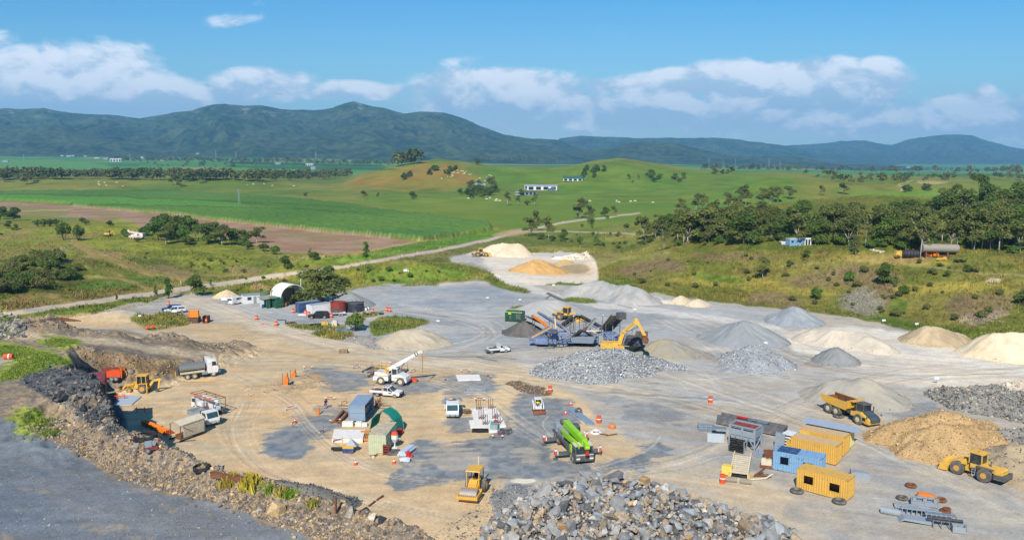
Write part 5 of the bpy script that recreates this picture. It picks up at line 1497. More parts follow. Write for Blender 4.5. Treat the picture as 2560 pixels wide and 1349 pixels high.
for (px_, py_, hp_, lb) in [(2300, 645, 105, 'pale dead gum with a twisted white trunk by the long tank'), (2430, 620, 90, 'pale forked gum at the right of the long tank'), (2140, 640, 56, 'pale trunked gum in the gap of the woodland'), (1660, 625, 70, 'thin pale gum at the left end of the woodland')]:
 tpx('sparse', px_, py_, hp_, lb, None, .9)
for p in scatter_px([(1600, 610), (1700, 580), (2000, 575), (2500, 585), (2500, 630), (2000, 612)], 9):
 tree('sparse', p, rng.uniform(10, 15), 'thin pale gum with open crown scattered through the woodland', 'thin woodland gums', .9)
# trees on the hills and along the plain
for q, n, hr, k, lb, gr in [([(1130, 492), (1180, 478), (1240, 476), (1260, 490), (1250, 496), (1140, 497)], 18, (6, 11), 'round', 'dark tree in the grove around the farmhouse', 'farmhouse grove'),
       ([(1160, 478), (1250, 470), (1260, 490), (1170, 494)], 6, (13, 18), 'sparse', 'tall pale gum over the farmhouse grove', 'tall gums of the grove'),
       ([(1450, 452), (1462, 425), (1490, 415), (1520, 428), (1500, 445)], 16, (5, 9), 'round', 'dark tree in the gully clump above the green roofed house', 'gully clump'),
       ([(1060, 435), (1085, 422), (1095, 428), (1075, 440)], 9, (5, 8), 'round', 'dark tree in the left gully of the dry hill', 'left gully trees'),
       ([(1105, 435), (1140, 422), (1142, 428), (1115, 440)], 9, (5, 8), 'round', 'dark tree in the right gully of the dry hill', 'right gully trees'),
       ([(995, 450), (1025, 438), (1030, 442), (1005, 452)], 6, (5, 8), 'round', 'small dark tree on the left spur of the dry hill', 'left spur trees'),
       ([(1600, 430), (1700, 432), (1740, 460), (1640, 460)], 14, (4, 7), 'bush', 'grey green bush on the green hill', 'bushes of the green hill'),
       ([(1540, 440), (1600, 448), (1590, 460), (1550, 458)], 3, (4, 7), 'gum', 'small tree on the slope right of the green roofed house', 'slope trees'),
       ([(2250, 478), (2290, 470), (2330, 466), (2320, 478), (2270, 482)], 7, (4, 7), 'round', 'dark tree in the copse beside the far quarry track', 'copse by the far track'),
       ([(1770, 432), (1830, 430), (1840, 436), (1780, 438)], 4, (7, 11), 'round', 'tree in the notch between the two hills', 'notch trees'),
       ([(0, 452), (60, 450), (100, 452), (90, 462), (0, 462)], 6, (12, 17), 'gum', 'gum on the near bank of the creek line at the left', 'creek gums left'),
       ([(420, 460), (440, 448), (530, 450), (530, 462), (440, 468)], 8, (12, 18), 'gum', 'gum standing on the grassy rise before the creek', 'gums on the grassy rise')]:
 for p in scatter_px(q, n):
  tree(k, p, rng.uniform(*hr), lb, gr, rng.uniform(.9, 1.2), LD if k == 'round' else None)
# the creek line and the woods of the plain, read as one mass
def woodmass(name, label, q, n, hr, cols, seed):
 P_ = scatter_px(q, n)
 NL = 90
 vs, cs = [], []
 for i, p in enumerate(P_):
  h = rng.uniform(*hr)
  lob = [(0, 0, h * .55, h * .42, h * .42, h * .4), (h * rng.uniform(-.3, .3), h * rng.uniform(-.3, .3), h * .75, h * .28, h * .28, h * .24), (h * rng.uniform(-.35, .35), 0, h * .35, h * .35, h * .35, h * .3)]
  v, _ = crown_mesh(lob, NL, h * .15, seed + i)
  vs.append(v + p)
  c = np.array(cols[rng.integers(0, len(cols))]) * rng.uniform(.75, 1.25)
  cs.append(np.repeat(c[None] * rng.uniform(.7, 1.3, (NL, 1)), 4, 0))
 v = np.concatenate(vs)
 o = mesh_np(name, v, np.arange(len(v)).reshape(-1, 4), WOODM, np.concatenate(cs))
 o['kind'], o['label'], o['category'] = 'stuff', label, 'woods'
WOODM = vcmat('distant_foliage', .8, .4, .25, .1)
WC = [(.095, .118, .034), (.122, .134, .044), (.070, .100, .028), (.140, .142, .052)]
woodmass('creek_woods', 'line of dark creek woods across the left plain', [(-200, 442), (0, 440), (200, 438), (400, 446), (560, 446), (640, 440), (820, 440), (885, 437), (890, 442), (860, 447), (820, 450), (640, 455), (560, 452), (400, 452), (200, 448), (0, 452), (-200, 455)], 520, (9, 17), WC, 900)
woodmass('far_paddock_woods', 'scattered trees over the far right paddock and its skyline', [(1990, 434), (2100, 440), (2350, 442), (2560, 444), (2560, 452), (2330, 456), (2120, 466), (2060, 450)], 62, (6, 11), WC, 7000)
woodmass('woodland_interior', 'mass of gum foliage deep inside the woodland on the right hillside', [(1620, 600), (1700, 566), (1900, 558), (2150, 562), (2350, 545), (2640, 530), (2640, 612), (2300, 606), (2000, 596), (1640, 606)], 80, (4, 7), WC, 8000)
woodmass('plain_woods', 'far strips of trees on the plain below the left range', [(250, 398), (460, 400), (620, 404), (960, 410), (1060, 408), (1000, 416), (800, 412), (560, 408), (300, 404)], 200, (12, 24), WC, 3000)
woodmass('foothill_woods', 'far woods along the foot of the ranges behind the dry hill', [(1200, 399), (1400, 403), (1400, 407), (1200, 404)], 90, (12, 24), WC, 5000)
woodmass('foothill_woods', 'far woods along the foot of the right ranges', [(1760, 420), (2560, 428), (2560, 435), (1980, 430), (1760, 427)], 160, (12, 24), WC, 6000)
woodmass('farm_trees', 'small dark trees among the distant farms of the left plain', [(220, 392), (420, 396), (660, 412), (620, 428), (560, 424), (400, 420), (260, 398)], 46, (10, 18), WC, 9000)
# tall grass
GRASSM = vcmat('grass_blades', .8, .8, .3, .1)
def grass(name, label, pts, h, cols, n=4):
 m = len(pts)
 P3 = np.repeat(pts, n, 0)
 hh = np.repeat(h, n) * rng.uniform(.6, 1.2, m * n)
 P3[:, :2] += rng.normal(0, .22, (m * n, 2)) * np.repeat(h, n)[:, None]
 a = rng.uniform(0, 6.28, m * n)
 w_ = hh * rng.uniform(.12, .24, m * n)
 tip = P3 + np.stack([rng.normal(0, .3, m * n) * hh, rng.normal(0, .3, m * n) * hh, hh], 1)
 d = np.stack([np.cos(a) * w_, np.sin(a) * w_, np.zeros(m * n)], 1)
 v = np.stack([P3 - d, P3 + d, tip], 1).reshape(-1, 3)
 v[:, 2] -= .05
 o = mesh_np(name, v, np.arange(len(v)).reshape(-1, 3), GRASSM, np.repeat(np.repeat(cols, n, 0) * rng.uniform(.75, 1.3, (m * n, 1)), 3, 0))
 o['kind'], o['label'], o['category'] = 'stuff', label, 'grass'
def ground_col(p):
 t = np.clip((p[:, 0] / p[:, 1] - TT[0]) / (TT[1] - TT[0]), 0, NX - 1.001).astype(int)
 j = np.clip(np.searchsorted(TY, p[:, 1]) - 1, 0, NY - 2)
 return CO[j * NX + t].astype(float), CLS[j * NX + t]
def meadow(name, label, n, y0, y1, t0, t1, hr):
 y = 1 / rng.uniform(1 / y1, 1 / y0, n)
 x = y * rng.uniform(t0, t1, n)
 p = np.stack([x, y, hza(x, y)], 1)
 c, cl = ground_col(p)
 wgt = fbm(x, y, 11, 4, 91)
 ok = (cl == 0) & (c[:, 1] > c[:, 2] * 1.6) & (wgt > rng.uniform(.25, .6, n))
 p, c, wgt = p[ok], c[ok], wgt[ok]
 grass(name, label, p, rng.uniform(*hr, len(p)) * (.5 + wgt), c * np.array([1.0, .97, 1.0]), 4)
meadow('grass', 'tall yellow green grass over the banks and meadows around the quarry', 120000, 150, 430, -.70, .70, (.3, .85))
q = []
for poly, n in [([(350, 783), (440, 783), (478, 793), (474, 812), (390, 826), (335, 812)], 700), ([(30, 812), (100, 800), (300, 765), (410, 745), (430, 750), (300, 775), (120, 803)], 1500), ([(1412, 742), (1470, 742), (1500, 752), (1450, 757)], 260), ([(1230, 710), (1330, 726), (1310, 735)], 150), ([(770, 830), (850, 822), (880, 842), (800, 845)], 350), ([(915, 800), (1000, 788), (1080, 800), (1070, 815), (960, 840), (920, 845)], 600), ([(1900, 850), (1965, 838), (1960, 858), (1930, 872)], 180), ([(700, 808), (860, 808), (850, 822), (760, 828)], 250), ([(925, 785), (1010, 795), (920, 800)], 120), ([(1020, 760), (1100, 770), (1090, 778)], 20)]:
 q.append(scatter_px(poly, n))
p = np.concatenate(q)
c, _ = ground_col(p)
grass('grass_island', 'rough grass on the small islands inside the quarry yard', p, rng.uniform(.1, .4, len(p)), np.maximum(c, .03) * np.array([.98, 1.0, .85]), 5)
p = np.concatenate([scatter_px([(-20, 862), (60, 866), (150, 892), (168, 905), (110, 925), (40, 948), (-20, 955), (45, 905), (-20, 882)], 1600), scatter_px([(28, 1030), (90, 1022), (115, 1060), (90, 1100), (40, 1080)], 110, 50), scatter_px([(85, 1050), (135, 1045), (130, 1062), (90, 1075)], 160), scatter_px([(110, 1075), (145, 1072), (140, 1090), (105, 1095)], 90), scatter_px([(112, 848), (160, 846), (188, 856), (170, 866), (118, 868)], 260)])
grass('bench_grass', 'fresh green grass growing on top of the left bench', p, rng.uniform(.12, .42, len(p)), np.tile(alb(108, 132, 54), (len(p), 1)) * rng.uniform(.8, 1.3, (len(p), 1)), 5)
for i, (px_, py_, s, cc) in enumerate([(577, 1203, .75, (170, 156, 70)), (625, 1212, .85, (176, 164, 66)), (672, 1228, .5, (120, 140, 60)), (706, 1232, .55, (150, 140, 72)), (728, 1238, .6, (120, 150, 56)), (780, 1262, .5, (140, 140, 70))]):
 p = G(px_, py_)
 pts = np.array(p[:]) + np.concatenate([rng.normal(0, .35 * s, (46, 2)), np.zeros((46, 1))], 1)
 pts[:, 2] = hza(pts[:, 0], pts[:, 1])
 grass('grass_tuft', '', pts, rng.uniform(.6, 1.2, 46) * s, np.tile(alb(*cc), (46, 1)), 6)
 o = bpy.context.scene.objects[-1] if False else [k for k in col.objects if k.name.startswith('grass_tuft')][-1]
 del o['kind']
 tag(o, ['leftmost straw coloured grass tuft on the berm', 'tallest straw coloured grass tuft on the berm', 'thin grey green grass tuft between the straw and green tufts', 'brownish seeding grass tuft on the berm', 'bright green grass tuft on the berm', 'lowest small grass tuft on the berm near the rusty stake'][i], 'grass tuft')
# trucks and cars
def pane(t, *prs, mat=None, name='window', parent=None):
 return t.add(name, mat or GLASS, *prs, parent=parent)
# water tanker
t = Thing('water_truck', 'white cab water tanker truck with grey cylindrical tank below the earth bank', 'truck')
t.add('chassis', DGREY, B(-.1, .45, .85, 7.6, .14, .3), B(-.1, -.45, .85, 7.6, .14, .3), B(-1.4, 0, .7, .3, 1.6, .3), B(2.5, 0, .6, .25, 1.9, .25))
pr = [(math.cos(a) * 1.12, math.sin(a) * .80 + 2.02) for a in np.linspace(0, 2 * math.pi, 22)[:-1]]
t.add('tank', SILVER, PX(pr, -3.3, 1.15), B(-2, 0, 2.85, .5, .5, .1), B(.2, 0, 2.85, .5, .5, .1), smooth=True)
t.add('tank_skirt', CREAM, B(-1.1, 1.12, 1.28, 4.3, .06, .34), B(-1.1, -1.12, 1.28, 4.3, .06, .34))
t.add('spray_gear', DGREY, B(-3.55, 0, 1.4, .35, 1.4, 1.0), B(-3.5, -.8, 1.9, .1, .1, 1.5), B(-3.5, .8, 1.9, .1, .1, 1.5))
t.add('yellow_pipe', YELLOW, TUBE([(-3.4, -1.0, 1.0), (-3.5, -1.1, .25), (-3.3, -1.2, .12)], .06), TUBE([(-3.9, -.7, 1.7), (-4.0, -.9, .3)], .07))
cab = t.add('cab', WHITE, PR([(1.5, .75), (3.35, .75), (3.45, 1.5), (3.3, 2.2), (3.1, 3.0), (1.5, 3.0)], -1.2, 1.2), PR([(1.5, 3.0), (2.9, 3.0), (2.5, 3.35), (1.6, 3.55)], -1.05, 1.05), smooth=False)
pane(t, MIR(PR([(2.35, 2.05), (3.18, 2.05), (3.0, 2.8), (2.35, 2.8)], -1.215, -1.2)), parent=cab)
t.add('windscreen', GLASS, PR([(3.36, 2.05), (3.18, 2.85), (3.14, 2.85), (3.3, 2.05)], -1.05, 1.05), parent=cab)
t.add('grille', DGREY, B(3.46, 0, 1.35, .08, 1.3, .8), parent=cab)
t.add('bull_bar', STEEL, B(3.7, 0, .85, .14, 2.3, .35), TUBE([(3.68, -.9, .9), (3.75, -.9, 1.7), (3.75, .9, 1.7), (3.68, .9, .9)], .05))
t.add('fuel_tank', STEEL, C((.55, -.95, .85), (1.45, -.95, .85), .34, n=12), C((.55, .95, .85), (1.45, .95, .85), .34, n=12))
t.add('exhaust_stack', DGREY, C((1.35, .75, .9), (1.35, .75, 3.3), .09, n=8))
t.add('mirror', DGREY, B(3.2, -1.45, 2.35, .1, .14, .55), B(3.2, 1.45, 2.35, .1, .14, .55))
for x in (-2.0, -.75, 2.55):
 for y in (-1, 1):
  t.wheel(x, y, .52, .5 if x < 0 else .32)
t.fit((471, 948), (533, 941.5), (-2.0, -1.2), (2.55, -1.2))
# backhoe loader
t = Thing('backhoe_loader', 'yellow backhoe loader with its arm folded down at the back, below the cliff', 'digger')
t.add('body', YELLOW2, PR([(-.9, .6), (.9, .7), (2.1, .75), (2.1, 1.3), (.75, 1.55), (-.3, 1.55), (-.9, 1.2)], -.42, .42), B(-1.2, 0, .7, .4, 1.7, .35), B(-.75, .82, 1.6, 1.3, .5, .1), B(-.75, -.82, 1.6, 1.3, .5, .1))
cab = t.add('cab', YELLOW2, B(-.45, 0, 2.92, 1.75, 1.7, .12), *[BAR((x, y, 1.5), (x * .95, y * .98, 2.9), .09) for x in (.35, -.45, -1.2) for y in (-.78, .78)], B(-.45, 0, 1.45, 1.6, 1.55, .1))
pane(t, MIR(PR([(-1.15, 1.6), (.3, 1.6), (.28, 2.85), (-1.1, 2.85)], -.76, -.74)), B(.34, 0, 2.2, .02, 1.45, 1.3), B(-1.17, 0, 2.25, .02, 1.45, 1.2), parent=cab)
t.add('loader_arm', YELLOW2, MIR(J(BAR((.9, -.55, 1.5), (2.2, -.6, 1.35), .16, .3), BAR((2.2, -.6, 1.35), (2.95, -.6, .5), .16, .28), BAR((1.0, -.55, 1.1), (2.1, -.58, 1.1), .1))))
bk = t.add('front_bucket', RUST, PR([(2.9, .12), (3.75, .1), (3.3, .35), (3.1, .85), (3.35, 1.15), (3.0, 1.15), (2.85, .8)], -1.1, 1.1))
t.add('boom', YELLOW2, BAR((-1.4, 0, .9), (-2.15, 0, 1.9), .28, .4), BAR((-2.15, 0, 1.9), (-3.35, 0, 2.15), .26, .34))
t.add('dipper_arm', YELLOW2, BAR((-3.25, 0, 2.3), (-2.95, 0, .5), .24, .3), BAR((-3.55, 0, 2.0), (-3.2, 0, 2.3), .2))
t.add('rear_bucket', DGREY, PR([(-3.1, .55), (-2.8, .6), (-2.45, .25), (-2.5, .02), (-2.95, .12)], -.32, .32))
t.add('stabiliser', YELLOW2, BAR((-1.35, -.95, 1.6), (-1.35, -1.0, .2), .16), B(-1.35, -1.05, .06, .4, .35, .1))
t.add('stabiliser', YELLOW2, BAR((-1.35, .95, 1.6), (-1.35, 1.0, .2), .16), B(-1.35, 1.05, .06, .4, .35, .1))
t.add('exhaust_pipe', DGREY, C((1.1, .3, 1.4), (1.1, .3, 2.6), .05, n=6))
for y in (-.9, .9):
 t.wheel(-.55, y, .74, .45, RIMY)
 t.wheel(1.6, y * .95, .48, .34, RIMY)
t.fit((353, 984), (325, 981.5), (-.55, 1.1), (1.6, 1.05))
# two flat-bed trucks in front of the curved shelter
t = Thing('tray_truck', 'white cab truck with grey steel side tray behind the curved cream shelter', 'truck')
t.add('chassis', DGREY, B(-.3, .4, .7, 5.8, .12, .2), B(-.3, -.4, .7, 5.8, .12, .2))
t.add('tray', GREY, B(-1.4, 0, .95, 3.9, 2.1, .12), B(-1.4, 1.03, 1.3, 3.9, .06, .6), B(-1.4, -1.03, 1.3, 3.9, .06, .6), B(-3.35, 0, 1.3, .06, 2.1, .6), B(-1.0, .4, 1.35, 2.6, .7, .5), *[B(-3.2 + i * .62, -1.07, 1.3, .08, .03, .6) for i in range(6)])
t.add('headboard', RUST, B(.6, 0, 1.6, .1, 2.0, 1.1), B(.45, 0, 2.1, .4, 1.9, .08))
cab = t.add('cab', WHITE, PR([(.85, .55), (2.55, .5), (2.65, .95), (2.5, 1.35), (2.15, 2.2), (.95, 2.25), (.85, 1.9)], -.98, .98))
t.add('windscreen', GLASSB, PR([(2.54, 1.35), (2.2, 2.12), (2.16, 2.12), (2.5, 1.35)], -.86, .86), parent=cab)
pane(t, MIR(PR([(1.1, 1.45), (2.25, 1.45), (2.0, 2.1), (1.1, 2.1)], -.995, -.97)), parent=cab)
t.add('headlight', CLEAR, B(2.63, -.7, .85, .06, .3, .18), parent=cab)
t.add('headlight', CLEAR, B(2.63, .7, .85, .06, .3, .18), parent=cab)
for x in (-1.7, 1.8):
 for y in (-.85, .85):
  t.wheel(x, y, .4, .26)
t.fit((477, 1052), (519, 1069), (-1.7, -.98), (1.8, -.98))
t = Thing('rack_truck', 'white flat bed truck under a long overhead pipe rack, behind the tray truck', 'truck')
t.add('chassis', DGREY, B(-.3, .4, .7, 6.4, .12, .2), B(-.3, -.4, .7, 6.4, .12, .2), B(-.8, 0, .9, 5.0, 2.1, .14))
cab = t.add('cab', WHITE, PR([(1.9, .5), (3.25, .5), (3.3, 1.2), (3.0, 2.05), (1.95, 2.1)], -.98, .98))
t.add('windscreen', GLASSB, PR([(3.27, 1.3), (3.02, 2.0), (2.98, 2.0), (3.22, 1.3)], -.86, .86), parent=cab)
pane(t, MIR(PR([(2.1, 1.35), (3.1, 1.35), (2.9, 1.95), (2.1, 1.95)], -.995, -.97)), parent=cab)
t.add('tool_box', WHITE, B(.9, .55, 1.3, 1.3, .8, .7), B(-.9, -.4, 1.25, 1.8, 1.0, .6), B(-2.4, .3, 1.25, 1.2, 1.2, .6))
t.add('pipe_rack', RUST, *[BAR((x, y, .95), (x, y, 2.7), .08) for x in (2.0, -.6, -3.2) for y in (-1.05, 1.05)], *[BAR((-3.3, y, 2.72), (3.2, y, 2.72), .09) for y in (-1.05, 1.05)], *[BAR((x, -1.05, 2.72), (x, 1.05, 2.72), .07) for x in (3.2, 2.0, .7, -.6, -1.9, -3.2)])
t.add('rack_rail', M('salmon_paint', (226, 130, 104), .6), B(0, 1.12, 2.62, 6.4, .05, .2))
t.add('boom_section', WHITE, BAR((-3.0, -.2, 2.2), (1.6, -.2, 2.3), .4, .4), BAR((-3.2, .45, 2.1), (.2, .45, 2.1), .22))
for x in (-2.0, 2.4):
 for y in (-.85, .85):
  t.wheel(x, y, .42, .28)
t.fit((532, 1041), (481, 1024), (-3.2, 1.05), (3.2, 1.05))
def ute(label, single, tray, bar=True, sign=False, body=WHITE, rack=False):
 t = Thing('utility_truck' if tray else 'pickup_car', label, 'ute' if tray else 'car')
 t.add('chassis', DGREY, B(0, 0, .45, 4.6, 1.2, .18), B(-1.6, 0, .6, 2.0, 1.4, .12))
 xb = .35 if single else -.55
 b = t.add('body', body, PR([(xb, .42), (2.35, .42), (2.5, .7), (2.42, .95), (1.25, 1.08), (xb, 1.05)], -.88, .88), PR([(xb, 1.0), (1.28, 1.05), (.62 if single else .55, 1.72), (xb + .05, 1.76)], -.76, .76))
 t.add('windscreen', GLASSB, PR([(1.26, 1.08), (.63 if single else .57, 1.70), (.67 if single else .61, 1.72), (1.31, 1.08)], -.68, .68), parent=b)
 pane(t, MIR(PR([(xb + .9 if not single else xb + .1, 1.1), (1.12, 1.1), (.62, 1.64), (xb + .9 if not single else xb + .1, 1.64)], -.80, -.74)), parent=b)
 if not single:
  pane(t, MIR(PR([(xb + .12, 1.12), (xb + .8, 1.1), (xb + .8, 1.64), (xb + .12, 1.64)], -.80, -.74)), parent=b)
 if tray:
  t.add('tray', WHITE, B(xb - 1.2, 0, .78, 2.3, 1.85, .1), B(xb - 1.2, .92, .95, 2.3, .05, .32), B(xb - 1.2, -.92, .95, 2.3, .05, .32), B(xb - 2.35, 0, .95, .05, 1.85, .32), TUBE([(xb - .08, -.85, .8), (xb - .08, -.85, 1.75), (xb - .08, .85, 1.75), (xb - .08, .85, .8)], .05))
  t.add('tray_load', RUST if not single else DGREY, B(xb - 1.2, .2, .95, 1.7, 1.1, .22), B(xb - 1.7, -.4, .98, .7, .6, .3), B(xb - .6, .5, 1.05, .4, .5, .4))
 else:
  k = t.add('canopy', body, PR([(xb, .45), (xb, 1.74), (-2.35, 1.66), (-2.45, 1.0), (-2.45, .45)], -.84, .84))
  pane(t, MIR(PR([(xb - .15, 1.12), (xb - .15, 1.55), (-2.2, 1.5), (-2.25, 1.12)], -.86, -.83)), parent=k)
 if bar:
  t.add('bull_bar', BLACK, TUBE([(2.55, -.7, .45), (2.62, -.6, .95), (2.62, .6, .95), (2.55, .7, .45)], .06), B(2.52, 0, .5, .14, 1.7, .22))
 if rack:
  t.add('roof_bar', DGREY, B(.1, 0, 1.8, .08, 1.5, .06), B(-.35, 0, 1.8, .08, 1.5, .06))
 if sign:
  t.add('door_sign', M('sign_brown', (126, 100, 34), .5), B(.75, -.885, .8, .5, .02, .24))
  t.add('beacon', ORANGE2, C((.2, 0, 1.76), (.2, 0, 1.95), .08, n=8))
 t.add('headlight', CLEAR, B(2.44, -.66, .78, .08, .32, .16), parent=b)
 t.add('headlight', CLEAR, B(2.44, .66, .78, .08, .32, .16), parent=b)
 t.add('mirror', DGREY, B(1.1, -1.0, 1.15, .12, .2, .18), B(1.1, 1.0, 1.15, .12, .2, .18))
 for x in (-1.55, 1.6):
  for y in (-.78, .78):
   t.wheel(x, y, .38, .25, STEEL)
 return t
ute('white twin cab ute with brown door sign parked in front of the white crane', False, True, True, True, WHITE, True).fit((943, 991.5), (986, 994.8), (-1.55, -.88), (1.6, -.88))
ute('white single cab tray ute parked by the drain line below the crushers', True, True).fit((1231, 884.5), (1264, 881.5), (-1.55, -.88), (1.6, -.88))
ute('white dual cab ute with canopy parked on the grass beside the dark blue car', False, False, False).fit((453, 782.5), (425, 783.5), (-1.55, .85), (1.6, .85))
ute('dark blue car mostly hidden behind the white canopy ute', False, False, False, False, M('navy_paint', (30, 56, 110), .3, dirt=.05)).fit((443, 779), (417, 780.5), (-1.55, .85), (1.6, .85))
ute('black pick up parked in front of the white container', False, False, False, False, M('black_paint', (26, 28, 32), .3, dirt=.1)).fit((809, 796.5), (781, 797), (-1.55, .88), (1.6, .88))
# white van beside the site office
t = Thing('van', 'white van parked against the white site hut', 'van')
b = t.add('body', WHITE, PR([(-2.4, .35), (2.3, .35), (2.4, .9), (1.9, 1.2), (1.3, 1.95), (-2.3, 2.0), (-2.4, 1.2)], -.9, .9))
t.add('windscreen', GLASS, PR([(1.88, 1.24), (1.33, 1.9), (1.37, 1.92), (1.93, 1.25)], -.8, .8), parent=b)
pane(t, MIR(PR([(.5, 1.25), (1.7, 1.25), (1.25, 1.8), (.5, 1.8)], -.92, -.89)), MIR(PR([(-.9, 1.25), (.3, 1.25), (.3, 1.8), (-.9, 1.8)], -.92, -.89)), B(-2.41, 0, 1.5, .03, 1.4, .5), parent=b)
for x in (-1.5, 1.5):
 for y in (-.78, .78):
  t.wheel(x, y, .34, .24, STEEL)
t.put(592, 759, 62)
# crew cab truck facing the camera
t = Thing('crew_truck', 'white crew cab truck with its tool lockers open beside the white slab', 'truck')
t.add('chassis', DGREY, B(0, .4, .6, 5.6, .12, .2), B(0, -.4, .6, 5.6, .12, .2), B(-1.6, 0, .8, 2.6, 2.0, .1))
cab = t.add('cab', WHITE, PR([(-.2, .45), (2.5, .42), (2.58, .9), (2.5, 1.3), (2.05, 2.15), (-.1, 2.2), (-.2, 1.9)], -.98, .98))
t.add('windscreen', GLASSB, PR([(2.53, 1.3), (2.1, 2.08), (2.06, 2.08), (2.48, 1.3)], -.84, .84), parent=cab)
pane(t, MIR(PR([(1.1, 1.4), (2.2, 1.4), (1.9, 2.0), (1.1, 2.0)], -.995, -.97)), MIR(PR([(-.05, 1.4), (.95, 1.4), (.95, 2.0), (-.05, 2.0)], -.995, -.97)), parent=cab)
t.add('bumper', GREY, B(2.6, 0, .55, .12, 1.95, .24), parent=cab)
t.add('headlight', CLEAR, B(2.58, -.7, .85, .06, .3, .16), parent=cab)
t.add('headlight', CLEAR, B(2.58, .7, .85, .06, .3, .16), parent=cab)
t.add('tool_locker', GREY, B(-1.6, -.8, 1.3, 2.4, .5, .9), B(-1.6, .8, 1.3, 2.4, .5, .9), B(-1.6, 0, 1.15, 2.0, .8, .5))
t.add('locker_lid', GREY, B(-1.5, -1.35, 1.7, 2.2, .05, .8, (R(-50), 0, 0)), B(-2.0, 1.3, 1.75, 1.2, .05, .7, (R(50), 0, 0)))
t.add('hose_reel', BLACK, TOR((-.9, -1.15, 1.0), .32, .12, axis='y'), TOR((-2.0, -1.15, 1.0), .3, .1, axis='y'))
t.add('gas_bottle', CREAM, C((-.5, -1.15, .7), (-.5, -1.15, 1.5), .14, n=8), C((-1.4, -1.15, .7), (-1.4, -1.15, 1.4), .12, n=8))
t.add('roof_bar', DGREY, B(.2, 0, 2.3, .1, 1.3, .1), B(-.2, .3, 2.35, .3, .5, .15))
for x in (-1.7, 1.7):
 for y in (-.82, .82):
  t.wheel(x, y, .4, .26)
t.fit((1117, 1047), (1145.5, 1046.5), (2.6, -.98), (2.6, .98))
# cranes
t = Thing('yard_crane', 'white pick and carry crane with raised telescopic boom and yellow rails', 'crane')
t.add('rear_body', WHITE, PR([(-3.1, .8), (-.5, .8), (-.5, 1.7), (-.9, 2.2), (-3.0, 2.3), (-3.1, 1.7)], -1.15, 1.15), B(-3.2, 0, 1.1, .3, 2.3, .7))
t.add('front_body', WHITE, PR([(.2, .85), (2.6, .85), (2.75, 1.5), (1.6, 2.05), (.2, 1.9)], -1.0, 1.0), B(2.75, 0, .9, .3, 2.2, .5))
cab = t.add('cab', WHITE, B(.55, 0, 2.95, 1.1, 1.5, .1), B(.55, 0, 1.3, 1.1, 1.6, .9), *[BAR((x, y, 1.7), (x, y, 2.95), .1) for x in (.05, 1.05) for y in (-.72, .72)])
pane(t, B(.55, 0, 2.3, .96, 1.46, 1.15), parent=cab)
t.add('yellow_stripe', YELLOW2, B(-1.8, -1.16, 1.68, 2.5, .04, .14), B(1.5, -1.02, 1.45, 2.2, .04, .12))
t.add('handrail', YELLOW2, *[BAR((x, y, 2.2), (x, y, 3.15), .06) for x in (-2.95, -1.9, -.9) for y in (-1.05, 1.05)], *[BAR((-2.95, y, z), (-.9, y, z), .06) for y in (-1.05, 1.05) for z in (2.7, 3.15)], BAR((-2.95, -1.05, 3.15), (-2.95, 1.05, 3.15), .06))
t.add('boom_pivot', YELLOW2, B(-1.0, .35, 2.4, .7, .14, 1.0), B(-1.0, -.35, 2.4, .7, .14, 1.0))
bm_ = t.add('boom', WHITE, BAR((-1.1, 0, 2.45), (2.6, 0, 4.6), .62, .62), BAR((2.4, 0, 4.5), (4.3, 0, 5.6), .5, .5), BAR((4.2, 0, 5.55), (5.0, 0, 6.02), .4, .4))
t.add('boom_marking', BLACK, BAR((4.22, 0, 5.56), (4.34, 0, 5.63), .56, .56), BAR((4.6, 0, 5.78), (4.74, 0, 5.86), .44, .44), parent=bm_)
t.add('boom_head', CREAM, BAR((4.9, 0, 5.98), (5.5, 0, 6.3), .36, .5), C((5.45, -.22, 6.1), (5.45, .22, 6.1), .24, n=12), parent=bm_)
t.add('lift_ram', STEEL, C((.9, 0, 2.0), (2.3, 0, 4.2), .12, n=8))
hk = t.add('hook_rope', DGREY, C((5.5, 0, 6.05), (5.5, 0, 5.2), .035, n=5))
t.add('hook_block', ORANGE2, C((5.5, 0, 5.2), (5.5, 0, 4.75), .16, .12, n=8), parent=hk)
t.add('sling', M('tan_webbing', (166, 128, 76), .8), C((5.5, 0, 4.75), (5.5, 0, 2.4), .08, .05, n=6), parent=hk)
for x in (-1.9, 1.75):
 for y in (-.95, .95):
  t.wheel(x, y, .76, .5, CREAM, rr=.5)
t.fit((951, 962), (1001, 964.8), (-1.9, -1.2), (1.75, -1.2))
t = Thing('mobile_crane', 'lime green boom truck crane standing on spread outriggers', 'crane')
t.add('carrier', DGREY, B(-.4, 0, 1.15, 11.0, 2.3, .35), B(-.5, 0, .8, 9.0, .9, .4), B(2.0, -1.1, 1.25, 1.6, .3, .7), B(-2.0, 1.1, 1.3, 3.0, .3, .5), B(-2, -1.1, 1.3, 3.4, .3, .4))
cab = t.add('cab', DGREY, PR([(4.0, .6), (5.6, .55), (5.7, 1.2), (5.55, 1.6), (5.3, 2.5), (4.0, 2.55)], -1.25, 1.25))
t.add('windscreen', GLASS, PR([(5.58, 1.6), (5.34, 2.42), (5.3, 2.42), (5.53, 1.6)], -1.12, 1.12), parent=cab)
t.add('cab_trim', CREAM, PR([(4.0, 2.5), (5.3, 2.45), (5.36, 2.58), (4.0, 2.66)], -1.27, 1.27), B(5.68, 0, 1.45, .08, 2.3, .1), parent=cab)
pane(t, MIR(PR([(4.4, 1.65), (5.4, 1.65), (5.2, 2.4), (4.4, 2.4)], -1.265, -1.24)), parent=cab)
t.add('headlight', CLEAR, B(5.7, -.9, .95, .06, .5, .2), parent=cab)
t.add('headlight', CLEAR, B(5.7, .9, .95, .06, .5, .2), parent=cab)
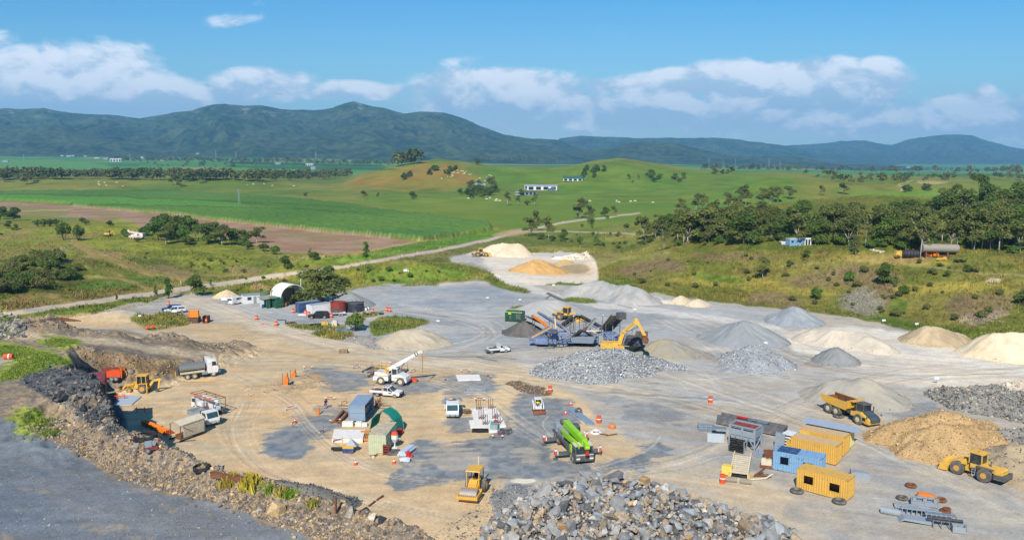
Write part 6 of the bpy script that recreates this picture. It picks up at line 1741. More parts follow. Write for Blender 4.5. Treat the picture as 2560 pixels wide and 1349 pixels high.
t.add('green_panel', LIME, B(3.2, -1.16, 1.6, .7, .2, 1.0), B(3.2, 1.16, 1.6, .7, .2, 1.0))
up = t.add('slewing_upper', GREY, B(-2.6, 0, 1.9, 2.6, 2.0, .9), B(-4.4, -.5, 2.1, 1.2, 1.3, 1.1), B(-4.6, .3, 2.0, 1.0, 1.2, .9))
t.add('winch', DGREY, C((-3.9, -.5, 2.9), (-3.9, .5, 2.9), .4, n=12), parent=up)
oc = t.add('operator_cab', DGREY, B(-1.6, 1.0, 2.4, 1.5, .85, 1.5))
pane(t, B(-1.6, 1.0, 2.6, 1.54, .89, .8), parent=oc)
b = t.add('boom', LIME, BAR((-3.4, .1, 2.9), (5.2, .1, 3.0), .75, .85), BAR((-3.4, .1, 3.2), (3.0, .1, 3.35), .5, .3))
t.add('boom_head', LIME, BAR((5.1, .1, 3.0), (6.3, .1, 2.7), .5, .7), C((6.2, -.2, 2.6), (6.2, .4, 2.6), .28, n=10), parent=b)
t.add('luffing_ram', LIME, BAR((-2.3, -.75, 2.0), (3.9, -.75, 2.5), .5, .5), C((-2.0, -.75, 2.25), (3.0, -.75, 2.62), .2, n=8))
t.add('fly_jib', LIME, BAR((-1.5, -1.05, 2.6), (5.5, -.75, 2.5), .12, .5))
t.add('hook_block', RED, B(6.2, .1, 1.9, .3, .4, .6), C((6.2, .1, 2.6), (6.2, .1, 2.1), .04, n=5))
STR = M('warning_stripe', (226, 70, 56), .5)
for x in (-3.2, 2.6):
 for y in (-1, 1):
  og = t.add('outrigger', DGREY, B(x, y * 2.1, .75, .5, 2.2, .4), C((x, y * 3.1, .08), (x, y * 3.1, 1.5), .11, n=8), B(x, y * 3.1, .06, .6, .6, .1))
  t.add('warning_plate', STR, B(x, y * 3.12, .9, .54, .3, .5), parent=og)
  t.add('white_cap', WHITE, B(x, y * 3.12, 1.25, .3, .3, .3), B(x, y * 2.85, .9, .55, .14, .5), parent=og)
for x in (-4.2, -3.0, 2.6 + .9, 4.4):
 for y in (-1.05, 1.05):
  t.wheel(x, y, .55, .42, GREY)
t.fit((1391, 1108), (1427.5, 1150.5), (-4.2, -1.25), (4.4, -1.25))
# roller, skid steer, dump truck, loaders, excavator
t = Thing('road_roller', 'old yellow drum roller with canopy on the dirt left of the boulder heap', 'roller')
t.add('drum', M('drum_steel', (170, 156, 148), .6, .3), C((1.75, -1.02, .78), (1.75, 1.02, .78), .78, n=28), smooth=True)
t.add('drum_frame', YELLOW, B(.75, 0, .95, .3, 2.5, .5), B(2.75, 0, .8, .26, 2.5, .34), B(1.75, 1.16, .85, 2.2, .18, .36), B(1.75, -1.16, .85, 2.2, .18, .36))
t.add('scraper_tooth', DGREY, *[B(2.6, -1.0 + i * .25, .98, .12, .1, .1) for i in range(9)])
t.add('body', YELLOW, PR([(-2.3, .8), (.4, .8), (.4, 1.2), (-.4, 1.75), (-2.3, 1.7)], -.6, .6), PR([(-.2, 1.2), (.5, 1.2), (.5, 1.6), (-.1, 1.95)], -.5, .5))
t.add('operator_seat', BLACK, B(-1.0, 0, 1.95, .5, .5, .15), B(-1.3, 0, 2.25, .12, .5, .6))
t.add('steering_wheel', BLACK, TOR((-.35, 0, 2.15), .22, .03))
t.add('canopy', YELLOW, B(-.75, 0, 3.1, 2.2, 1.8, .12, top=.92), *[BAR((x, y, 1.2), (x, y, 3.05), .1) for x in (.25, -1.75) for y in (-.75, .75)])
t.add('exhaust_pipe', CREAM, C((-2.0, .1, 1.7), (-2.0, .1, 4.0), .08, n=8), C((-2.0, .1, 4.0), (-2.0, .1, 4.15), .11, n=8))
for y in (-.95, .95):
 t.wheel(-1.5, y, .85, .6, RIMY)
t.fit((1153.5, 1250), (1194, 1254.5), (1.75, -1.05), (1.75, 1.05))
def skin_body(name, joints, bones, mat, parent=None, sub=1):
 me = bpy.data.meshes.new(name)
 keys = list(joints)
 me.from_pydata([joints[k][0] for k in keys], [(keys.index(a), keys.index(b)) for a, b in bones], [])
 o = bpy.data.objects.new(name, me)
 col.objects.link(o)
 m = o.modifiers.new('skin', 'SKIN')
 for i, k in enumerate(keys):
  r = joints[k][1]
  me.skin_vertices[0].data[i].radius = r if isinstance(r, tuple) else (r, r)
 me.skin_vertices[0].data[0].use_root = True
 s = o.modifiers.new('sub', 'SUBSURF')
 s.levels = s.render_levels = sub
 me.materials.append(mat)
 if parent:
  o.parent = parent
 return o
SKIN = M('skin', (196, 146, 118), .6, dirt=0)
HAIR = M('dark_hair', (50, 38, 30), .7, dirt=0)
def person(label, J_, shirt, trousers, hat=None, group=None, longs=True):
 root = Thing('person', label, 'person', group)
 g = J_
 rad = dict(pelvis=.13, chest=.145, neck=.055, head=.095, top=.085, face=.05)
 jt = {k: (g[k], rad[k]) for k in ('pelvis', 'chest', 'neck', 'head', 'top')}
 bones = [('pelvis', 'chest'), ('chest', 'neck'), ('neck', 'head'), ('head', 'top')]
 for s in 'lr':
  for k, r in (('sho', .065), ('elb', .045), ('wri', .032), ('hip', .095), ('kne', .06), ('ank', .042), ('toe', .035)):
   jt[k + s] = (g[k + s], r)
  w_, e_ = Vector(g['wri' + s]), Vector(g['elb' + s])
  d = (w_ - e_).normalized()
  sd_ = d.cross(Vector((0, 0, 1)) if abs(d.z) < .9 else Vector((1, 0, 0))).normalized()
  jt['palm' + s] = (tuple(w_ + d * .08), .026)
  bones += [('wri' + s, 'palm' + s)]
  for i in range(4):
   a = w_ + d * .10 + sd_ * (.03 - .02 * i)
   b_ = a + d * (.065 + .012 * (1 - abs(i - 1.5))) + Vector((0, 0, -.012))
   jt[f'f{i}{s}'] = (tuple(b_), .008)
   bones.append(('palm' + s, f'f{i}{s}'))
  jt['th' + s] = (tuple(w_ + d * .07 + sd_ * .06), .009)
  bones += [('palm' + s, 'th' + s), ('chest', 'sho' + s), ('sho' + s, 'elb' + s), ('elb' + s, 'wri' + s), ('pelvis', 'hip' + s), ('hip' + s, 'kne' + s), ('kne' + s, 'ank' + s), ('ank' + s, 'toe' + s)]
 jt['nose'] = (tuple(Vector(g['head']) + Vector((.10, 0, 0))), .018)
 bones.append(('head', 'nose'))
 skin_body('body', jt, bones, SKIN, root.o)
 sh = {k: (g[k], r) for k, r in (('pelvis', (.165, .145)), ('chest', (.185, .155)), ('neck', .075), ('shol', .088), ('shor', .088), ('elbl', .066), ('elbr', .066))}
 skin_body('shirt', sh, [('pelvis', 'chest'), ('chest', 'neck'), ('chest', 'shol'), ('chest', 'shor'), ('shol', 'elbl'), ('shor', 'elbr')], shirt, root.o)
 tr = {'pelvis': (g['pelvis'], .155)}
 bn = []
 for s in 'lr':
  tr.update({'hip' + s: (g['hip' + s], .115), 'kne' + s: (g['kne' + s], .085)})
  bn += [('pelvis', 'hip' + s), ('hip' + s, 'kne' + s)]
  if longs:
   tr['ank' + s] = (g['ank' + s], .065)
   bn.append(('kne' + s, 'ank' + s))
 skin_body('trousers', tr, bn, trousers, root.o)
 hp = Vector(g['top'])
 v, f = LA([(.115, -.06), (.118, 0), (.10, .06), (.06, .09), (.01, .1)], tuple(hp), 12)
 root.add('hat' if hat else 'hair', hat or HAIR, (v, f), *([LA([(.19, -.055), (.19, -.045)], tuple(hp), 14)] if hat else []), smooth=True)
 for s in 'lr':
  a, b_ = Vector(g['ank' + s]), Vector(g['toe' + s])
  root.add('boot', BLACK, BAR(tuple(a + Vector((-.05, 0, -.03))), tuple(b_ + Vector((.03, 0, 0))), .11, .1))
 return root
def standing(bend=0.0, arms=.0):
 c, s = math.cos(bend), math.sin(bend)
 up = lambda h, x=0.0: (.0 + s * h + c * x, c * h - s * x)
 g = {'pelvis': (0, 0, .95)}
 for k, h, y in (('chest', .38, 0), ('neck', .54, 0), ('head', .66, 0), ('top', .76, 0), ('shol', .46, .19), ('shor', .46, -.19)):
  a, b_ = up(h)
  g[k] = (a, y, .95 + b_)
 for q, y in (('l', 1), ('r', -1)):
  x, _, z = g['sho' + q]
  g['elb' + q] = (x + .06 + arms * .15, y * .24, z - .28)
  g['wri' + q] = (x + .16 + arms * .35, y * .2, z - .5 + arms * .2)
  g['hip' + q] = (-.02, y * .1, .88)
  g['kne' + q] = (.04 * y, y * .12, .48)
  g['ank' + q] = (-.02 + .06 * y, y * .13, .09)
  g['toe' + q] = (.13 + .06 * y, y * .14, .04)
 return g
NAVY, HIVIS, DENIM = M('navy_cloth', (40, 52, 120), .85, dirt=.05, spec=.1), M('hi_vis_yellow', (238, 230, 40), .7, dirt=0, spec=.1), M('denim', (74, 98, 136), .85, dirt=.1, spec=.1)
person('man in dark blue work shirt and shorts bending over the formwork pegs', standing(.55, .3), NAVY, NAVY, None, None, False).put(814, 1020, -60)
person('worker in yellow hi vis shirt standing at the mouth of the arched shelter', standing(0, 0), HIVIS, NAVY, M('white_hat', (230, 226, 210), .6)).put(727, 761, -80)
person('worker in orange vest standing beside the drums inside the arched shelter', standing(.1, .2), ORANGE2, NAVY, M('white_hat', (230, 226, 210), .6)).put(716.5, 757.5, -120)
t = Thing('skid_steer_loader', 'white skid steer loader with lowered bucket facing the camera', 'loader')
t.add('body', WHITE, PR([(-1.3, .45), (.8, .4), (.9, .75), (-.2, .95), (-1.3, 1.2)], -.55, .55), B(-1.25, 0, 1.0, .4, 1.5, .7))
cg = t.add('cab_frame', WHITE, B(-.35, 0, 2.05, 1.25, 1.1, .1), *[BAR((x, y, .9), (x * .9, y, 2.05), .09) for x in (.35, -.95) for y in (-.5, .5)])
t.add('cab_mesh', DGREY, B(-.95, 0, 1.5, .04, .95, 1.0), B(-.3, .5, 1.6, 1.0, .03, .7), B(-.3, -.5, 1.6, 1.0, .03, .7), parent=cg)
t.add('lift_arm', WHITE, MIR(J(BAR((-1.2, -.78, 1.5), (.7, -.78, 1.15), .14, .24), BAR((.7, -.78, 1.15), (1.15, -.78, .35), .14, .22))))
t.add('bucket', RUST, PR([(1.15, .1), (1.9, .08), (1.55, .2), (1.35, .55), (1.45, .72), (1.15, .72)], -.95, .95))
t.add('seat', BLACK, B(-.45, 0, .95, .5, .5, .15), B(-.72, 0, 1.3, .12, .5, .6))
for x in (-.65, .6):
 for y in (-.72, .72):
  t.wheel(x, y, .42, .3, CREAM)
t.fit((1336.5, 1037), (1361, 1036.5), (1.85, -.95), (1.85, .95))
g = {'pelvis': (-.42, 0, 1.1), 'chest': (-.42, 0, 1.46), 'neck': (-.38, 0, 1.6), 'head': (-.35, 0, 1.72), 'top': (-.35, 0, 1.82)}
for q, y in (('l', 1), ('r', -1)):
 g.update({'sho' + q: (-.42, y * .18, 1.53), 'elb' + q: (-.22, y * .26, 1.3), 'wri' + q: (.03, y * .27, 1.25), 'hip' + q: (-.35, y * .1, 1.06), 'kne' + q: (.08, y * .13, 1.08), 'ank' + q: (.25, y * .14, .78), 'toe' + q: (.4, y * .14, .74)})
pp = person('operator in yellow hi vis shirt and jeans seated in the skid steer', g, HIVIS, DENIM, M('yellow_cap', (238, 210, 50), .6))
pp.o.location, pp.o.rotation_euler = t.o.location, t.o.rotation_euler
t = Thing('dump_truck', 'yellow articulated dump truck with empty rusty tray beside the grey humped pile', 'dump truck')
t.add('rear_frame', DGREY, B(-1.6, 0, 1.1, 5.6, .8, .5), B(-2.4, 0, .85, 2.6, 2.0, .3), BAR((.2, -.6, 1.0), (.9, -.5, 2.1), .2), B(.9, 0, 1.15, 1.2, .9, .7))
PB = [(-4.9, 2.25), (-3.9, 1.65), (.5, 1.55), (.95, 1.9), (1.1, 3.05), (.85, 3.1), (.55, 2.85), (-4.9, 2.75)]
tb = t.add('tray', YELLOW, MIR(PR(PB, -1.48, -1.36)), PR([(.5, 1.55), (.95, 1.9), (1.1, 3.05), (1.0, 3.08), (.8, 2.0), (.4, 1.65)], -1.36, 1.36), PR([(-4.9, 2.15), (-3.9, 1.55), (.5, 1.45), (.5, 1.52), (-3.9, 1.62), (-4.9, 2.25)], -1.36, 1.36), B(1.35, 0, 3.1, .9, 2.3, .08))
t.add('tray_liner', RUST, PR([(-4.85, 2.26), (-3.88, 1.64), (.42, 1.54), (.8, 1.98), (.95, 2.9), (.92, 2.9), (.72, 2.0), (.4, 1.6), (-3.85, 1.7), (-4.85, 2.32)], -1.35, 1.35), MIR(PR([(-4.8, 2.28), (-3.85, 1.7), (.45, 1.62), (.75, 1.95), (.85, 2.84), (.5, 2.82), (-4.8, 2.7)], -1.355, -1.34)), parent=tb)
f_ = t.add('front_body', YELLOW2, PR([(1.5, 1.1), (1.5, 1.75), (3.4, 1.95), (5.05, 1.2), (5.05, .7), (4.0, .65), (3.85, 1.2), (3.4, 1.55), (2.7, 1.55), (2.3, 1.1)], -1.3, 1.3), B(4.6, 0, .65, 1.0, 2.5, .3))
t.add('bonnet', M('charcoal_paint', (66, 82, 92), .45, dirt=.15), PR([(3.5, 1.5), (3.5, 2.1), (4.9, 1.62), (5.3, 1.3), (5.3, .8), (5.06, .8)], -.85, .85), parent=f_)
cab = t.add('cab', DGREY, B(2.75, 0, 3.05, 1.7, 1.5, .14), *[BAR((x, y, 1.8), (x, y, 3.0), .1) for x in (2.0, 3.45) for y in (-.68, .68)], B(2.7, 0, 1.85, 1.6, 1.5, .4))
pane(t, B(2.72, 0, 2.45, 1.46, 1.38, 1.1), parent=cab)
t.add('engine_bay', BLACK, B(4.2, -1.31, 1.15, .6, .04, .5), B(1.75, 0, 1.9, .4, 2.2, .6))
t.add('exhaust_stack', DGREY, C((3.75, .95, 1.6), (3.75, .95, 2.75), .09, n=8))
t.add('mirror', DGREY, B(4.9, -1.35, 1.7, .08, .25, .3), B(4.9, 1.35, 1.7, .08, .25, .3))
for x in (-3.2, -1.45, 3.1):
 for y in (-1.15, 1.15):
  t.wheel(x, y, .83, .65, RIM, rr=.48)
t.fit((2073, 1034), (2136.5, 1058.5), (-3.2, -1.5), (3.1, -1.5))
def loader(label):
 t = Thing('wheel_loader', label, 'wheel loader')
 t.add('rear_body', YELLOW2, PR([(-3.5, 1.35), (-.9, 1.3), (-.9, 2.0), (-3.3, 1.85), (-3.6, 1.7)], -.75, .75), B(-.4, 0, 1.55, 1.3, 1.6, .6), PR([(-3.6, 1.3), (-2.6, 1.25), (-2.75, 1.95), (-3.45, 1.85)], -.8, .8))
 t.add('counterweight', DGREY, PR([(-4.0, .75), (-2.7, .7), (-2.7, 1.25), (-3.5, 1.3), (-3.95, 1.4)], -1.15, 1.15), B(-1.2, 0, .95, 1.6, .9, .6), B(-1.6, .95, 1.75, 2.0, .5, .1), B(-1.6, -.95, 1.75, 2.0, .5, .1))
 t.add('front_frame', YELLOW2, PR([(.4, .6), (2.2, .6), (1.9, 1.5), (1.2, 2.0), (.6, 1.6)], -.4, .4), B(1.5, .9, 1.62, 1.6, .5, .1), B(1.5, -.9, 1.62, 1.6, .5, .1))
 cab = t.add('cab', YELLOW2, B(-.35, 0, 3.25, 1.8, 1.65, .16), *[BAR((x, y, 1.8), (x * .95, y, 3.2), .1) for x in (.45, -1.1) for y in (-.72, .72)])
 pane(t, B(-.33, 0, 2.5, 1.42, 1.46, 1.3), parent=cab)
 t.add('beacon', ORANGE2, C((-.5, .2, 3.33), (-.5, .2, 3.55), .1, n=8), parent=cab)
 t.add('lift_arm', YELLOW2, MIR(J(BAR((.9, -.5, 1.9), (2.1, -.52, 1.55), .2, .42), BAR((2.1, -.52, 1.55), (2.95, -.52, .6), .2, .4))), BAR((1.0, 0, 1.7), (2.6, 0, 1.5), .2, .3))
 t.add('bucket', YELLOW2, PR([(2.85, .2), (4.05, .08), (4.05, .16), (3.3, .35), (3.05, .7), (3.1, 1.2), (3.55, 1.5), (3.4, 1.58), (2.95, 1.3), (2.8, .7)], -1.4, 1.4), MIR(PR([(2.9, .2), (4.0, .1), (3.5, 1.5), (3.0, 1.25)], -1.42, -1.36)))
 t.add('bucket_lip', DGREY, B(3.95, 0, .1, .5, 2.85, .06))
 t.add('ladder', GREY, BAR((-.5, 1.12, .5), (-.5, 1.0, 1.6), .05), BAR((-.1, 1.12, .5), (-.1, 1.0, 1.6), .05), *[B(-.3, 1.1 - .03 * i, .6 + .3 * i, .4, .1, .05) for i in range(4)])
 t.add('exhaust_pipe', DGREY, C((-2.0, .3, 1.9), (-2.0, .3, 2.6), .09, n=8))
 for x in (-1.65, 1.65):
  for y in (-1.1, 1.1):
   t.wheel(x, y, .88, .62, RIMY, rr=.42)
 return t
t = loader('yellow wheel loader parked against the broad tan gravel pile')
t.fit((2392.5, 1186), (2453, 1205), (1.65, 1.4), (-1.65, 1.4))
o = dup(t.o, 'yellow wheel loader working behind the blue crushers')
p = G(1420, 800)
o.location, o.rotation_euler = p, (0, 0, R(-38))
o = dup(t.o, 'distant yellow wheel loader in front of the large white stockpile')
p = G(1204, 641)
o.location, o.rotation_euler = p, (0, 0, R(8))
t = Thing('excavator', 'yellow tracked excavator standing on the coarse blue grey rock pile', 'excavator')
for y in (-1.25, 1.25):
 n = 20
 pr = [(1.9 + .45 * math.cos(a), .45 + .45 * math.sin(a)) for a in np.linspace(-1.57, 1.57, 8)] + [(-1.9 + .45 * math.cos(a), .45 + .45 * math.sin(a)) for a in np.linspace(1.57, 4.71, 8)]
 tk = t.add('track', BLACK, PR(pr, y - .3, y + .3))
 t.add('track_frame', RUST, B(0, y * 1.24, .45, 3.4, .06, .4), parent=tk)
t.add('undercarriage', DGREY, B(0, 0, .65, 2.0, 2.2, .4), C((0, 0, .8), (0, 0, 1.05), .8, n=16))
t.add('house', YELLOW2, PR([(-3.0, 1.1), (1.6, 1.05), (1.6, 1.5), (.4, 1.6), (.4, 2.1), (-2.9, 2.2), (-3.1, 1.9)], -1.4, 1.4), B(-.2, -.9, 2.0, 1.2, .8, .6))
cab = t.add('cab', YELLOW2, PR([(.4, 1.5), (1.7, 1.5), (1.85, 2.2), (1.45, 3.0), (.45, 3.0)], .45, 1.42))
pane(t, PR([(.5, 1.95), (1.8, 1.95), (1.45, 2.9), (.5, 2.9)], .43, .46), PR([(.5, 1.95), (1.8, 1.95), (1.45, 2.9), (.5, 2.9)], 1.41, 1.44), PR([(1.87, 2.15), (1.5, 2.95), (1.46, 2.95), (1.82, 2.1)], .5, 1.38), parent=cab)
bm_ = t.add('boom', YELLOW2, BAR((.6, -.1, 1.7), (1.3, -.1, 4.2), .42, .75), BAR((1.2, -.1, 4.0), (4.1, -.1, 6.5), .42, .7))
t.add('boom_ram', STEEL, C((1.3, -.45, 1.7), (2.2, -.45, 4.6), .12, n=8), C((1.3, .25, 1.7), (2.2, .25, 4.6), .12, n=8), C((2.0, -.1, 5.2), (3.8, -.1, 7.0), .1, n=8))
t.add('stick', YELLOW2, BAR((3.7, -.1, 7.0), (5.6, -.1, 3.5), .36, .58))
t.add('bucket', RUST, PR([(5.3, 3.7), (5.9, 3.6), (6.3, 2.9), (6.2, 2.2), (5.6, 2.05), (5.0, 2.4), (5.1, 3.0)], -.75, .55))
p = P(1540, 869, 2.6)
t.at((p.x, p.y, pile_z(p.x, p.y) + .2), R(-6))
tx = bpy.data.curves.new('lettering', 'FONT')
tx.body, tx.size, tx.extrude, tx.align_x = 'KOMATSU', .52, .01, 'CENTER'
tx.materials.append(DGREY)
tc_ = bpy.data.objects.new('lettering', tx)
col.objects.link(tc_)
me = bpy.data.meshes.new_from_object(tc_.evaluated_get(bpy.context.evaluated_depsgraph_get()))
bpy.data.objects.remove(tc_)
to = bpy.data.objects.new('lettering', me)
col.objects.link(to)
to.parent = bm_
to.location, to.rotation_euler = (2.72, -.34, 5.12), (R(90), -R(40.8), 0)
# containers and site buildings
def container(label, L, W, H, mat, pa, pb, wins=(), roof=None, doors=None, name='shipping_container', patch=None, flat=False):
 t = Thing(name, label, 'container')
 z0 = .12
 t.add('frame', mat, *[B(x, y, (H + z0) / 2, .14, .14, H - z0 + .02) for x in (.07, L - .07) for y in (.07, W - .07)], *[B(L / 2, y, z, L - .02, .12, .14) for y in (.06, W - .06) for z in (z0 + .05, H - .06)], *[B(x, W / 2, z, .12, W - .02, .14) for x in (.06, L - .06) for z in (z0 + .05, H - .06)])
 t.add('floor', WOOD, B(L / 2, W / 2, z0 + .06, L - .2, W - .2, .1))
 sides = [CORR((0, W - .03), (L, W - .03), z0, H, out=-1), CORR((L - .03, 0), (L - .03, W), z0, H, out=-1)]
 if wins:
  xs = [0] + [v for w_ in wins for v in w_[:2]] + [L]
  for i in range(0, len(xs), 2):
   sides.append(CORR((xs[i], .03), (xs[i + 1], .03), z0, H))
  for x0, x1, a, b_ in wins:
   sides += [CORR((x0, .03), (x1, .03), z0, a), CORR((x0, .03), (x1, .03), b_, H)]
   t.add('window_frame', mat, B((x0 + x1) / 2, .02, a, x1 - x0, .1, .05), B((x0 + x1) / 2, .02, b_, x1 - x0, .1, .05), B(x0, .02, (a + b_) / 2, .05, .1, b_ - a), B(x1, .02, (a + b_) / 2, .05, .1, b_ - a))
 else:
  sides.append(CORR((0, .03), (L, .03), z0, H))
 t.add('side_panel', mat, *sides)
 t.add('roof', roof or mat, B(L / 2, W / 2, H - .02, L - .1, W - .1, .04) if flat else CORRTOP(.05, L - .05, .05, W - .05, H, pitch=.36))
 if patch:
  t.add('roof_sheet', patch, B(L * .28, W / 2, H + .06, L * .42, W * .96, .03))
 d = t.add('door', doors or mat, B(.0, W * .27, H / 2, .06, W * .45, H - .3), B(.0, W * .73, H / 2, .06, W * .45, H - .3))
 t.add('lock_bar', STEEL, *[C((-.05, W * k, .2), (-.05, W * k, H - .1), .025, n=5) for k in (.15, .4, .6, .85)], parent=d)
 return t.fit(pa, pb, (0, 0), (L, 0))
container('yellow container cabin with two square window openings, nearest the camera', 6.06, 2.44, 2.6, OCHRE, (1996, 1222.5), (2110, 1253), [(.85, 2.05, .95, 2.0), (3.95, 5.2, .85, 1.9)])
container('light blue rusty container cabin with window openings behind the yellow cabin', 6.06, 2.44, 2.55, LBLUE, (1934, 1174), (2050, 1196), [(.9, 2.0, .95, 2.0), (3.75, 4.95, .8, 1.8)], None, None, 'shipping_container', DBLUE)
RT = M('rusty_roof', (212, 176, 128), .75, dirt=.25, rust=.15)
container('long yellow container with tan roof, first of the stacked row', 6.06, 2.44, 2.6, OCHRE, (1982, 1139), (2082, 1162.5), (), RT)
container('yellow container with tan roof in the middle of the row', 6.06, 2.44, 2.6, OCHRE, (2003, 1118), (2103, 1139), (), RT)
ct = container('pale yellow container under an overhanging iron sheet roof at the back of the row', 6.06, 2.2, 2.4, M('pale_yellow_paint', (224, 206, 130), .6, dirt=.25, rust=.1), (2018, 1102), (2117, 1122), ())
o = simple('roof_sheet', IRON, CORRTOP(-.5, 7.2, -.2, 2.6, 0, .03, .2), 'sloping corrugated iron sheet lying over the back container', 'roofing', None, ct.o.matrix_basis @ Vector((-.2, -.1, 2.62)), ct.o.rotation_euler.z)
o.rotation_euler.x = .0
container('pale green container with tan stained roof in front of the green arch', 2.44, 6.0, 2.6, LGREEN, (923.4, 1133), (964, 1134), (), M('tan_stained_roof', (206, 190, 156), .75, dirt=.5, dcol=(60, 50, 40)), flat=True)
container('dark blue container with a tan panel beside the white container', 6.06, 2.44, 2.6, DBLUE, (750, 783), (802, 776), (), M('grey_blue_roof', (120, 134, 150), .6))
container('white container behind the black pick up', 6.06, 2.44, 2.4, WHITE, (777, 787), (832, 779), (), GREY)
container('maroon container at the foot of the dark cliff', 6.0, 2.44, 2.6, MAROON, (246, 984), (281, 982), (), MAROON)
t = Thing('open_shelter_box', 'blue grey steel shelter box open on its right side, standing on white blocks', 'shelter')
t.add('shell', BGREY, B(1.2, 2.9, 2.75, 2.5, 5.9, .07), B(1.2, .02, 1.6, 2.46, .05, 2.3), B(.0, 2.9, 1.6, .05, 5.8, 2.3), B(1.2, 5.8, 1.6, 2.46, .05, 2.3), B(1.2, 2.9, .45, 2.4, 5.8, .08))
t.add('frame', BGREY, *[B(x, y, 1.6, .14, .14, 2.36) for x in (.03, 2.42) for y in (0, 5.8)], B(1.2, -.03, 1.62, 2.4, .06, .08), B(1.2, -.03, 2.5, 2.4, .06, .06), B(2.42, 2.9, 2.68, .12, 5.8, .12))
t.add('inside', DGREY, B(1.2, 3.0, 1.2, 1.6, 3.6, 1.0))
t.fit((873, 1056.5), (911.5, 1058), (0, 0), (2.4, 0))
t = Thing('arch_shelter', 'bright green fabric arch shelter behind the pale green container', 'shelter')
PRO = [(-2.1, .6), (-1.75, 2.1), (-1.0, 2.9), (0, 3.35), (1.0, 2.9), (1.75, 2.1), (2.1, .6)]
ins_ = [(y * .96, z - .06) for y, z in PRO]
t.add('fabric', TEAL, PX(PRO + ins_[::-1], 0, 2.6))
t.add('hem', GREY, *[BAR((x, *a), (x, *b_), .07) for x in (0, 2.6) for a, b_ in zip(PRO[:-1], PRO[1:])])
t.add('leg', STEEL, *[BAR((x, y, 0), (x, y, .65), .07) for x in (0.05, 2.55) for y in (-2.1, 2.1)])
t.fit((929, 1081), (985, 1087), (0, 2.1), (0, -2.1))
# arched workshop and the huts round it
t = Thing('arched_workshop', 'white fabric arched workshop roof carried on green containers', 'shed')
A_, B_, D_ = P(702, 745, 2.6), P(765.5, 738, 2.6), P(675.6, 739, 2.6)
base = (A_ + B_) / 2
base.z = 0
wv, dv_ = (B_ - A_) / 2, (D_ - A_)
wv.z = dv_.z = 0
arc = []
for i in range(19):
 a = math.pi * i / 18
 arc.append((-math.cos(a), math.sin(a) * 3.3 + 2.6))
vs, fs = [], []
for k, inset in ((0, 0), (1, 0), (0, .12), (1, .12)):
 for c_, z in arc:
  p = wv * c_ * (1 - inset / 6) + dv_ * k
  vs.append((p.x, p.y, z - inset))
n = len(arc)
for a, b_ in ((0, 1), (3, 2), (2, 0), (1, 3)):
 fs += [(a * n + i, a * n + i + 1, b_ * n + i + 1, b_ * n + i) for i in range(n - 1)]
t.add('roof', M('white_fabric', (238, 238, 234), .6, dirt=.08, spec=.2), (vs, fs), smooth=True)
yw = math.atan2(dv_.y, dv_.x)
def wbox(c_, k, z, sx, sy, sz):
 p = wv * c_ + dv_ * k
 return B(p.x, p.y, z, sx, sy, sz, (0, 0, yw))
t.add('side_container', GREEN, wbox(-1.08, .5, 1.3, dv_.length, 2.2, 2.55))
t.add('side_container', GREEN, wbox(1.12, .5, 1.3, dv_.length, 2.2, 2.55))
t.add('door', WHITE, wbox(1.45, -.08, 1.3, .08, 1.2, 2.3))
t.add('back_wall', TAN, wbox(0, .93, 2.2, .1, 7.5, 4.2))
t.add('work_bench', WOOD, wbox(-.3, .6, .5, 1.2, 3.0, .9))
t.at(base + Vector((0, 0, hz(base.x, base.y))))
t = Thing('mast', 'thin white mast behind the arched workshop', 'mast')
t.add('pole', WHITE, C((0, 0, 0), (0, 0, 6.5), .09, n=6))
t.add('foot', GREY, B(0, 0, .05, .5, .5, .1))
t.put(753, 745, 0)
t = Thing('site_hut', 'white site hut with one window beside the parked van', 'hut')
t.add('wall', WHITE, B(2.6, 1.25, 1.35, 5.2, 2.5, 2.3), B(2.6, 1.25, .12, 5.0, 2.3, .2))
t.add('roof', GREY, B(2.6, 1.25, 2.56, 5.4, 2.7, .12))
w_ = t.add('window', GREY, B(1.5, -.02, 1.65, 1.1, .06, .9))
t.add('pane', GLASS, B(1.5, -.04, 1.65, .96, .06, .76), parent=w_)
t.add('door', GREY, B(3.0, -.02, 1.2, .8, .05, 1.9))
t.fit((612, 762), (637, 759.5), (0, 0), (3.1, 0))
t = Thing('lean_to_shed', 'pale blue walled shed with tan sloping roof, open at its right end', 'shed')
t.add('wall', M('pale_blue_wall', (196, 210, 222), .6), B(1.5, 0, 1.25, 3.0, .06, 2.4), B(0, 1.6, 1.3, .06, 3.2, 2.5), B(2.4, 3.2, 1.3, 5.0, .06, 2.5))
t.add('roof', TAN, B(2.2, 1.4, 2.62, 5.2, 4.0, .1, (R(5), 0, 0)))
t.add('roof_extension', ROOFG, B(4.4, 2.6, 2.78, 3.4, 3.0, .08, (R(5), 0, 0)))
t.add('post', GREEN, *[BAR((x, 0, 0), (x, 0, 2.5), .1) for x in (3.1, 4.9)])
t.add('cabinet', GREEN, B(4.4, .5, 1.15, 1.0, .9, 2.1))
t.add('shelf', DGREY, B(3.4, 2.4, .9, 2.0, 1.0, 1.7))
t.add('bin', DBLUE, B(3.2, -.4, .45, .5, .5, .9))
t.fit((643, 762), (668, 771), (0, 0), (3.0, 0))
simple('water_tank', ROOFG, LA([(1.3, 0), (1.3, 2.9), (.5, 3.2), (.1, 3.25)], n=20), 'round green water tank between the hut and the arched workshop', 'tank', None, G(663, 758), smooth=True)
t = Thing('storage_tank', 'round rust red open storage tank behind the white container', 'tank')
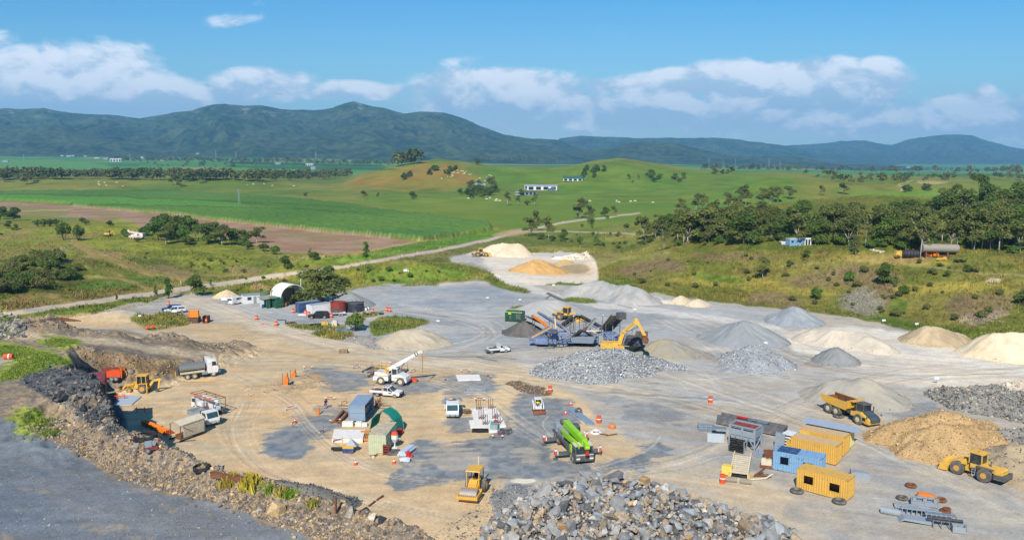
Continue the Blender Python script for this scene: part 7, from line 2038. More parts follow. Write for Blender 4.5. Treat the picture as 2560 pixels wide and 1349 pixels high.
t.add('shell', M('red_tank', (142, 52, 42), .6, dirt=.15, rust=.15), LA([(2.0, 0), (2.0, 2.9), (1.95, 2.9), (1.95, .3)], n=26), TOR((0, 0, 2.9), 2.0, .05, 26), TOR((0, 0, 1.9), 2.0, .03, 26), TOR((0, 0, 1.0), 2.0, .03, 26), smooth=True)
t.add('lid', DRED, LA([(1.94, 2.7), (.3, 2.78), (.1, 2.8)], n=26))
t.put(846, 782)
t = Thing('storage_tank', 'round dark blue black storage tank beside the red tank', 'tank')
t.add('shell', M('dark_tank', (44, 52, 66), .5, dirt=.15), LA([(2.3, 0), (2.3, 2.2), (2.25, 2.2), (2.25, .3)], n=26), TOR((0, 0, 2.2), 2.3, .05, 26), smooth=True)
t.add('lid', DGREY, LA([(2.24, 1.95), (.3, 2.0), (.1, 2.0)], n=26))
t.add('handrail', DGREY, TOR((0, 0, 2.7), 2.25, .03, 26), *[BAR((2.25 * math.cos(a), 2.25 * math.sin(a), 2.2), (2.25 * math.cos(a), 2.25 * math.sin(a), 2.7), .05) for a in np.linspace(0, 6.28, 13)[:-1]])
t.put(888, 777)
t = Thing('flat_trailer', 'white flat trailer loaded with dark scrap behind the black pick up', 'trailer')
t.add('deck', WHITE, B(0, 0, .7, 4.2, 1.9, .14), BAR((-2.1, 0, .6), (-3.2, 0, .5), .12))
t.add('load', DGREY, B(-.6, 0, 1.1, 1.8, 1.4, .6), B(.8, .2, 1.0, .8, .8, .5), C((-.2, -.5, 1.2), (-.2, .5, 1.2), .4, n=10))
for x in (.6, 1.25):
 for y in (-.9, .9):
  t.wheel(x, y, .34, .22, STEEL)
t.put(843, 788, 12)
t = Thing('tipper_body', 'rusty brown tipper bodies with a raised orange tray at the roadside', 'tipper body')
t.add('orange_tray', ORANGE2, PR([(0, 1.3), (.25, 1.25), (.5, 3.0), (.2, 3.05)], 0, 2.3), B(.3, .05, 2.1, .8, .1, 1.7), B(.3, 2.3, 2.1, .8, .1, 1.7))
t.add('brown_box', M('brown_steel', (98, 70, 54), .8, rust=.2), B(-.7, 1.1, .7, .1, 2.3, 1.2), B(.3, 2.3, .7, 2.0, .1, 1.2), B(.3, -.05, .7, 2.0, .1, 1.2), B(.3, 1.1, .15, 2.0, 2.3, .1), B(1.3, 1.1, .7, .1, 2.3, 1.3))
t.add('side_box', RUST, B(.2, -1.2, .85, 2.2, .1, 1.6), B(.2, -2.3, .85, 2.2, .1, 1.6), B(1.2, -1.75, .85, .1, 1.1, 1.6), B(.2, -1.75, .2, 2.0, 1.1, .1))
t.put(497, 806, 92)
# crushing and screening plant
class Plant(Thing):
 def __init__(s, *a, at_=None):
  super().__init__(*a)
  s.b = G(*at_)
  s.o.location = s.b
 def w(s, px, py, z):
  return tuple(P(px, py, z + s.b.z) - s.b)
 def conveyor(s, a, b_, wid, frame, belt=None, rail=None, name='conveyor', legs=(), truss=False):
  p, q = Vector(s.w(*a)), Vector(s.w(*b_))
  d = (q - p).normalized()
  sd_ = Vector((d.y, -d.x, 0)).normalized()
  up_ = sd_.cross(d).normalized()
  if up_.z < 0:
   up_ = -up_
  pr = []
  for k in (-1, 1):
   o_ = sd_ * (k * wid / 2)
   pr += [BAR(p + o_, q + o_, .14, .42)]
   if truss:
    pr += [BAR(p + o_ - up_ * .55, q + o_ - up_ * .55, .09)]
    m = int((q - p).length / 1.1)
    pr += [BAR(p + o_ + d * ((q - p).length * i / m), p + o_ - up_ * .55 + d * ((q - p).length * (i + .5) / m), .07) for i in range(m)]
  c = s.add(name, frame, *pr)
  n = Vector((0, 0, 1))
  v = [tuple(x + sd_ * (k * wid / 2 * .92) + up_ * h) for x in (p, q) for k, h in ((-1, .16), (0, .02), (1, .16), (1, .06), (0, -.08), (-1, .06))]
  f = [(i, (i + 1) % 6, 6 + (i + 1) % 6, 6 + i) for i in range(6)] + [tuple(range(5, -1, -1)), tuple(range(6, 12))]
  s.add('belt', belt or BELT, (v, f), parent=c)
  s.add('roller', STEEL, C(q - sd_ * wid / 2, q + sd_ * wid / 2, .2, n=10), C(p - sd_ * wid / 2, p + sd_ * wid / 2, .18, n=10), parent=c)
  if rail:
   s.add('side_rail', rail, BAR(p + sd_ * (wid / 2 + .1) + up_ * .25, q + sd_ * (wid / 2 + .1) + up_ * .25, .06, .42), parent=c)
  for t_ in legs:
   m = p + (q - p) * t_
   if m.z > .5:
    s.add('support_leg', frame, *[BAR(m + sd_ * (k * wid / 2), (m.x + sd_.x * k * wid / 2, m.y + sd_.y * k * wid / 2, 0), .12) for k in (-1, 1)])
  return c
 def bx(s, name, mat, px, py, z, sx, sy, sz, yaw=0, parent=None, **kw):
  p = s.w(px, py, z)
  return s.add(name, mat, B(p[0], p[1], p[2], sx, sy, sz, (0, 0, R(yaw)), **kw), parent=parent)
CRB, SAND_ = MBLUE, M('sand_rail', (220, 178, 118), .6, dirt=.4)
t = Plant('mobile_crusher', 'blue tracked crusher with tan edged conveyors at the left of the plant', 'crusher', at_=(1385, 860))
t.bx('chassis', CRB, 1378, 853, .95, 9.5, 1.6, .45, -4)
t.bx('track', GREY, 1392, 859, .45, 4.6, .6, .85, -4)
t.bx('track', GREY, 1396, 846, .45, 4.6, .6, .85, -4)
t.bx('engine_house', CRB, 1409, 838, 2.3, 2.9, 2.0, 1.6, -6)
t.add('lattice', GREY, *[BAR(t.w(1340 + i * 11, 854, .5 + .8 * (i % 2)), t.w(1351 + i * 11, 853, .5 + .8 * ((i + 1) % 2)), .14) for i in range(8)], *[BAR(t.w(1360 + i * 9, 846, 1.0), t.w(1362 + i * 8, 836, 2.4 + .6 * (i % 3)), .16) for i in range(7)])
t.add('motor', DGREY, *[B(*t.w(1362 + i * 8, 846 - 2 * (i % 2), 1.6 + .4 * (i % 2)), .7, .6, .6) for i in range(5)])
t.add('handrail', SAND_, *[BAR(t.w(a, b_, z), t.w(c_, d_, z), .09) for a, b_, c_, d_, z in ((1398, 845, 1424, 843, 2.2), (1424, 843, 1423, 826, 3.2), (1399, 833, 1422, 831, 3.4))])
t.bx('crusher_frame', CRB, 1382, 840, 2.2, 1.6, 2.0, 2.8, -6)
t.bx('crusher_top', DGREY, 1382, 828, 3.7, 1.8, 1.6, .5, -6)
t.add('fold_arm', SAND_, BAR(t.w(1390, 832, 2.6), t.w(1387, 795, 5.4), .3, .45))
t.bx('feed_box', CRB, 1355, 850, 1.4, 2.6, 2.0, 1.3, -6)
t.conveyor((1326, 845, 1.3), (1376, 818, 3.3), 1.3, CRB, None, SAND_)
t.conveyor((1420, 826, 1.8), (1348, 782, 6.4), 1.4, CRB, None, SAND_, legs=(.6,))
t.conveyor((1368, 816, 2.0), (1332, 790, 4.6), 1.2, ORANGE2, None, ORANGE2)
t.conveyor((1352, 806, 2.6), (1316, 790, 4.4), 1.0, DGREY, legs=(.5,))
t.add('catwalk', STEEL, BAR(t.w(1358, 856, 1.7), t.w(1425, 850, 1.7), .5, .06), *[BAR(t.w(x, 856 - (x - 1358) * .09, 1.7), t.w(x, 856 - (x - 1358) * .09, 2.6), .05) for x in (1360, 1380, 1400, 1420)])
t = Plant('screening_machine', 'dusty blue screening machine with folded side wings in the middle of the plant', 'screen', at_=(1455, 852))
t.bx('hopper', M('dusty_blue', (128, 142, 162), .7, dirt=.6, dcol=(158, 150, 138)), 1457, 846, 1.8, 4.4, 2.2, 1.5, -8, top=1.25)
t.bx('chassis', CRB, 1450, 852, .9, 7.0, 1.6, .5, -6)
t.bx('track', DGREY, 1445, 856, .4, 3.6, .5, .8, -6)
t.add('wing', DGREY, BAR(t.w(1418, 856, .6), t.w(1455, 824, 4.2), 1.8, .25), BAR(t.w(1455, 824, 4.2), t.w(1478, 838, 2.6), 1.4, .2))
t.conveyor((1475, 824, 3.0), (1506, 847, 1.0), 1.2, CRB, None, SAND_)
t.conveyor((1442, 833, 2.0), (1473, 815, 3.8), 1.2, RUST, RUST)
t.conveyor((1440, 848, 1.4), (1408, 818, 4.2), .8, GREY)
t.conveyor((1462, 830, 2.6), (1488, 796, 5.4), .8, GREY, legs=(.6,))
t.add('handrail', STEEL, *[BAR(t.w(x, 855, .4), t.w(x, 845, 2.0), .08) for x in (1474, 1484)])
t.add('light_mast', WHITE, C(t.w(1433, 826, 2.4), t.w(1434, 790, 7.0), .09, n=6))
t = Plant('stacker_conveyor', 'black lattice conveyor rising to the right behind the blue crusher', 'conveyor', at_=(1415, 825))
t.conveyor((1405, 814, 1.8), (1438, 788, 5.8), 1.2, DGREY, None, None, 'boom', (.5, .8), True)
t = Plant('stacker_conveyor', 'black lattice conveyor sloping down to the right from the peak', 'conveyor', at_=(1490, 825))
t.conveyor((1499, 815, 1.8), (1446, 787, 6.0), 1.1, DGREY, None, None, 'boom', (.55, .85), True)
t = Plant('screening_machine', 'blue screening machine with two grey conveyors raised to the right, beside the excavator', 'screen', at_=(1530, 852))
t.bx('chassis', CRB, 1520, 852, .9, 6.5, 1.6, .4, 0)
t.add('lattice', GREY, *[BAR(t.w(1496 + i * 8, 850, .4 + 1.4 * (i % 2)), t.w(1504 + i * 8, 848, .4 + 1.4 * ((i + 1) % 2)), .14) for i in range(8)], *[BAR(t.w(1500 + i * 9, 846, .8), t.w(1505 + i * 9, 832, 2.8), .16) for i in range(5)])
t.bx('engine_house', CRB, 1526, 838, 2.0, 2.8, 1.8, 1.3, 0)
t.bx('screen_box', GREY, 1501, 848, 1.6, .9, 1.6, 1.8, 0)
t.conveyor((1506, 826, 2.0), (1538, 787, 7.2), 1.5, DGREY, SAND_, None, 'conveyor', (.55,))
t.conveyor((1520, 826, 2.0), (1556, 786, 7.4), 1.6, GREY, BELT, None, 'conveyor', (.6,))
t.conveyor((1540, 838, 2.2), (1594, 815, 5.0), .8, GREY, legs=(.7,))
t.bx('head_chute', DGREY, 1553, 789, 7.2, 1.6, 1.6, 1.3, 20)
t.add('light_mast', WHITE, C(t.w(1503, 832, 2.4), t.w(1508, 787, 8.0), .09, n=6))
t.add('pipe', STEEL, C(t.w(1440, 828, 3.0), t.w(1508, 826, 3.2), .07, n=6), C(t.w(1505, 824, 2.6), t.w(1552, 812, 4.0), .07, n=6))
t = Plant('feed_hopper', 'dark feed hopper on legs under the excavator stick', 'hopper', at_=(1585, 864))
t.bx('hopper', M('dark_blue_steel', (52, 62, 84), .5, dirt=.3), 1578, 851, 2.6, 4.2, 2.6, 1.6, -14, top=1.3)
t.bx('load', BELT, 1582, 842, 3.4, 4.6, 2.6, .3, -14)
t.bx('drive_unit', YELLOW, 1584, 862, 1.1, 1.6, 1.4, 1.1, -14)
t.add('leg', GREY, *[BAR(t.w(x, y, 2.0), t.w(x, y + 13, .0), .22) for x, y in ((1560, 852), (1600, 858), (1574, 846), (1606, 848))])
t.bx('tailpiece', BELT, 1604, 835, 3.4, 2.4, 1.8, .9, -14)
t = Thing('generator_box', 'dark green generator container with yellow top stripe left of the crushers', 'generator')
t.add('case', M('bottle_green', (14, 74, 52), .45, dirt=.08), B(2.2, 1.2, 1.35, 4.4, 2.4, 2.3))
t.add('stripe', M('lime_yellow', (190, 214, 40), .5), B(2.2, -.02, 2.42, 4.4, .05, .16), B(-.02, 1.2, 2.42, .05, 2.4, .16), B(1.2, -.03, 2.05, .8, .05, .35))
t.add('skid', BLACK, B(2.2, 1.2, .1, 4.5, 2.3, .18))
t.add('vent', DGREY, B(3.4, -.02, 1.4, 1.2, .05, 1.3), B(1.4, -.02, 1.1, .5, .05, .9))
t.fit((1263, 803), (1305, 806), (0, 0), (4.4, 0))
# plant parts laid out by the yellow containers
t = Thing('steel_hopper', 'grey steel hopper on braced legs with a red brown top', 'hopper')
L_, W_, H_ = 3.7, 2.3, 3.1
t.add('bin', GREY, B(L_ / 2, .02, 2.35, L_ - .1, .06, 1.1), B(L_ / 2, W_, 2.35, L_ - .1, .06, 1.1), B(.02, W_ / 2, 2.35, .06, W_, 1.1), B(L_, W_ / 2, 2.35, .06, W_, 1.1), B(L_ / 2, W_ / 2, 1.5, L_ * .9, W_ * .9, .5))
t.add('top_cover', DRED, B(L_ / 2, W_ / 2, H_ - .1, L_ - .2, W_ - .2, .06))
t.add('frame', GREY, *[BAR((x, y, 0), (x, y, H_), .18) for x in (0, L_ / 2, L_) for y in (0, W_)], *[BAR((0, y, H_), (L_, y, H_), .16) for y in (0, W_)], *[BAR((x, 0, H_), (x, W_, H_), .16) for x in (0, L_)], *[BAR((x, 0, 1.7), (x + d, 0, .3), .12) for x, d in ((.9, -.9), (.9, .95), (2.8, -.95), (2.8, .9))], BAR((L_, 0, .2), (L_, W_, 1.7), .12))
t.add('slot', BLACK, B(L_ * .26, -.02, 2.75, 1.4, .04, .16), B(L_ * .74, -.02, 2.75, 1.4, .04, .16))
t.fit((1824, 1113.5), (1884, 1128), (0, 0), (L_, 0))
t = Thing('screen_rack', 'black barred screen rack standing in front of the grey hopper', 'rack')
t.add('frame', GREY, BAR((0, 0, 0), (0, 0, 1.7), .1), BAR((2.1, 0, 0), (2.1, 0, 1.7), .1), BAR((0, 1.0, 0), (0, 1.0, 1.7), .1), BAR((2.1, 1.0, 0), (2.1, 1.0, 1.7), .1))
t.add('bar', BLACK, *[B(1.05, .02 + .05 * i, .2 + i * .3, 2.1, .5, .12) for i in range(6)])
t.fit((1824, 1126), (1858, 1133), (0, 0), (2.1, 0))
t = Thing('conveyor_trough', 'long black steel conveyor trough lying behind the grey hopper', 'trough')
t.add('shell', DGREY, PX([(0, .2), (.5, 1.35), (.75, 1.35), (.35, .3), (1.5, .3), (1.9, 1.35), (2.1, 1.35), (1.6, .15)], 0, 10.2))
t.add('end_plate', DGREY, PX([(.05, .2), (.55, 1.3), (2.05, 1.3), (1.6, .2)], 10.15, 10.2))
t.add('red_part', RED, B(3.6, 1.2, 1.5, 1.6, .4, .2))
t.add('white_bracket', STEEL, B(6.8, 1.2, 1.45, 1.6, .8, .15), B(5.4, 1.2, 1.42, .8, .4, .12))
t.fit((1800, 1062), (1938, 1091), (.4, 0), (9.4, 0))
t = Thing('screen_deck_stack', 'stack of white slatted screen decks between the trough and the yellow containers', 'screen deck')
t.add('deck', WHITE, *[B(1.6, .8, .2 + i * .42, 3.2, 1.8, .14, (0, 0, .06 * (i % 2))) for i in range(5)])
t.add('spacer', BLACK, *[B(x, .8, .4 + i * .42, .2, 1.6, .22) for i in range(4) for x in (.5, 1.6, 2.7)])
t.fit((1956, 1115), (1990, 1124), (0, 0), (2.2, 0))
t = Thing('ribbed_sheet', 'upright ribbed grey steel panel left of the white deck stack', 'panel')
t.add('sheet', GREY, B(.7, .06, 1.2, 1.3, .08, 2.3, (R(-8), 0, 0)))
t.add('rib', GREY, *[BAR((x, -.05, .1), (x, .25, 2.4), .12) for x in (.05, .5, .95, 1.4)])
t.fit((1939, 1121), (1955, 1126), (0, 0), (1.4, 0))
t = Thing('yellow_locker', 'small yellow locker box at the left end of the yellow container', 'locker')
t.add('case', OCHRE, B(.7, .5, .95, 1.3, 1.0, 1.7), B(.7, .5, 1.83, 1.36, 1.06, .06))
t.add('door', YELLOW, B(.4, -.02, .95, .55, .05, 1.5), B(1.02, -.02, .95, .55, .05, 1.5))
t.fit((1966, 1134), (1985, 1139), (0, 0), (1.35, 0))
t = Thing('vibrating_screen', 'cream slatted vibrating screen frame lying tilted in front of the hopper', 'screen')
t.add('side_frame', CREAM, *[PR([(0, .1), (4.6, .9), (4.6, 1.9), (3.6, 1.75), (0, .75)], y, y + .12) for y in (0, 2.1)])
t.add('slat', CREAM, *[B(.3 + i * .48, 1.1, .62 + i * .095, .2, 2.0, .16, (0, R(-12), 0)) for i in range(9)])
t.add('tray', BLACK, B(2.3, 1.1, .55, 4.4, 2.0, .1, (0, R(-10), 0)))
t.add('spring_mount', YELLOW2, B(.1, -.1, .3, .3, .25, .6), B(.1, 2.3, .3, .3, .25, .6), B(.9, 2.3, .55, .3, .2, .5))
t.fit((1830, 1192), (1865, 1197), (0, 2.2), (0, 0))
t = Thing('yellow_plate_box', 'low plain yellow steel box beside the cream screen', 'box')
t.add('case', M('pale_yellow_steel', (244, 208, 92), .5, dirt=.15), B(.65, .5, .65, 1.25, 1.0, 1.1))
t.add('skid', RUST, B(.65, .5, .05, 1.4, 1.1, .1))
t.fit((1804, 1186), (1827, 1190), (0, 0), (1.25, 0))
t = Thing('engine_unit', 'cream engine unit on a rusty skid left of the blue cabin', 'engine')
t.add('block', CREAM, B(.75, .5, .75, 1.3, .9, .6), B(.4, .4, 1.15, .5, .5, .25), C((1.1, .2, 1.0), (1.1, .8, 1.0), .2, n=10))
t.add('skid', RUST, B(.75, .5, .25, 1.6, 1.0, .4))
t.fit((1902, 1169), (1929, 1173), (0, 0), (1.5, 0))
simple('rusty_chute', RUST, J(B(0, 0, .6, 1.1, 1.0, 1.1, top=1.3), B(.3, .2, 1.2, .9, .3, .2)), 'brown tapered chute beside the cream engine unit', 'chute', None, G(1922, 1148), -.3)
simple('steel_sheets', GREY, J(B(0, 0, .05, 3.0, 1.4, .05, (0, 0, .4)), B(1.0, .9, .12, 2.6, 1.2, .05, (.03, 0, -.2)), B(-.6, .8, .08, 1.8, 1.0, .05, (0, .04, .9))), 'loose grey steel sheets lying between the hopper and the blue cabin', 'sheets', None, G(1908, 1136))
simple('guard_panel', STEEL, J(*[BAR((x, 0, .1), (x, 2.2, .5), .07) for x in (0, .8, 1.6, 2.4)], *[BAR((0, y, .1 + y * .18), (2.4, y, .1 + y * .18), .07) for y in (0, .7, 1.5, 2.2)], B(1.2, 1.1, .28, 2.3, 2.1, .02, (R(10), 0, 0))), 'grey barred guard panel lying left of the hopper group', 'panel', None, G(1748, 1077), -.1)
simple('walkway_frame', STEEL, J(*[BAR((x, y, 0), (x, y, 1.1), .08) for x in (0, 2.0) for y in (0, 1.0)], *[BAR((0, y, 1.1), (2.0, y, 1.1), .08) for y in (0, 1.0)], B(1, .5, 1.12, 2.0, 1.0, .04), BAR((-.5, 1.0, 0), (-.5, 1.0, 2.1), .1)), 'grey walkway frame with one tall post near the guard panel', 'frame', None, G(1779, 1088), -.25)
simple('sloped_plate', GREY, J(B(1.1, .5, .55, 2.3, .05, 1.3, (R(-35), 0, 0)), BAR((.1, .9, 0), (.1, .9, .9), .08), BAR((2.1, .9, 0), (2.1, .9, .9), .08)), 'pale grey steel plate leaning at the left of the hopper', 'plate', None, G(1769, 1105), -.22)
simple('steel_cover', GREY, J(PR([(0, 0), (2.2, 0), (2.4, .35), (2.1, .8), (.5, .95), (0, .7)], 0, .9), B(.05, .45, .55, .12, 1.1, 1.0)), 'grey sheet steel cover lying alone right of the yellow cabin', 'cover', None, G(2127, 1196), -.22)
for px_, py_, lb, mt_, pr in [(2202, 1281, 'grey steel tube at the left of the scattered plant parts', GREY, J(C((0, 0, .4), (2.0, -.5, .4), .4, n=12), B(2.1, -.5, .5, .3, .5, .3))),
        (2246, 1300, 'bent grey plate in front of the ribbed beams', GREY, J(PR([(0, .0), (.5, .5), (3.2, .45), (3.6, .1), (3.2, .12), (.5, .3)], -.5, .9))),
        (2252, 1283, 'grey ribbed beam lying along the back of the bent plate', GREY, J(B(1.6, .2, .7, 3.2, .5, .14), *[B(.1 + i * .5, -.05, .35, .08, .3, .7) for i in range(7)])),
        (2312, 1297, 'white ribbed beam right of the grey ribbed beam', STEEL, J(B(1.5, .2, .7, 3.1, .6, .14), *[B(.1 + i * .5, -.1, .35, .1, .4, .7) for i in range(7)])),
        (2318, 1312, 'dark beam with thin legs at the front of the plant parts', DGREY, J(B(1.7, 0, .85, 3.5, .3, .3), B(1.7, -.1, 1.02, 3.5, .5, .06), *[BAR((.5 + i * .8, -.3, .8), (.5 + i * .8, -.6, .05), .1) for i in range(5)])),
        (2236, 1270, 'bundle of long silver bars behind the ribbed beams', STEEL, J(*[BAR((0, .18 * i, .2 + .12 * (i % 3)), (5.2, .18 * i - .5, .2 + .12 * (i % 2)), .13) for i in range(7)])),
        (2278, 1264, 'grey gearbox frame with many small blocks', GREY, J(B(1.4, .6, .4, 2.8, 1.2, .5), *[B(.3 + i * .55, .2 + .5 * (i % 2), .85, .4, .4, .5) for i in range(5)], *[BAR((x, y, .3), (x, y, 1.2), .08) for x in (0, 1.4, 2.8) for y in (0, 1.2)], BAR((0, 0, 1.2), (2.8, 0, 1.2), .08))),
        (2382, 1331, 'small open grey steel box at the far right of the plant parts', GREY, J(B(.6, 0, .4, 1.2, .06, .7), B(.6, .9, .4, 1.2, .06, .7), B(0, .45, .4, .06, .9, .7), B(1.2, .45, .4, .06, .9, .7), B(.6, .45, .1, 1.2, .9, .05), PR([(.2, .1), (.6, .65), (1.0, .1)], .2, .7)))]:
 simple('plant_part', mt_, pr, lb, 'steel part', None, G(px_, py_), -.32)
simple('rusty_coil', RUST, J(TOR((0, 0, .3), .45, .2), TOR((.3, .2, .5), .35, .12)), 'dark rusty coil at the right end of the silver bars', 'coil', None, G(2362, 1283))
simple('orange_guard', ORANGE2, J(PR([(0, .2), (2.0, .1), (2.1, .4), (1.4, .65), (.2, .7)], 0, .6)), 'orange steel guard behind the gearbox frame', 'guard', None, G(2292, 1246), -.2)
for px_, py_, lb in [(2255, 1247, 'old tyre behind the left end of the silver bars'), (2277, 1216, 'brown rusty ring lying alone above the plant parts'), (2351, 1252, 'half buried brown ring right of the orange guard')]:
 simple('tyre_ring', RUST if 'brown' in lb else TYRE, TOR((0, 0, .18), .5, .2), lb, 'ring', None, G(px_, py_), smooth=True)
for px_, py_, y in [(2096, 1042, 0), (1992, 1230, 0), (2098, 1256, 0)]:
 simple('tyre_ring', TYRE, TOR((0, 0, .2), .62, .22), {2096: 'flat tyre on the ground beside the dump truck wheels', 1992: 'tyre under the left end of the yellow cabin', 2098: 'tyre under the right end of the yellow cabin'}[px_], 'tyre', None, G(px_, py_), smooth=True)
for px_, py_, lb, s in [(1828, 1203, 'grey cylindrical concrete lump beside the orange barrel', .8), (1864, 1208, 'brown concrete block in front of the cream screen', .8)]:
 o = simple('concrete_lump', M('old_concrete', (150, 140, 122), .9), C((-.7, 0, .3), (.7, -.1, .3), .36, .3, n=9), lb, 'concrete', None, G(px_, py_), -.2)
simple('bent_pipe', CREAM, TUBE([(0, 0, .1), (2.2, 1.0, .15), (3.0, 1.6, .6)], .09), 'cream pipe lying right of the cream screen', 'pipe', None, G(1868, 1200), -.3)
simple('rust_scrap', RUST, J(BAR((0, 0, .1), (1.4, .8, .9), .18), BAR((.4, .2, .1), (1.8, .1, .4), .14), B(.8, .4, .2, 1.2, .6, .1)), 'rusty bent scrap plate at the end of the cream pipe', 'scrap', None, G(1885, 1192), -.1)
simple('rotor', RUST, J(C((0, -.5, .55), (0, .5, .55), .5, n=10), B(0, 0, .15, 1.3, 1.2, .3), B(.5, 0, .6, .5, .7, .6)), 'rusty machine rotor right of the grey humped pile', 'rotor', None, G(2237, 999), .2)
# slabs and the building site
def slab(label, px, z=.35, mat=CONC, name='concrete_slab', cat='slab'):
 pts = [P(a, b) for a, b in px]
 c = sum((p.copy() for p in pts), Vector()) / len(pts)
 n = len(pts)
 v = [(p.x - c.x, p.y - c.y, h) for h in (-.1, z) for p in pts]
 f = [tuple(range(n, 2 * n)), tuple(range(n))[::-1]] + [(i, (i + 1) % n, n + (i + 1) % n, n + i) for i in range(n)]
 o = simple(name, mat, (v, f), label, cat, None, c)
 return o, c
slab('white concrete slab with bolt sockets beside the pale green container', [(830, 1105), (907, 1106), (913, 1082), (836, 1081)], .55)
slab('large white L shaped slab with rods sticking out of it', [(1176, 1071), (1222, 1072), (1223, 1081), (1250, 1080), (1247, 1068), (1265, 1067), (1242, 1022), (1177, 1024), (1184, 1052), (1172, 1054)], .25)
slab('white concrete slab farthest from the camera beyond the crew truck', [(1145, 953), (1202, 951), (1198, 939), (1139, 940)], .3)
slab('grey blue slab in the shadow of the cliff', [(284, 1014), (330, 1011), (354, 991), (306, 987)], .12, M('blue_slab', (176, 188, 202), .8))
for i, (px_, py_, n_) in enumerate([(1196, 1026, 3), (1226, 1024, 3), (1202, 1050, 3), (1236, 1048, 3), (1212, 1064, 3), (1244, 1062, 3)]):
 simple('rebar_cage', RUST, J(*[C((x, y, .2), (x, y, 1.75), .045, n=5) for x in (-.28, .05, .38) for y in (-.15, .2)], TOR((0, 0, .5), .32, .03, 8, 4)), 'bundle of upright rusty rods standing on the L shaped slab', 'rods', 'rod bundles on the slab', G(px_, py_))
t = Thing('welder_generator', 'teal generator box at the corner of the L shaped slab', 'generator')
t.add('case', M('teal_paint', (72, 168, 156), .45), B(0, 0, .6, 1.1, 1.5, .9))
t.add('panel', GREY, B(0, -.77, .65, .9, .04, .6))
t.add('engine_top', RED, B(.2, .3, 1.15, .6, .7, .3))
t.put(1236, 1073, -4)
simple('mesh_pile', BLACK, J(*[B(0, i * .25, .1 + .05 * (i % 3), 2.4, .1, .12) for i in range(6)], *[B(-1.1 + i * .35, .6, .2, .08, 1.4, .08) for i in range(7)]), 'pile of dark steel mesh in front of the L shaped slab', 'mesh', None, G(1200, 1081))
simple('cable_heap', M('brown_cable', (120, 96, 62), .9), J(*[TOR((.3 * math.cos(i), .3 * math.sin(i * 2), .15 + .07 * i), .5, .07, 12, 5) for i in range(5)]), 'heap of brown cable at the left edge of the L shaped slab', 'cable', None, G(1169, 1032))
simple('broken_rock_scrap', DGREY, J(*[B(rng.uniform(-1, 1), rng.uniform(-1, 1), .15, .4, .3, .3, (rng.uniform(0, 1), 0, rng.uniform(0, 3))) for _ in range(26)]), 'dark rubble scraps at the front right corner of the L shaped slab', 'scraps', None, G(1262, 1080))
simple('trench_frame', GREY, J(B(0, 0, .05, 3.6, .2, .3), B(0, 1.8, .05, 3.6, .2, .3), B(-1.8, .9, .05, .2, 1.8, .3), B(1.8, .9, .05, .2, 1.8, .3), B(0, .3, .12, 2.6, .1, .12)), 'grey timber frame around a trench between the two white slabs', 'frame', None, G(1188, 980))
# steel formwork behind the white crane
t = Thing('formwork', 'dark steel beams and rusty mesh laid out behind the white crane', 'formwork')
t.add('beam', DGREY, *[BAR(P(a, b, .25) - G(960, 935), P(c_, d, .25) - G(960, 935), .2, .3) for a, b, c_, d in ((905, 929, 928, 917), (920, 941, 945, 926), (1000, 939, 1020, 922), (928, 917, 1014, 924), (918, 939, 1000, 941), (975, 926, 985, 934))])
t.add('mesh', RUST, *[BAR(P(928 + i * 7, 919, .2) - G(960, 935), P(918 + i * 7, 932, .2) - G(960, 935), .06) for i in range(12)], *[BAR(P(925 - i * 3, 921 + i * 3.5, .22) - G(960, 935), P(1010 - i * 3, 926 + i * 3.5, .22) - G(960, 935), .06) for i in range(4)])
t.add('peg', RUST, *[C(P(a, b, 0) - G(960, 935), P(a, b, 0) - G(960, 935) + Vector((0, 0, h)), .04, n=5) for a, b, h in ((930, 917, 1.0), (954, 916, .8), (965, 919, .6), (1019, 922, 1.0), (1010, 926, .6), (917, 919, .5), (978, 922, .7))])
t.add('float', STEEL, B(-3.2, 1.6, .2, 1.8, .5, .2))
t.put(960, 935)
t = Thing('fork_bar', 'black V shaped lifting bar lying ahead of the white crane', 'bar')
a_, b_, c_ = P(1013, 944.5, .3), P(1072, 933.5, .3), P(1057, 951.5, .3)
simple('orange_bin', ORANGE, J(B(0, 0, .35, 1.6, .8, .6, top=1.15)), 'long orange bin lying ahead of the white crane', 'bin', None, G(1030, 953))
col.objects.unlink(t.o)
bpy.data.objects.remove(t.o)
MESHO = M('orange_mesh', (240, 124, 34), .7, dirt=.1)
for px_, py_, lb, h in [(714, 969, 'tall leaning orange safety mesh on its posts', 2.4), (733, 945, 'short orange safety mesh behind the tall one', 1.4)]:
 t = Thing('safety_mesh', lb, 'mesh fence')
 t.add('mesh', MESHO, PR([(-.45, .1), (.3, .0), (.5, h * .55), (.35, h), (.05, h * .98), (-.3, h * .6)], -.06, .5))
 t.add('post', RUST, C((-.5, 0, 0), (-.45, 0, h + .2), .05, n=5), C((.5, .4, 0), (.3, .4, h + .3), .05, n=5))
 t.put(px_, py_)
simple('orange_barrier', MESHO, J(B(0, 0, .1, 2.4, .5, .12, (0, 0, .3)), B(1.0, .3, .2, 1.4, .15, .1, (0, .1, -.3))), 'fallen orange and white barrier boards right of the safety mesh', 'barrier', None, G(772, 947))
t = Thing('bollard', 'orange bollard cover with grey cap standing on the formwork lines', 'bollard')
t.add('sleeve', ORANGE2, C((0, 0, 0), (0, 0, 1.1), .2, .18, n=12))
t.add('cap', GREY, C((0, 0, 1.1), (0, 0, 1.5), .13, .1, n=10))
t.put(796, 1036)
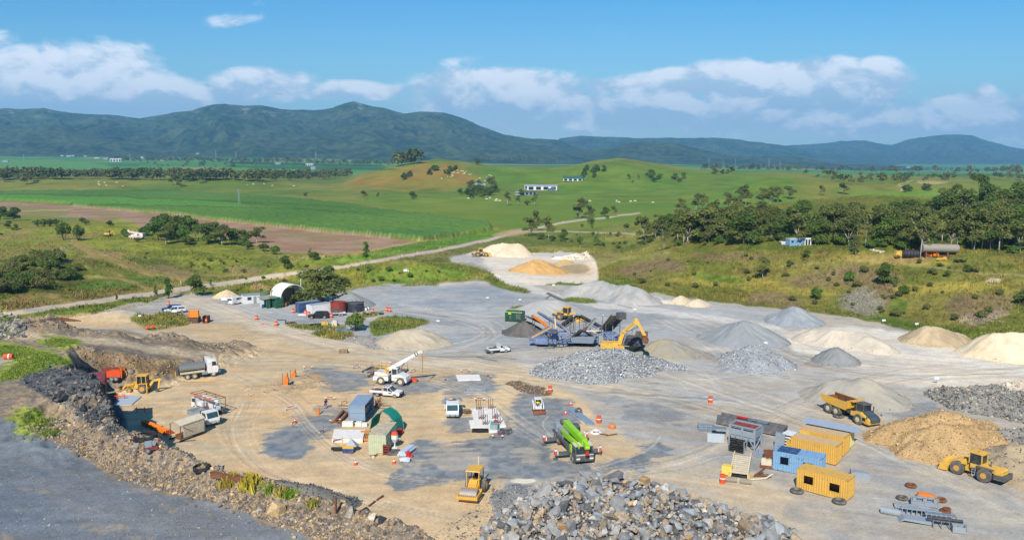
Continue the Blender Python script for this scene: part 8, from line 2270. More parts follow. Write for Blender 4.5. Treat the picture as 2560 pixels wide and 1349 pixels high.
# low survey hurdles: two pegs and a red rail
h0 = None
for px_, py_, yw, lb in [(1163, 930, 5, 'red hurdle beyond the farthest slab'), (1199, 1002, 0, 'red hurdle between the crew truck and the L shaped slab'), (1244, 1096, -4, 'red and white hurdle in front of the teal generator'), (985, 911, -5, 'red hurdle under the crane boom'), (825, 1000, -5, 'low red hurdle behind the blue shirted man'), (726, 1024, 40, 'red hurdle left of the formwork lines'), (735, 1062, 80, 'red and white hurdle at the grey patch'), (845, 1106, 10, 'red hurdle at the front corner of the white slab'), (860, 1010, 60, 'red hurdle left of the blue grey shelter box'), (985, 1105, 20, 'red hurdle behind the silver bundle'), (770, 922, 0, 'thin survey hurdle behind the safety mesh'), (1111, 948, 100, 'dark hurdle left of the farthest slab'), (1222, 944, 120, 'dark hurdle right of the farthest slab'), (890, 920, 50, 'small dark hurdle left of the steel beams'), (1033, 930, 60, 'small dark hurdle under the hanging hook'), (804, 1084, 80, 'dark hurdle by the stones left of the white slab'), (838, 1056, 20, 'rusty hurdle at the end of the rail beams')]:
 if h0 is None:
  h0 = Thing('survey_hurdle', lb, 'hurdle', 'survey hurdles')
  h0.add('rail', M('red_rail', (170, 62, 44), .7), B(0, 0, .5, 1.5, .06, .1))
  h0.add('tape', WHITE, B(-.7, 0, .5, .3, .1, .14), B(.7, 0, .5, .3, .1, .14))
  for x in (-.65, .65):
   h0.add('peg', RUST, C((x, 0, 0), (x, 0, .75), .04, n=5))
  o = h0.o
 else:
  o = dup(h0.o, lb)
 o.location, o.rotation_euler = G(px_, py_), (0, 0, R(yw))
# cones and barrels
c0 = None
for px_, py_, lb in [(1427, 1013, 'traffic cone beside the skid steer track'), (1414, 1036, 'traffic cone left of the grey steel beams'), (985, 1158, 'traffic cone at left below the silver bundle'), (983, 1166, None), (889, 1161, 'traffic cone in the open dirt below the pale green container'), (1462, 1086, 'traffic cone behind the green crane'), (656, 810, 'traffic cone on the tan haul road'), (738, 1056, 'traffic cone at the grey patch'), (640, 797, 'red and white cone in the compound forecourt')]:
 if lb is None:
  continue
 if c0 is None:
  c0 = Thing('traffic_cone', lb, 'cone', 'traffic cones')
  c0.add('cone', ORANGE, C((0, 0, .04), (0, 0, .75), .2, .04, n=10), B(0, 0, .03, .5, .5, .06))
  c0.add('band', WHITE, C((0, 0, .35), (0, 0, .55), .135, .085, n=10))
  o = c0.o
 else:
  o = dup(c0.o, lb)
 o.location = G(px_, py_)
b0 = None
BL_ = [(1375, 980, 'orange barrel at the edge of the sand near the skid steer'), (1776, 1006, 'orange barrel alone on the open yard left of the dump truck'), (1497, 1056, 'orange barrel beside the grey steel beams'), (1806, 1206, 'orange barrel beside the yellow plate box'), (641, 799, 'orange barrel in the compound forecourt'), (690, 814, 'orange barrel in front of the small grey skip'), (733, 782, 'orange barrel left of the dark blue container'), (764, 786, 'orange barrel by the white pallet, left one'), (772, 789, 'orange barrel by the white pallet, right one'), (770, 783, 'orange barrel by the white pallet, rear one'), (822, 792, 'orange barrel behind the tail of the black pick up'), (828, 794, 'second orange barrel behind the tail of the black pick up'), (713, 766, 'orange barrel at the left of the workshop mouth'), (749, 758, 'reddish barrel inside the workshop mouth'), (743, 756, None), (932, 782, 'orange barrel beyond the green barrels'), (967, 778, 'orange barrel of the far pair beside the grass, left'), (974, 779, 'orange barrel of the far pair beside the grass, right'), (798, 757, 'orange barrel in the row under the tree'), (804, 758, 'orange barrel second in the row under the tree'), (810, 758, 'orange barrel third in the row under the tree'), (816, 760, 'orange barrel last in the row under the tree'), (517, 806, 'orange barrel in front of the brown tipper bodies'), (421, 763, 'orange barrel under the slim roadside tree')]
for px_, py_, lb in BL_:
 if lb is None:
  continue
 if b0 is None:
  b0 = Thing('barrel', lb, 'barrel', 'orange barrels')
  b0.add('drum', ORANGE, LA([(.36, 0), (.38, .1), (.36, .4), (.38, .5), (.36, .8), (.38, 1.0), (.34, 1.1)], n=14), smooth=True)
  b0.add('band', WHITE, LA([(.375, .55), (.375, .72)], n=14))
  o = b0.o
 else:
  o = dup(b0.o, lb)
 o.location = G(px_, py_)
for px_, py_, lb in [(907, 776, 'green and white drum nearest the dark tank'), (915, 775, 'green and white drum in the middle of its row'), (921, 773, 'green and white drum at the right of its row')]:
 t = Thing('drum', lb, 'drum', 'green drums')
 t.add('shell', M('green_drum', (30, 120, 66), .5), C((0, -.5, .4), (0, .5, .4), .4, n=12))
 t.add('end_cap', WHITE, C((0, -.53, .4), (0, -.5, .4), .38, n=12))
 t.put(px_, py_)
o = dup(b0.o, 'orange barrel lying on its side on the left bench')
p = G(21, 897)
o.location, o.rotation_euler = (p.x - .6, p.y, p.z + .42), (0, R(90), 0)
o.scale = (1.25, 1.25, 1.25)
for px_, py_, lb in [(367, 823, 'orange barrel tipped over on the earth windrow, left'), (381, 821, 'orange barrel tipped over on the earth windrow, right')]:
 o = dup(b0.o, lb)
 p = G(px_, py_)
 o.location, o.rotation_euler = (p.x, p.y, p.z + .35), (R(70), 0, R(40))
# camp odds and ends
for k, (x0, lb) in enumerate([((859, 1031, 838, 1056), 'rusty rail beam left of the blue grey shelter box'), ((871, 1036, 851, 1058), 'second rusty rail beam nearer the shelter box')]):
 a_, b_ = G(x0[0], x0[1]), G(x0[2], x0[3])
 simple('rail_beam', RUST, J(BAR((0, 0, .3), tuple(b_ - a_ + Vector((0, 0, .3))), .3, .35), B(0, 0, .12, .8, .3, .25), B(*(b_ - a_)[:2], .12, .8, .3, .25)), lb, 'beam', None, a_)
simple('concrete_blocks', CONC, J(B(-1.2, 0, .35, 1.6, .8, .7), B(.4, .1, .3, .9, .9, .6), B(1.3, 0, .25, .8, .7, .5)), 'white concrete blocks in front of the blue grey shelter box', 'blocks', None, G(890, 1064))
simple('long_bar', RUST, BAR((-4.2, 0, .7), (4.2, 0, .7), .12), 'long thin steel bar lying across behind the shelter box', 'bar', None, G(912, 1024))
simple('rebar_stack', RUST, J(*[BAR((rng.uniform(-.6, .6), rng.uniform(-1, 1), .1), (rng.uniform(-.6, .9), rng.uniform(-1, 1), rng.uniform(.6, 1.6)), .05) for _ in range(30)]), 'bristling stack of rusty rebar right of the shelter box', 'rebar', None, G(945, 1016))
simple('timber_stack', M('orange_timber', (206, 132, 66), .8), J(*[B(.25 * i - .6, 0, .4, .12, 2.6, .12) for i in range(5)], B(0, 1.2, .6, 1.4, .4, .3), B(0, -1.2, .3, 1.6, .3, .3)), 'orange timber frame between the white slab and the green container', 'timber', None, G(911, 1096))
t = Thing('drill_rig', 'small blue and yellow motor stand with grey tarp and black tube', 'machine')
t.add('base', M('rig_blue', (40, 66, 130), .5), B(0, 0, .3, 1.5, .9, .5), B(0, -.4, .6, 1.4, .2, .1))
t.add('motor', YELLOW, B(0, 0, .8, 1.5, .8, .35))
t.add('tarp', GREY, ([(-.4, -.3, .9), (1.1, -.2, .9), (1.3, .9, .8), (-.2, 1.0, .9), (.2, .5, 1.9)], [(0, 1, 4), (1, 2, 4), (2, 3, 4), (3, 0, 4), (3, 2, 1, 0)]))
t.add('tube', BLACK, C((-2.4, 0, .5), (-.6, .1, .5), .22, n=10))
t.put(872, 1130, -3)
t = Thing('cement_mixer', 'white hopper with orange lid on a thin post beside the green container', 'mixer')
t.add('bowl', WHITE, LA([(.25, .8), (.5, 1.3), (.5, 1.9)], n=12))
t.add('lid', ORANGE, LA([(.52, 1.9), (.4, 2.2), (.1, 2.3)], n=12))
t.add('post', WHITE, C((0, 0, 0), (0, 0, .9), .1, n=6), B(0, 0, .05, .7, .7, .1))
t.put(987, 1118)
simple('dark_lid', DGREY, J(B(.7, .6, .45, 1.5, 1.3, .08), B(.7, 0, .22, 1.5, .06, .42), B(0, .6, .22, .06, 1.2, .42), B(1.45, .6, .22, .06, 1.2, .42)), 'dark flat topped steel box right of the green container', 'box', None, G(970, 1138))
simple('red_rack', DRED, J(*[B(.4, .2, .25 + i * .35, .8, .5, .08) for i in range(4)], *[BAR((x, y, 0), (x, y, 1.4), .08) for x in (0, .8) for y in (0, .4)]), 'dark red rack against the front of the green container', 'rack', None, G(958, 1137))
simple('silver_bundle', WRAP, J(*[C((.28 * i, 0, .3), (.28 * i + 1.0, 3.0, .3), .2, n=8) for i in range(4)], *[C((.28 * i + .14, .1, .6), (.28 * i + 1.1, 2.9, .6), .18, n=8) for i in range(3)]), 'long silver wrapped bundle right of the dark steel box', 'bundle', None, G(996, 1142))
v, f = rock_hull(7, .5, 30)
simple('foil_heap', WRAP, ([tuple(q * np.array([1.0, .7, .8]) + np.array([0, 0, .3])) for q in v], [tuple(q) for q in f]), 'crumpled silver plastic heap at the foot of the silver bundle', 'plastic', None, G(1013, 1153))
for px_, py_, lb in [(1021, 1140, 'red can right of the silver bundle'), (1000, 1083, 'red crate frame right of the green arch shelter')]:
 simple('red_crate', RED, J(B(0, 0, .3, .9, .8, .55), B(0, 0, .65, .6, .5, .2)) if 'can' not in lb else J(LA([(.35, 0), (.35, .6), (.15, .75)], n=10), B(.5, -.3, .2, .3, .3, .4)), lb, 'crate', None, G(px_, py_))
simple('wheelbarrow_tray', CREAM, J(LA([(.2, .1), (.55, .45), (.6, .5)], n=12), C((.2, -.6, .2), (.2, -.5, .2), .2, n=10)), 'cream tub at the front left corner of the green container', 'tub', None, G(931, 1141))
for px_, py_, lb in [(1412, 1025, 'long grey steel beams lying on the ground right of the skid steer')]:
 d = G(1465, 1066) - G(1412, 1024)
 simple('steel_beams', BGREY, J(*[BAR((.45 * i, 0, .15), tuple(d + Vector((.45 * i, 0, .15))), .32, .22) for i in range(3)], BAR((-.6, -1.0, .1), tuple(d * .8 + Vector((-.6, -.6, .1))), .1)), lb, 'beams', None, G(1418, 1020))
simple('dirty_wheel', TYRE, TOR((0, 0, .5), .42, .18, 16, 6, 'y'), 'dark wheel standing beside the grey steel beams', 'wheel', None, G(1446, 1034))
simple('white_powder_heap', WHITE, LA([(1.0, 0), (.5, .35), (.1, .55)], n=12), 'small white powder heap near the green crane', 'heap', None, G(1490, 1080))
simple('orange_bag', M('orange_bag', (214, 130, 80), .8), J(LA([(.5, 0), (.55, .4), (.3, .7), (.1, .75)], n=10)), 'slumped orange bag right of the powder heap', 'bag', None, G(1530, 1070))
simple('brown_boards', RUST, J(B(0, 0, .1, 2.2, .25, .08, (0, 0, -.5)), B(1.2, -.3, .12, 1.8, .2, .08, (0, 0, .4)), B(-1, .6, .2, .8, .5, .3)), 'loose brown boards around the powder heap', 'boards', None, G(1508, 1086))
# left pit
t = Thing('rolled_shelter', 'curved cream slatted shelter on a black skid at lower left', 'shelter')
xs = [(-1.15 + 2.3 * i / 10, 2.35 + .45 * math.sin(math.pi * i / 10)) for i in range(11)]
t.add('roof', CREAM, PX(xs + [(y, z - .06) for y, z in xs[::-1]], 0, 4.4))
t.add('slat_wall', CREAM, *[B(2.5, -1.05, .5 + i * .21, 3.8, .05, .17) for i in range(9)])
t.add('post', DGREY, *[BAR((x, y, 0), (x, y, 2.4), .09) for x in (.1, 4.3) for y in (-1.05, 1.05)], BAR((.2, -1.1, 2.2), (2.2, -1.12, .9), .05))
t.add('skid', BLACK, B(2.2, -1.05, .1, 4.6, .2, .2), B(2.2, 1.05, .1, 4.6, .2, .2))
t.add('stored_goods', RUST, B(1.2, .1, .4, 1.4, 1.0, .6), B(3.0, .2, .5, 1.2, .9, .8))
t.fit((458, 1101.5), (507, 1084), (.1, -1.05), (4.3, -1.05))
d = G(425, 1085) - G(363, 1060)
u = Vector((-d.y, d.x, 0)).normalized()
t = Thing('pipe_bundle', 'strapped bundle of bright orange pipes on the dirt beside the cliff shadow', 'pipes')
t.add('pipe', ORANGE2, *[C(tuple(u * (.26 * i - .5) + Vector((0, 0, .15 + .24 * k))), tuple(d + u * (.26 * i - .5 + .02) + Vector((0, 0, .15 + .24 * k))), .13, n=8) for k in range(3) for i in range(5 - k)])
t.add('pipe_end', RED, *[C(tuple(d * 1.0 + u * (.26 * i - .5) + Vector((0, 0, .15 + .24 * k))), tuple(d * 1.003 + u * (.26 * i - .5) + Vector((0, 0, .15 + .24 * k))), .1, n=8) for k in range(3) for i in range(5 - k)])
t.add('strap', BLACK, *[BAR(tuple(d * k - u * .7 + Vector((0, 0, .1))), tuple(d * k + Vector((0, 0, .86))), .06) for k in (.2, .45, .7)], *[BAR(tuple(d * k + Vector((0, 0, .86))), tuple(d * k + u * .75 + Vector((0, 0, .1))), .06) for k in (.2, .45, .7)])
t.at(G(363, 1060))
simple('hose_coil', BLACK, J(*[TOR((.04 * i, .03 * i, .1 + .09 * i), 1.15 - .05 * i, .07, 24, 6) for i in range(4)], TOR((1.1, -.4, .1), .7, .06, 20, 6)), 'large coil of black hose beside the orange pipes', 'hose', None, G(362, 1096))
simple('tyre_coil', BLACK, J(*[TOR((0, .02 * i, .12 + .13 * i), .72, .09, 22, 6) for i in range(3)]), 'black coil lying on the berm at the pit edge', 'coil', None, G(505, 1176), smooth=True)
t = Thing('quad_pump', 'small red and grey pump trolley at the pit edge', 'pump')
t.add('frame', DRED, B(0, 0, .4, 1.2, .7, .3), BAR((.5, 0, .4), (.9, 0, 1.0), .08))
t.add('engine', GREY, B(-.2, 0, .8, .6, .5, .5), C((.3, -.2, .8), (.3, .2, .8), .2, n=8))
for y in (-.4, .4):
 t.wheel(-.3, y, .25, .15, GREY)
t.put(377, 1128, 30)
t = Thing('drill_trailer', 'orange and red compressor trailer half hidden behind the maroon container', 'trailer')
t.add('body', ORANGE, PR([(-1.6, .6), (1.5, .6), (1.6, 1.6), (1.0, 2.0), (-1.4, 1.7)], -.8, .8))
t.add('hood', DRED, B(-.3, 0, 1.95, 2.2, 1.5, .25))
t.add('frame', ORANGE2, BAR((1.7, -.8, .5), (1.7, -.8, 2.1), .12), BAR((1.7, .8, .5), (1.7, .8, 2.1), .12), BAR((1.7, -.8, 2.1), (1.7, .8, 2.1), .12))
for x in (.1, .8):
 t.wheel(x, -.85, .4, .25, GREY)
 t.wheel(x, .85, .4, .25, GREY)
t.put(282, 949, 8)
for px_, py_, lb, mt_ in [(302, 998, 'orange rail barrier on the grey blue slab', ORANGE), (352, 1030, 'orange peg stand in the cliff shadow', ORANGE)]:
 simple('rail_stand', mt_, J(BAR((-1, 0, .6), (1, 0, .6), .12), BAR((-.6, 0, 0), (-.6, 0, .9), .1), BAR((.6, 0, 0), (.6, 0, .9), .1)), lb, 'stand', None, G(px_, py_))
simple('yellow_cable', YELLOW2, TUBE([(0, 0, .05), (2, -.3, .05), (3.5, .1, .05), (5, 0, .05)], .05), 'yellow hose trailing on the dirt below the tanker', 'hose', None, G(455, 952))
simple('plank', WOOD, B(1.2, .4, .3, 3.4, .3, .1, (0, -.1, .4)), 'pale timber plank leaning beside the maroon container', 'plank', None, G(262, 986))
simple('steel_stake', RUST, BAR((0, 0, -.2), (.05, 0, 1.3), .28, .14), 'rusty flat steel stake standing on the berm', 'stake', None, G(839, 1281))
simple('steel_bracket', DGREY, J(BAR((0, 0, .1), (1.2, -.2, .15), .1), BAR((1.2, -.2, .15), (1.0, -.9, .15), .1), BAR((0, -.3, .1), (1.0, -.6, .12), .08)), 'bent dark bracket at the end of the dark gravel windrow', 'bracket', None, G(850, 1246))
simple('ground_rail', RUST, J(*[BAR(tuple(G(a, b) - G(900, 1282) + Vector((0, 0, .12))), tuple(G(c_, d_) - G(900, 1282) + Vector((0, 0, .12))), .16) for a, b, c_, d_ in ((898, 1283, 916, 1270), (922, 1266, 938, 1254), (942, 1251, 958, 1240))]), 'broken line of rusty rail lying on the dirt beside the berm', 'rail', None, G(900, 1282))
simple('rusty_channel', RUST, BAR(tuple(G(530, 1192) - G(530, 1192) + Vector((0, 0, .3))), tuple(G(640, 1212) - G(530, 1192) + Vector((0, 0, .3))), .4, .5), 'rusty steel channel lying behind the straw coloured grass tufts', 'channel', None, G(530, 1192))
simple('pallet_stack', WOOD, J(*[B(0, 0, .1 + .2 * i, 1.8, 1.2, .1) for i in range(4)], *[B(x, 0, .2 + .2 * i, .15, 1.2, .1) for i in range(3) for x in (-.8, 0, .8)]), 'small stack of timber pallets on the tan haul road', 'pallets', None, G(858, 882))
simple('scrap_rails', RUST, J(*[BAR((rng.uniform(-3, 0), rng.uniform(-.5, .5), .2 + .1 * i), (rng.uniform(1, 4), rng.uniform(-.5, .5), .2), .15) for i in range(8)]), 'rusty rails dumped on the sandy hump', 'rails', None, G(160, 804))
# compound odds
t = Thing('skip_bin', 'small grey open topped skip beside an orange barrel', 'skip')
t.add('shell', GREY, PR([(0, 0), (1.8, 0), (2.1, 1.0), (-.3, 1.0)], 0, .08), PR([(0, 0), (1.8, 0), (2.1, 1.0), (-.3, 1.0)], 1.1, 1.18), BAR((-.15, .04, .5), (-.15, 1.14, .5), .1, 1.0), BAR((1.95, .04, .5), (1.95, 1.14, .5), .1, 1.0))
t.add('load', BLACK, B(.9, .6, .85, 2.0, 1.0, .25))
t.put(692, 811, -4)
simple('white_tote', CREAM, J(B(0, 0, .6, 1.2, 1.0, 1.2), B(0, 0, 1.25, .5, .4, .3)), 'cream tote box on the edge of the pond grass', 'tote', None, G(837, 814))
simple('yellow_tub', YELLOW2, J(B(0, 0, .4, 1.0, .8, .8), B(.8, .1, .35, .6, .7, .7)), 'yellow and white tubs in the grass by the pond', 'tubs', None, G(809, 812))
simple('white_pallet', WHITE, B(0, 0, .15, 2.0, 1.6, .25), 'white pallet boards in front of the dark blue container', 'pallet', None, G(757, 787))
for px_, py_, lb in [(727, 808, 'black scrap on the compound edge'), (786, 812, 'black scrap in the pond grass, left'), (796, 812, 'black scrap in the pond grass, right'), (921, 787, 'dark scrap pile beyond the bush'), (952, 786, 'scrap with a yellow can beyond the bush'), (1002, 683, 'rusty scrap heap in the tall grass behind the pale yard')]:
 simple('scrap', RUST if 'rusty' in lb else BLACK, J(*[B(rng.uniform(-.6, .6), rng.uniform(-.4, .4), .2, .7, .4, .3, (rng.uniform(0, .6), 0, rng.uniform(0, 3))) for _ in range(5)]), lb, 'scrap', None, G(px_, py_))
simple('white_drum', WHITE, J(C((-.6, 0, .5), (.6, 0, .5), .5, n=10), B(.9, 0, .4, .3, .5, .6)), 'white drum beside the rusty heap in the tall grass', 'drum', None, G(1014, 680))
# signs
s0 = None
for px_, py_, h, lb in [(561, 763, 2.2, 'white and red site entry sign in front of the compound'), (1219, 750, .9, 'small white marker sign in the middle of the pale yard'), (1384, 720, 1.2, 'small white marker sign at the end of the grey ridge pile'), (1913, 868, 1.2, 'white marker sign on the green strip by the aggregate heap'), (2291, 819, 1.2, 'white marker sign in front of the tan sand pile'), (2209, 810, 1.2, 'faint white marker sign at the foot of the bank'), (2341, 958, 1.2, 'white marker sign by the dark stone pile'), (1587, 780, 1.0, 'small white marker post on the haul road'), (350, 797, 1.0, 'white marker sign on the grass near the parked utes'), (437, 790, 1.6, 'thin grey sign frame on the grass below the white ute'), (1300, 755, .9, 'small marker post left of the rounded grey dome'), (1095, 810, 1.0, 'white marker post right of the pale sand pile')]:
 if s0 is None:
  s0 = Thing('sign', lb, 'sign', 'yard signs')
  s0.add('panel', WHITE, B(0, -.05, .82, .9, .04, .36))
  s0.add('post', GREY, C((0, 0, 0), (0, 0, 1.0), .05, n=6))
  o = s0.o
 else:
  o = dup(s0.o, lb)
 o.location, o.scale = G(px_, py_), (max(.8, h * .8), 1, h)
# gate and posts
t = Thing('gate', 'weathered timber gate posts across the site entrance', 'gate')
t.add('post', WOOD, *[C((x, 0, 0), (x, 0, 1.5), .1, n=6) for x in (-3.0, -1.2, 2.8)])
t.add('rail', WOOD, *[BAR((-3, 0, z), (-1.2, 0, z), .08) for z in (.5, .9, 1.3)])
t.put(462, 735, 15)
for i, (px_, py_) in enumerate([(467, 708), (452, 709), (1100, 622), (1005, 641), (1043, 634), (1440, 543), (1408, 557)]):
 simple('guide_post', WHITE, C((0, 0, 0), (0, 0, 1.1), .09, n=6), 'white guide post beside the gravel road', 'post', 'roadside guide posts', G(px_, py_))
# upper bench and meadow machines
t = Thing('blue_hut', 'pale blue demountable hut at the edge of the woodland', 'hut')
t.add('wall', LBLUE, B(2.6, 1.2, 1.4, 5.2, 2.4, 2.3))
t.add('roof', WHITE, B(2.6, 1.2, 2.6, 5.4, 2.6, .1))
t.add('window', BLACK, B(1.0, -.02, 1.7, .8, .05, .7))
t.add('window', BLACK, B(3.9, -.02, 1.7, .6, .05, .7))
t.add('stump', WOOD, *[B(x, y, .12, .3, .3, .25) for x in (.3, 4.9) for y in (.3, 2.1)])
t.put(1974, 617, 14)
simple('low_trailer', WHITE, J(B(1.5, 1, 1.0, 3.4, 2, .5), B(1.5, 1, .4, 3.0, 1.6, .3)), 'low white trailer left of the pale blue hut', 'trailer', None, G(1954, 613))
t = Thing('shower_block', 'small white and blue hut with two dark doorways right of the pale blue hut', 'hut')
t.add('wall', WHITE, B(1.1, 1.0, 1.3, 2.2, 2.0, 2.4))
t.add('side', LBLUE, B(2.25, 1.0, 1.3, .1, 2.0, 2.4))
for x in (.55, 1.5):
 t.add('doorway', BLACK, B(x, -.02, 1.1, .6, .05, 1.9))
t.put(2012, 614, 10)
t = Thing('long_tank', 'long grey cylindrical tank on trestles at the back of the scrap yard', 'tank')
t.add('shell', M('weathered_tank', (150, 142, 128), .7, dirt=.3, rust=.15), C((-5, 0, 2.4), (5, 0, 2.2), 1.25, n=18), smooth=True)
for x in (-4, -1, 2, 4.4):
 t.add('trestle', RUST, B(x, 0, .6, .4, 2.0, 1.2))
t.put(2348, 640, -4)
t = Thing('black_tank', 'black ribbed plastic tank lying in the scrap yard', 'tank')
t.add('shell', M('black_plastic', (40, 46, 58), .5, dirt=.1), C((-2.2, 0, 1.2), (2.2, 0, 1.1), 1.15, n=16))
t.add('rib', BLACK, *[TOR((0, 0, 0), 1.16, .07, 16, 5) for _ in range(0)], *[C((x, 0, 1.15), (x + .15, 0, 1.15), 1.24, n=16) for x in (-2, -1.2, -.4, .4, 1.2, 2.0)])
t.put(2276, 644, -8)
simple('yellow_hopper', YELLOW2, J(PR([(-1.6, 0), (1.4, 0), (1.6, .9), (.6, 1.6), (-1.2, 1.5)], -.8, .8)), 'yellow hopper shell behind the black tank', 'hopper', None, G(2249, 640))
for px_, py_, lb, mt_ in [(2325, 638, 'orange machine part below the long tank, left', ORANGE), (2338, 640, 'orange machine part below the long tank, right', ORANGE2), (2365, 645, 'rusty frame at the right end of the scrap yard', RUST), (2352, 650, 'yellow arm lying in front of the scrap yard', YELLOW2), (2400, 655, 'dark scrap heap at the right of the bench', BLACK), (2297, 630, 'red scrap left of the long tank', RED), (2050, 632, 'rust red scrap in the dry grass', RUST), (2135, 612, 'pale blue sheet at the woodland edge', LBLUE)]:
 simple('bench_scrap', mt_, J(*[B(rng.uniform(-1.3, 1.3), rng.uniform(-.7, .7), .4, rng.uniform(.6, 1.6), .6, rng.uniform(.3, .8), (0, rng.uniform(-.3, .3), rng.uniform(0, 3))) for _ in range(5)]), lb, 'scrap', None, G(px_, py_))
pts = scatter_px([(2175, 622), (2210, 628), (2208, 632), (2172, 626)], 26)
o = rubble('white_stones', pts, rng.uniform(.5, 1.1, 26), 'pale', 'row of white stones on the upper bench')
t = Thing('old_crane', 'faded pink and white truck mounted machine parked in the meadow', 'machine')
PK = M('faded_pink', (226, 196, 184), .7)
t.add('chassis', PK, B(0, 0, 1.3, 7.0, 2.2, .8))
t.add('cab', WHITE, B(3.2, 0, 2.1, 1.6, 2.2, 1.8))
t.add('boom', PK, BAR((2.4, .4, 2.6), (-4.4, .4, 3.6), .7, .8), BAR((-3.4, .4, 3.2), (-4.8, .4, 4.2), .5, .9))
t.add('cabinet', WHITE, B(.2, -.6, 2.1, 1.6, 1.0, 1.2), B(-1.6, -.4, 1.9, 1.4, 1.0, .7))
for x in (-2.4, -1.2, 2.6):
 for y in (-1, 1):
  t.wheel(x, y, .5, .35)
t.put(342, 598, -12)
t = Thing('mini_excavator', 'small yellow excavator parked left of the pink machine', 'excavator')
t.add('track', BLACK, B(0, -.7, .35, 3.0, .45, .7), B(0, .7, .35, 3.0, .45, .7))
t.add('house', YELLOW, B(-.2, 0, 1.2, 2.6, 1.8, .9))
t.add('cab', DGREY, B(.1, .3, 2.1, 1.2, 1.0, 1.3))
t.add('canopy', YELLOW, B(.1, .3, 2.8, 1.6, 1.4, .12))
t.add('arm', YELLOW, BAR((1.0, -.2, 1.2), (3.0, -.2, 2.6), .3), BAR((3.0, -.2, 2.6), (3.9, -.2, .6), .28))
t.put(270, 590, -5)
pts = np.concatenate([scatter_px([(150, 616), (185, 610), (188, 622), (152, 628)], 120), scatter_px([(255, 628), (300, 625), (300, 636), (260, 640)], 60)])
rubble('spoil_rocks', pts, rng.uniform(.3, .9, len(pts)), 'brown', 'dark spoil heaps in the left meadow')
# distant farms
def farm(kind, px, py, w_, d_, h_, yaw, label, wall, roof, pitch=.8):
 t = Thing(kind, label, 'shed' if 'shed' in kind else 'house')
 t.add('wall', wall, B(0, 0, h_ / 2, w_, d_, h_))
 t.add('roof', roof, PX([(-d_ / 2 - .5, h_), (0, h_ + d_ * .5 * pitch * .6), (d_ / 2 + .5, h_), (d_ / 2 + .5, h_ - .15), (-d_ / 2 - .5, h_ - .15)], -w_ / 2 - .5, w_ / 2 + .5))
 t.add('opening', BLACK, *[B(-w_ / 2 + w_ * (i + .5) / 4, -d_ / 2 - .03, h_ * .45, w_ / 6, .08, h_ * .7) for i in range(4)])
 t.put(px, py, yaw)
 return t
farm('farm_shed', 1356, 475, 34, 12, 5, -4, 'long open fronted farm shed with pale iron roof on the middle paddock', WHITE, IRON, .3)
farm('farm_shed', 1327, 473, 14, 10, 4.5, -4, 'white closed bay at the left end of the long farm shed', WHITE, IRON, .3)
farm('farm_house', 1433, 452, 24, 14, 3.2, -8, 'farm house with a broad green roof on the hillside', WHITE, M('green_iron', (40, 104, 84), .5), .7)
farm('farm_shed', 1322, 487, 16, 7, 3, 0, 'small dark farm shed below the long shed', BGREY, DGREY, .4)
farm('farm_shed', 1296, 487, 6, 5, 3, 0, 'tiny white shed left of the small dark shed', WHITE, IRON, .4)
farm('farm_shed', 1378, 476, 8, 5, 2.5, 0, 'pale blue shed at the right end of the long shed', LBLUE, IRON, .4)
farm('farm_house', 1200, 468, 12, 9, 3, 0, 'roof of a farmhouse half hidden in the grove', WHITE, IRON, .6)
farm('farm_shed', 292, 404, 46, 20, 11, 0, 'big white barn with two dark openings on the left plain', WHITE, WHITE, .3)
for i, (px_, py_, w_, lb) in enumerate([(243, 397, 22, 'white house with trees left of the big barn'), (265, 399, 20, 'low cream house beside the big barn'), (157, 391, 18, 'white house at the left of the distant village'), (172, 392, 20, 'second white house of the distant village'), (183, 391, 18, 'third white house of the distant village'), (215, 392, 16, 'house at the right of the distant village'), (355, 396, 20, 'house right of the village trees'), (365, 396, 16, 'small house in the middle of the far plain'), (412, 402, 26, 'white shed on the far plain'), (405, 402, 14, 'small shed left of the white far shed'), (495, 386, 14, 'lonely white house far out on the plain'), (695, 411, 18, 'white building by the far tree strip'), (775, 414, 26, 'pale blue shed by the far tree strip'), (785, 423, 14, 'small white shed below the pale blue one'), (15, 405, 20, 'pale glasshouse at the far left edge'), (2270, 420, 20, 'white building on the plain before the far right range')]):
 farm('farm_building', px_, py_, w_, 12, 5, rng.uniform(-20, 20), lb, WHITE, IRON if i % 3 else WHITE, .5)
# power pylons far out
p0 = None
for i, (px_, py_, h) in enumerate([(60, 410, 34), (540, 396, 40), (590, 398, 34), (790, 402, 40), (325, 403, 30), (598, 510, 12), (1772, 412, 40), (1808, 413, 36), (1838, 414, 40), (1922, 424, 44), (1950, 425, 36)]):
 if p0 is None:
  p0 = Thing('power_pylon', 'slender steel power pylon standing on the distant plain', 'pylon', 'distant pylons')
  p0.add('tower', STEEL, *[BAR((a * 2.0, b_ * 2.0, 0), (a * .3, b_ * .3, 34), .35) for a in (-1, 1) for b_ in (-1, 1)])
  p0.add('cross_arm', STEEL, *[BAR((-4, 0, z), (4, 0, z), .35) for z in (24, 28, 32)])
  o = p0.o
 else:
  o = dup(p0.o)
 p = G(px_, py_)
 o.location, o.scale = p, (h / 34,) * 3
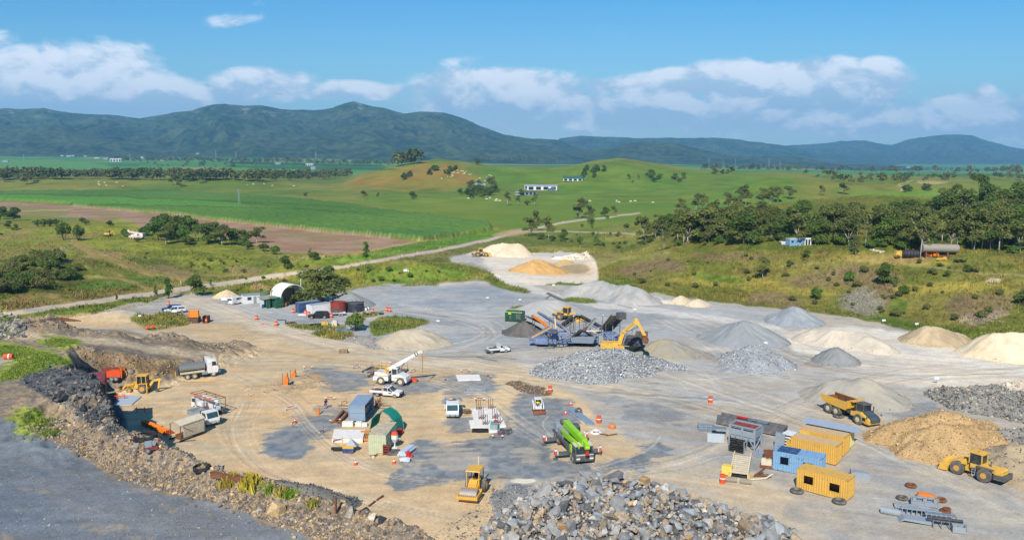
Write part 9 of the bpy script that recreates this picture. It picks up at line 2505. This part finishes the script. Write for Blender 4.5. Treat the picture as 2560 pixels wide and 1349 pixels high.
# cattle
me = bpy.data.meshes.new('cow')
jt = {'rump': ((-.75, 0, 1.05), .30), 'belly': ((0, 0, 1.0), .36), 'chest': ((.65, 0, 1.08), .32), 'neck': ((1.05, 0, 1.0), .18), 'head': ((1.4, 0, .62), .15), 'muzzle': ((1.55, 0, .38), .09), 'tail': ((-1.05, 0, .6), .04)}
bn = [('belly', 'rump'), ('belly', 'chest'), ('chest', 'neck'), ('neck', 'head'), ('head', 'muzzle'), ('rump', 'tail')]
for n_, x, pr_ in (('f', .62, 'chest'), ('h', -.72, 'rump')):
 for s, y in (('l', .2), ('r', -.2)):
  jt[n_ + s + '1'] = ((x + (.06 if n_ == 'h' else 0), y, .62), .12)
  jt[n_ + s + '2'] = ((x - (.1 if n_ == 'h' else 0), y, .36), .07)
  jt[n_ + s + '3'] = ((x, y, .03), .06)
  bn += [(pr_, n_ + s + '1'), (n_ + s + '1', n_ + s + '2'), (n_ + s + '2', n_ + s + '3')]
jt = {'belly': jt.pop('belly'), **jt}
cw = skin_body('cow', jt, bn, M('cream_hide', (236, 222, 188), .8, dirt=.05), None, 0)
dg = bpy.context.evaluated_depsgraph_get()
cm = bpy.data.meshes.new_from_object(cw.evaluated_get(dg))
bpy.data.objects.remove(cw)
CH = M('brown_hide', (90, 60, 40), .8, dirt=0)
for i, (q, n, lb, gr) in enumerate([([(1130, 425), (1180, 428), (1190, 440), (1120, 445), (1090, 455)], 24, 'cream cow grazing on the dry hillside', 'cattle on the dry hill'), ([(1190, 440), (1240, 435), (1230, 455), (1190, 452)], 8, 'cream cow on the slope above the farmhouse grove', 'cattle above the grove'), ([(1130, 492), (1240, 496), (1260, 505), (1180, 502)], 8, 'cream cow in the paddock below the farmhouse grove', 'cattle below the grove'), ([(1400, 495), (1420, 498), (1640, 505), (1630, 512), (1420, 503)], 7, 'pale cow in the paddock right of the farm sheds', 'cattle right of the sheds'), ([(230, 455), (320, 455), (315, 466), (235, 468)], 9, 'cow grazing on the grassy rise before the creek', 'cattle before the creek'), ([(590, 462), (800, 458), (790, 468), (600, 466)], 5, 'cow far off in the long left paddock', 'cattle in the long paddock')]):
 for k, p in enumerate(scatter_px(q, n)):
  o = bpy.data.objects.new('cow', cm)
  col.objects.link(o)
  o.location, o.rotation_euler, o.scale = p, (0, 0, rng.uniform(0, 6.28)), (1.05,) * 3
  tag(o, lb, 'cow', gr)
HAZE = 8.2e-5
# haze
hm = bpy.data.materials.new('haze')
hm.use_nodes = True
h_ = NT(hm.node_tree)
h_.n.clear()
pv = h_.new('ShaderNodeVolumePrincipled')
pv.inputs['Color'].default_value = (.26, .64, 1.0, 1)
pv.inputs['Density'].default_value = HAZE
pv.inputs['Anisotropy'].default_value = 0.0
oo = h_.new('ShaderNodeOutputMaterial')
h_.l.new(pv.outputs[0], oo.inputs['Volume'])
x1, y0, y1, z0, z1 = 13500, -60, 15000, -60, 900
vs = [(-x1, y0, z0), (x1, y0, z0), (x1, y1, z0), (-x1, y1, z0), (-x1, y0, z1), (x1, y0, z1), (x1, y1, z1), (-x1, y1, z1)]
me = bpy.data.meshes.new('haze')
me.from_pydata(vs, [], [(0, 3, 2, 1), (4, 5, 6, 7), (0, 1, 5, 4), (1, 2, 6, 5), (2, 3, 7, 6), (3, 0, 4, 7)])
me.materials.append(hm)
ob = bpy.data.objects.new('haze', me)
col.objects.link(ob)
ob['kind'] = 'stuff'
ob['label'], ob['category'] = 'pale blue haze hanging over the whole valley', 'haze'
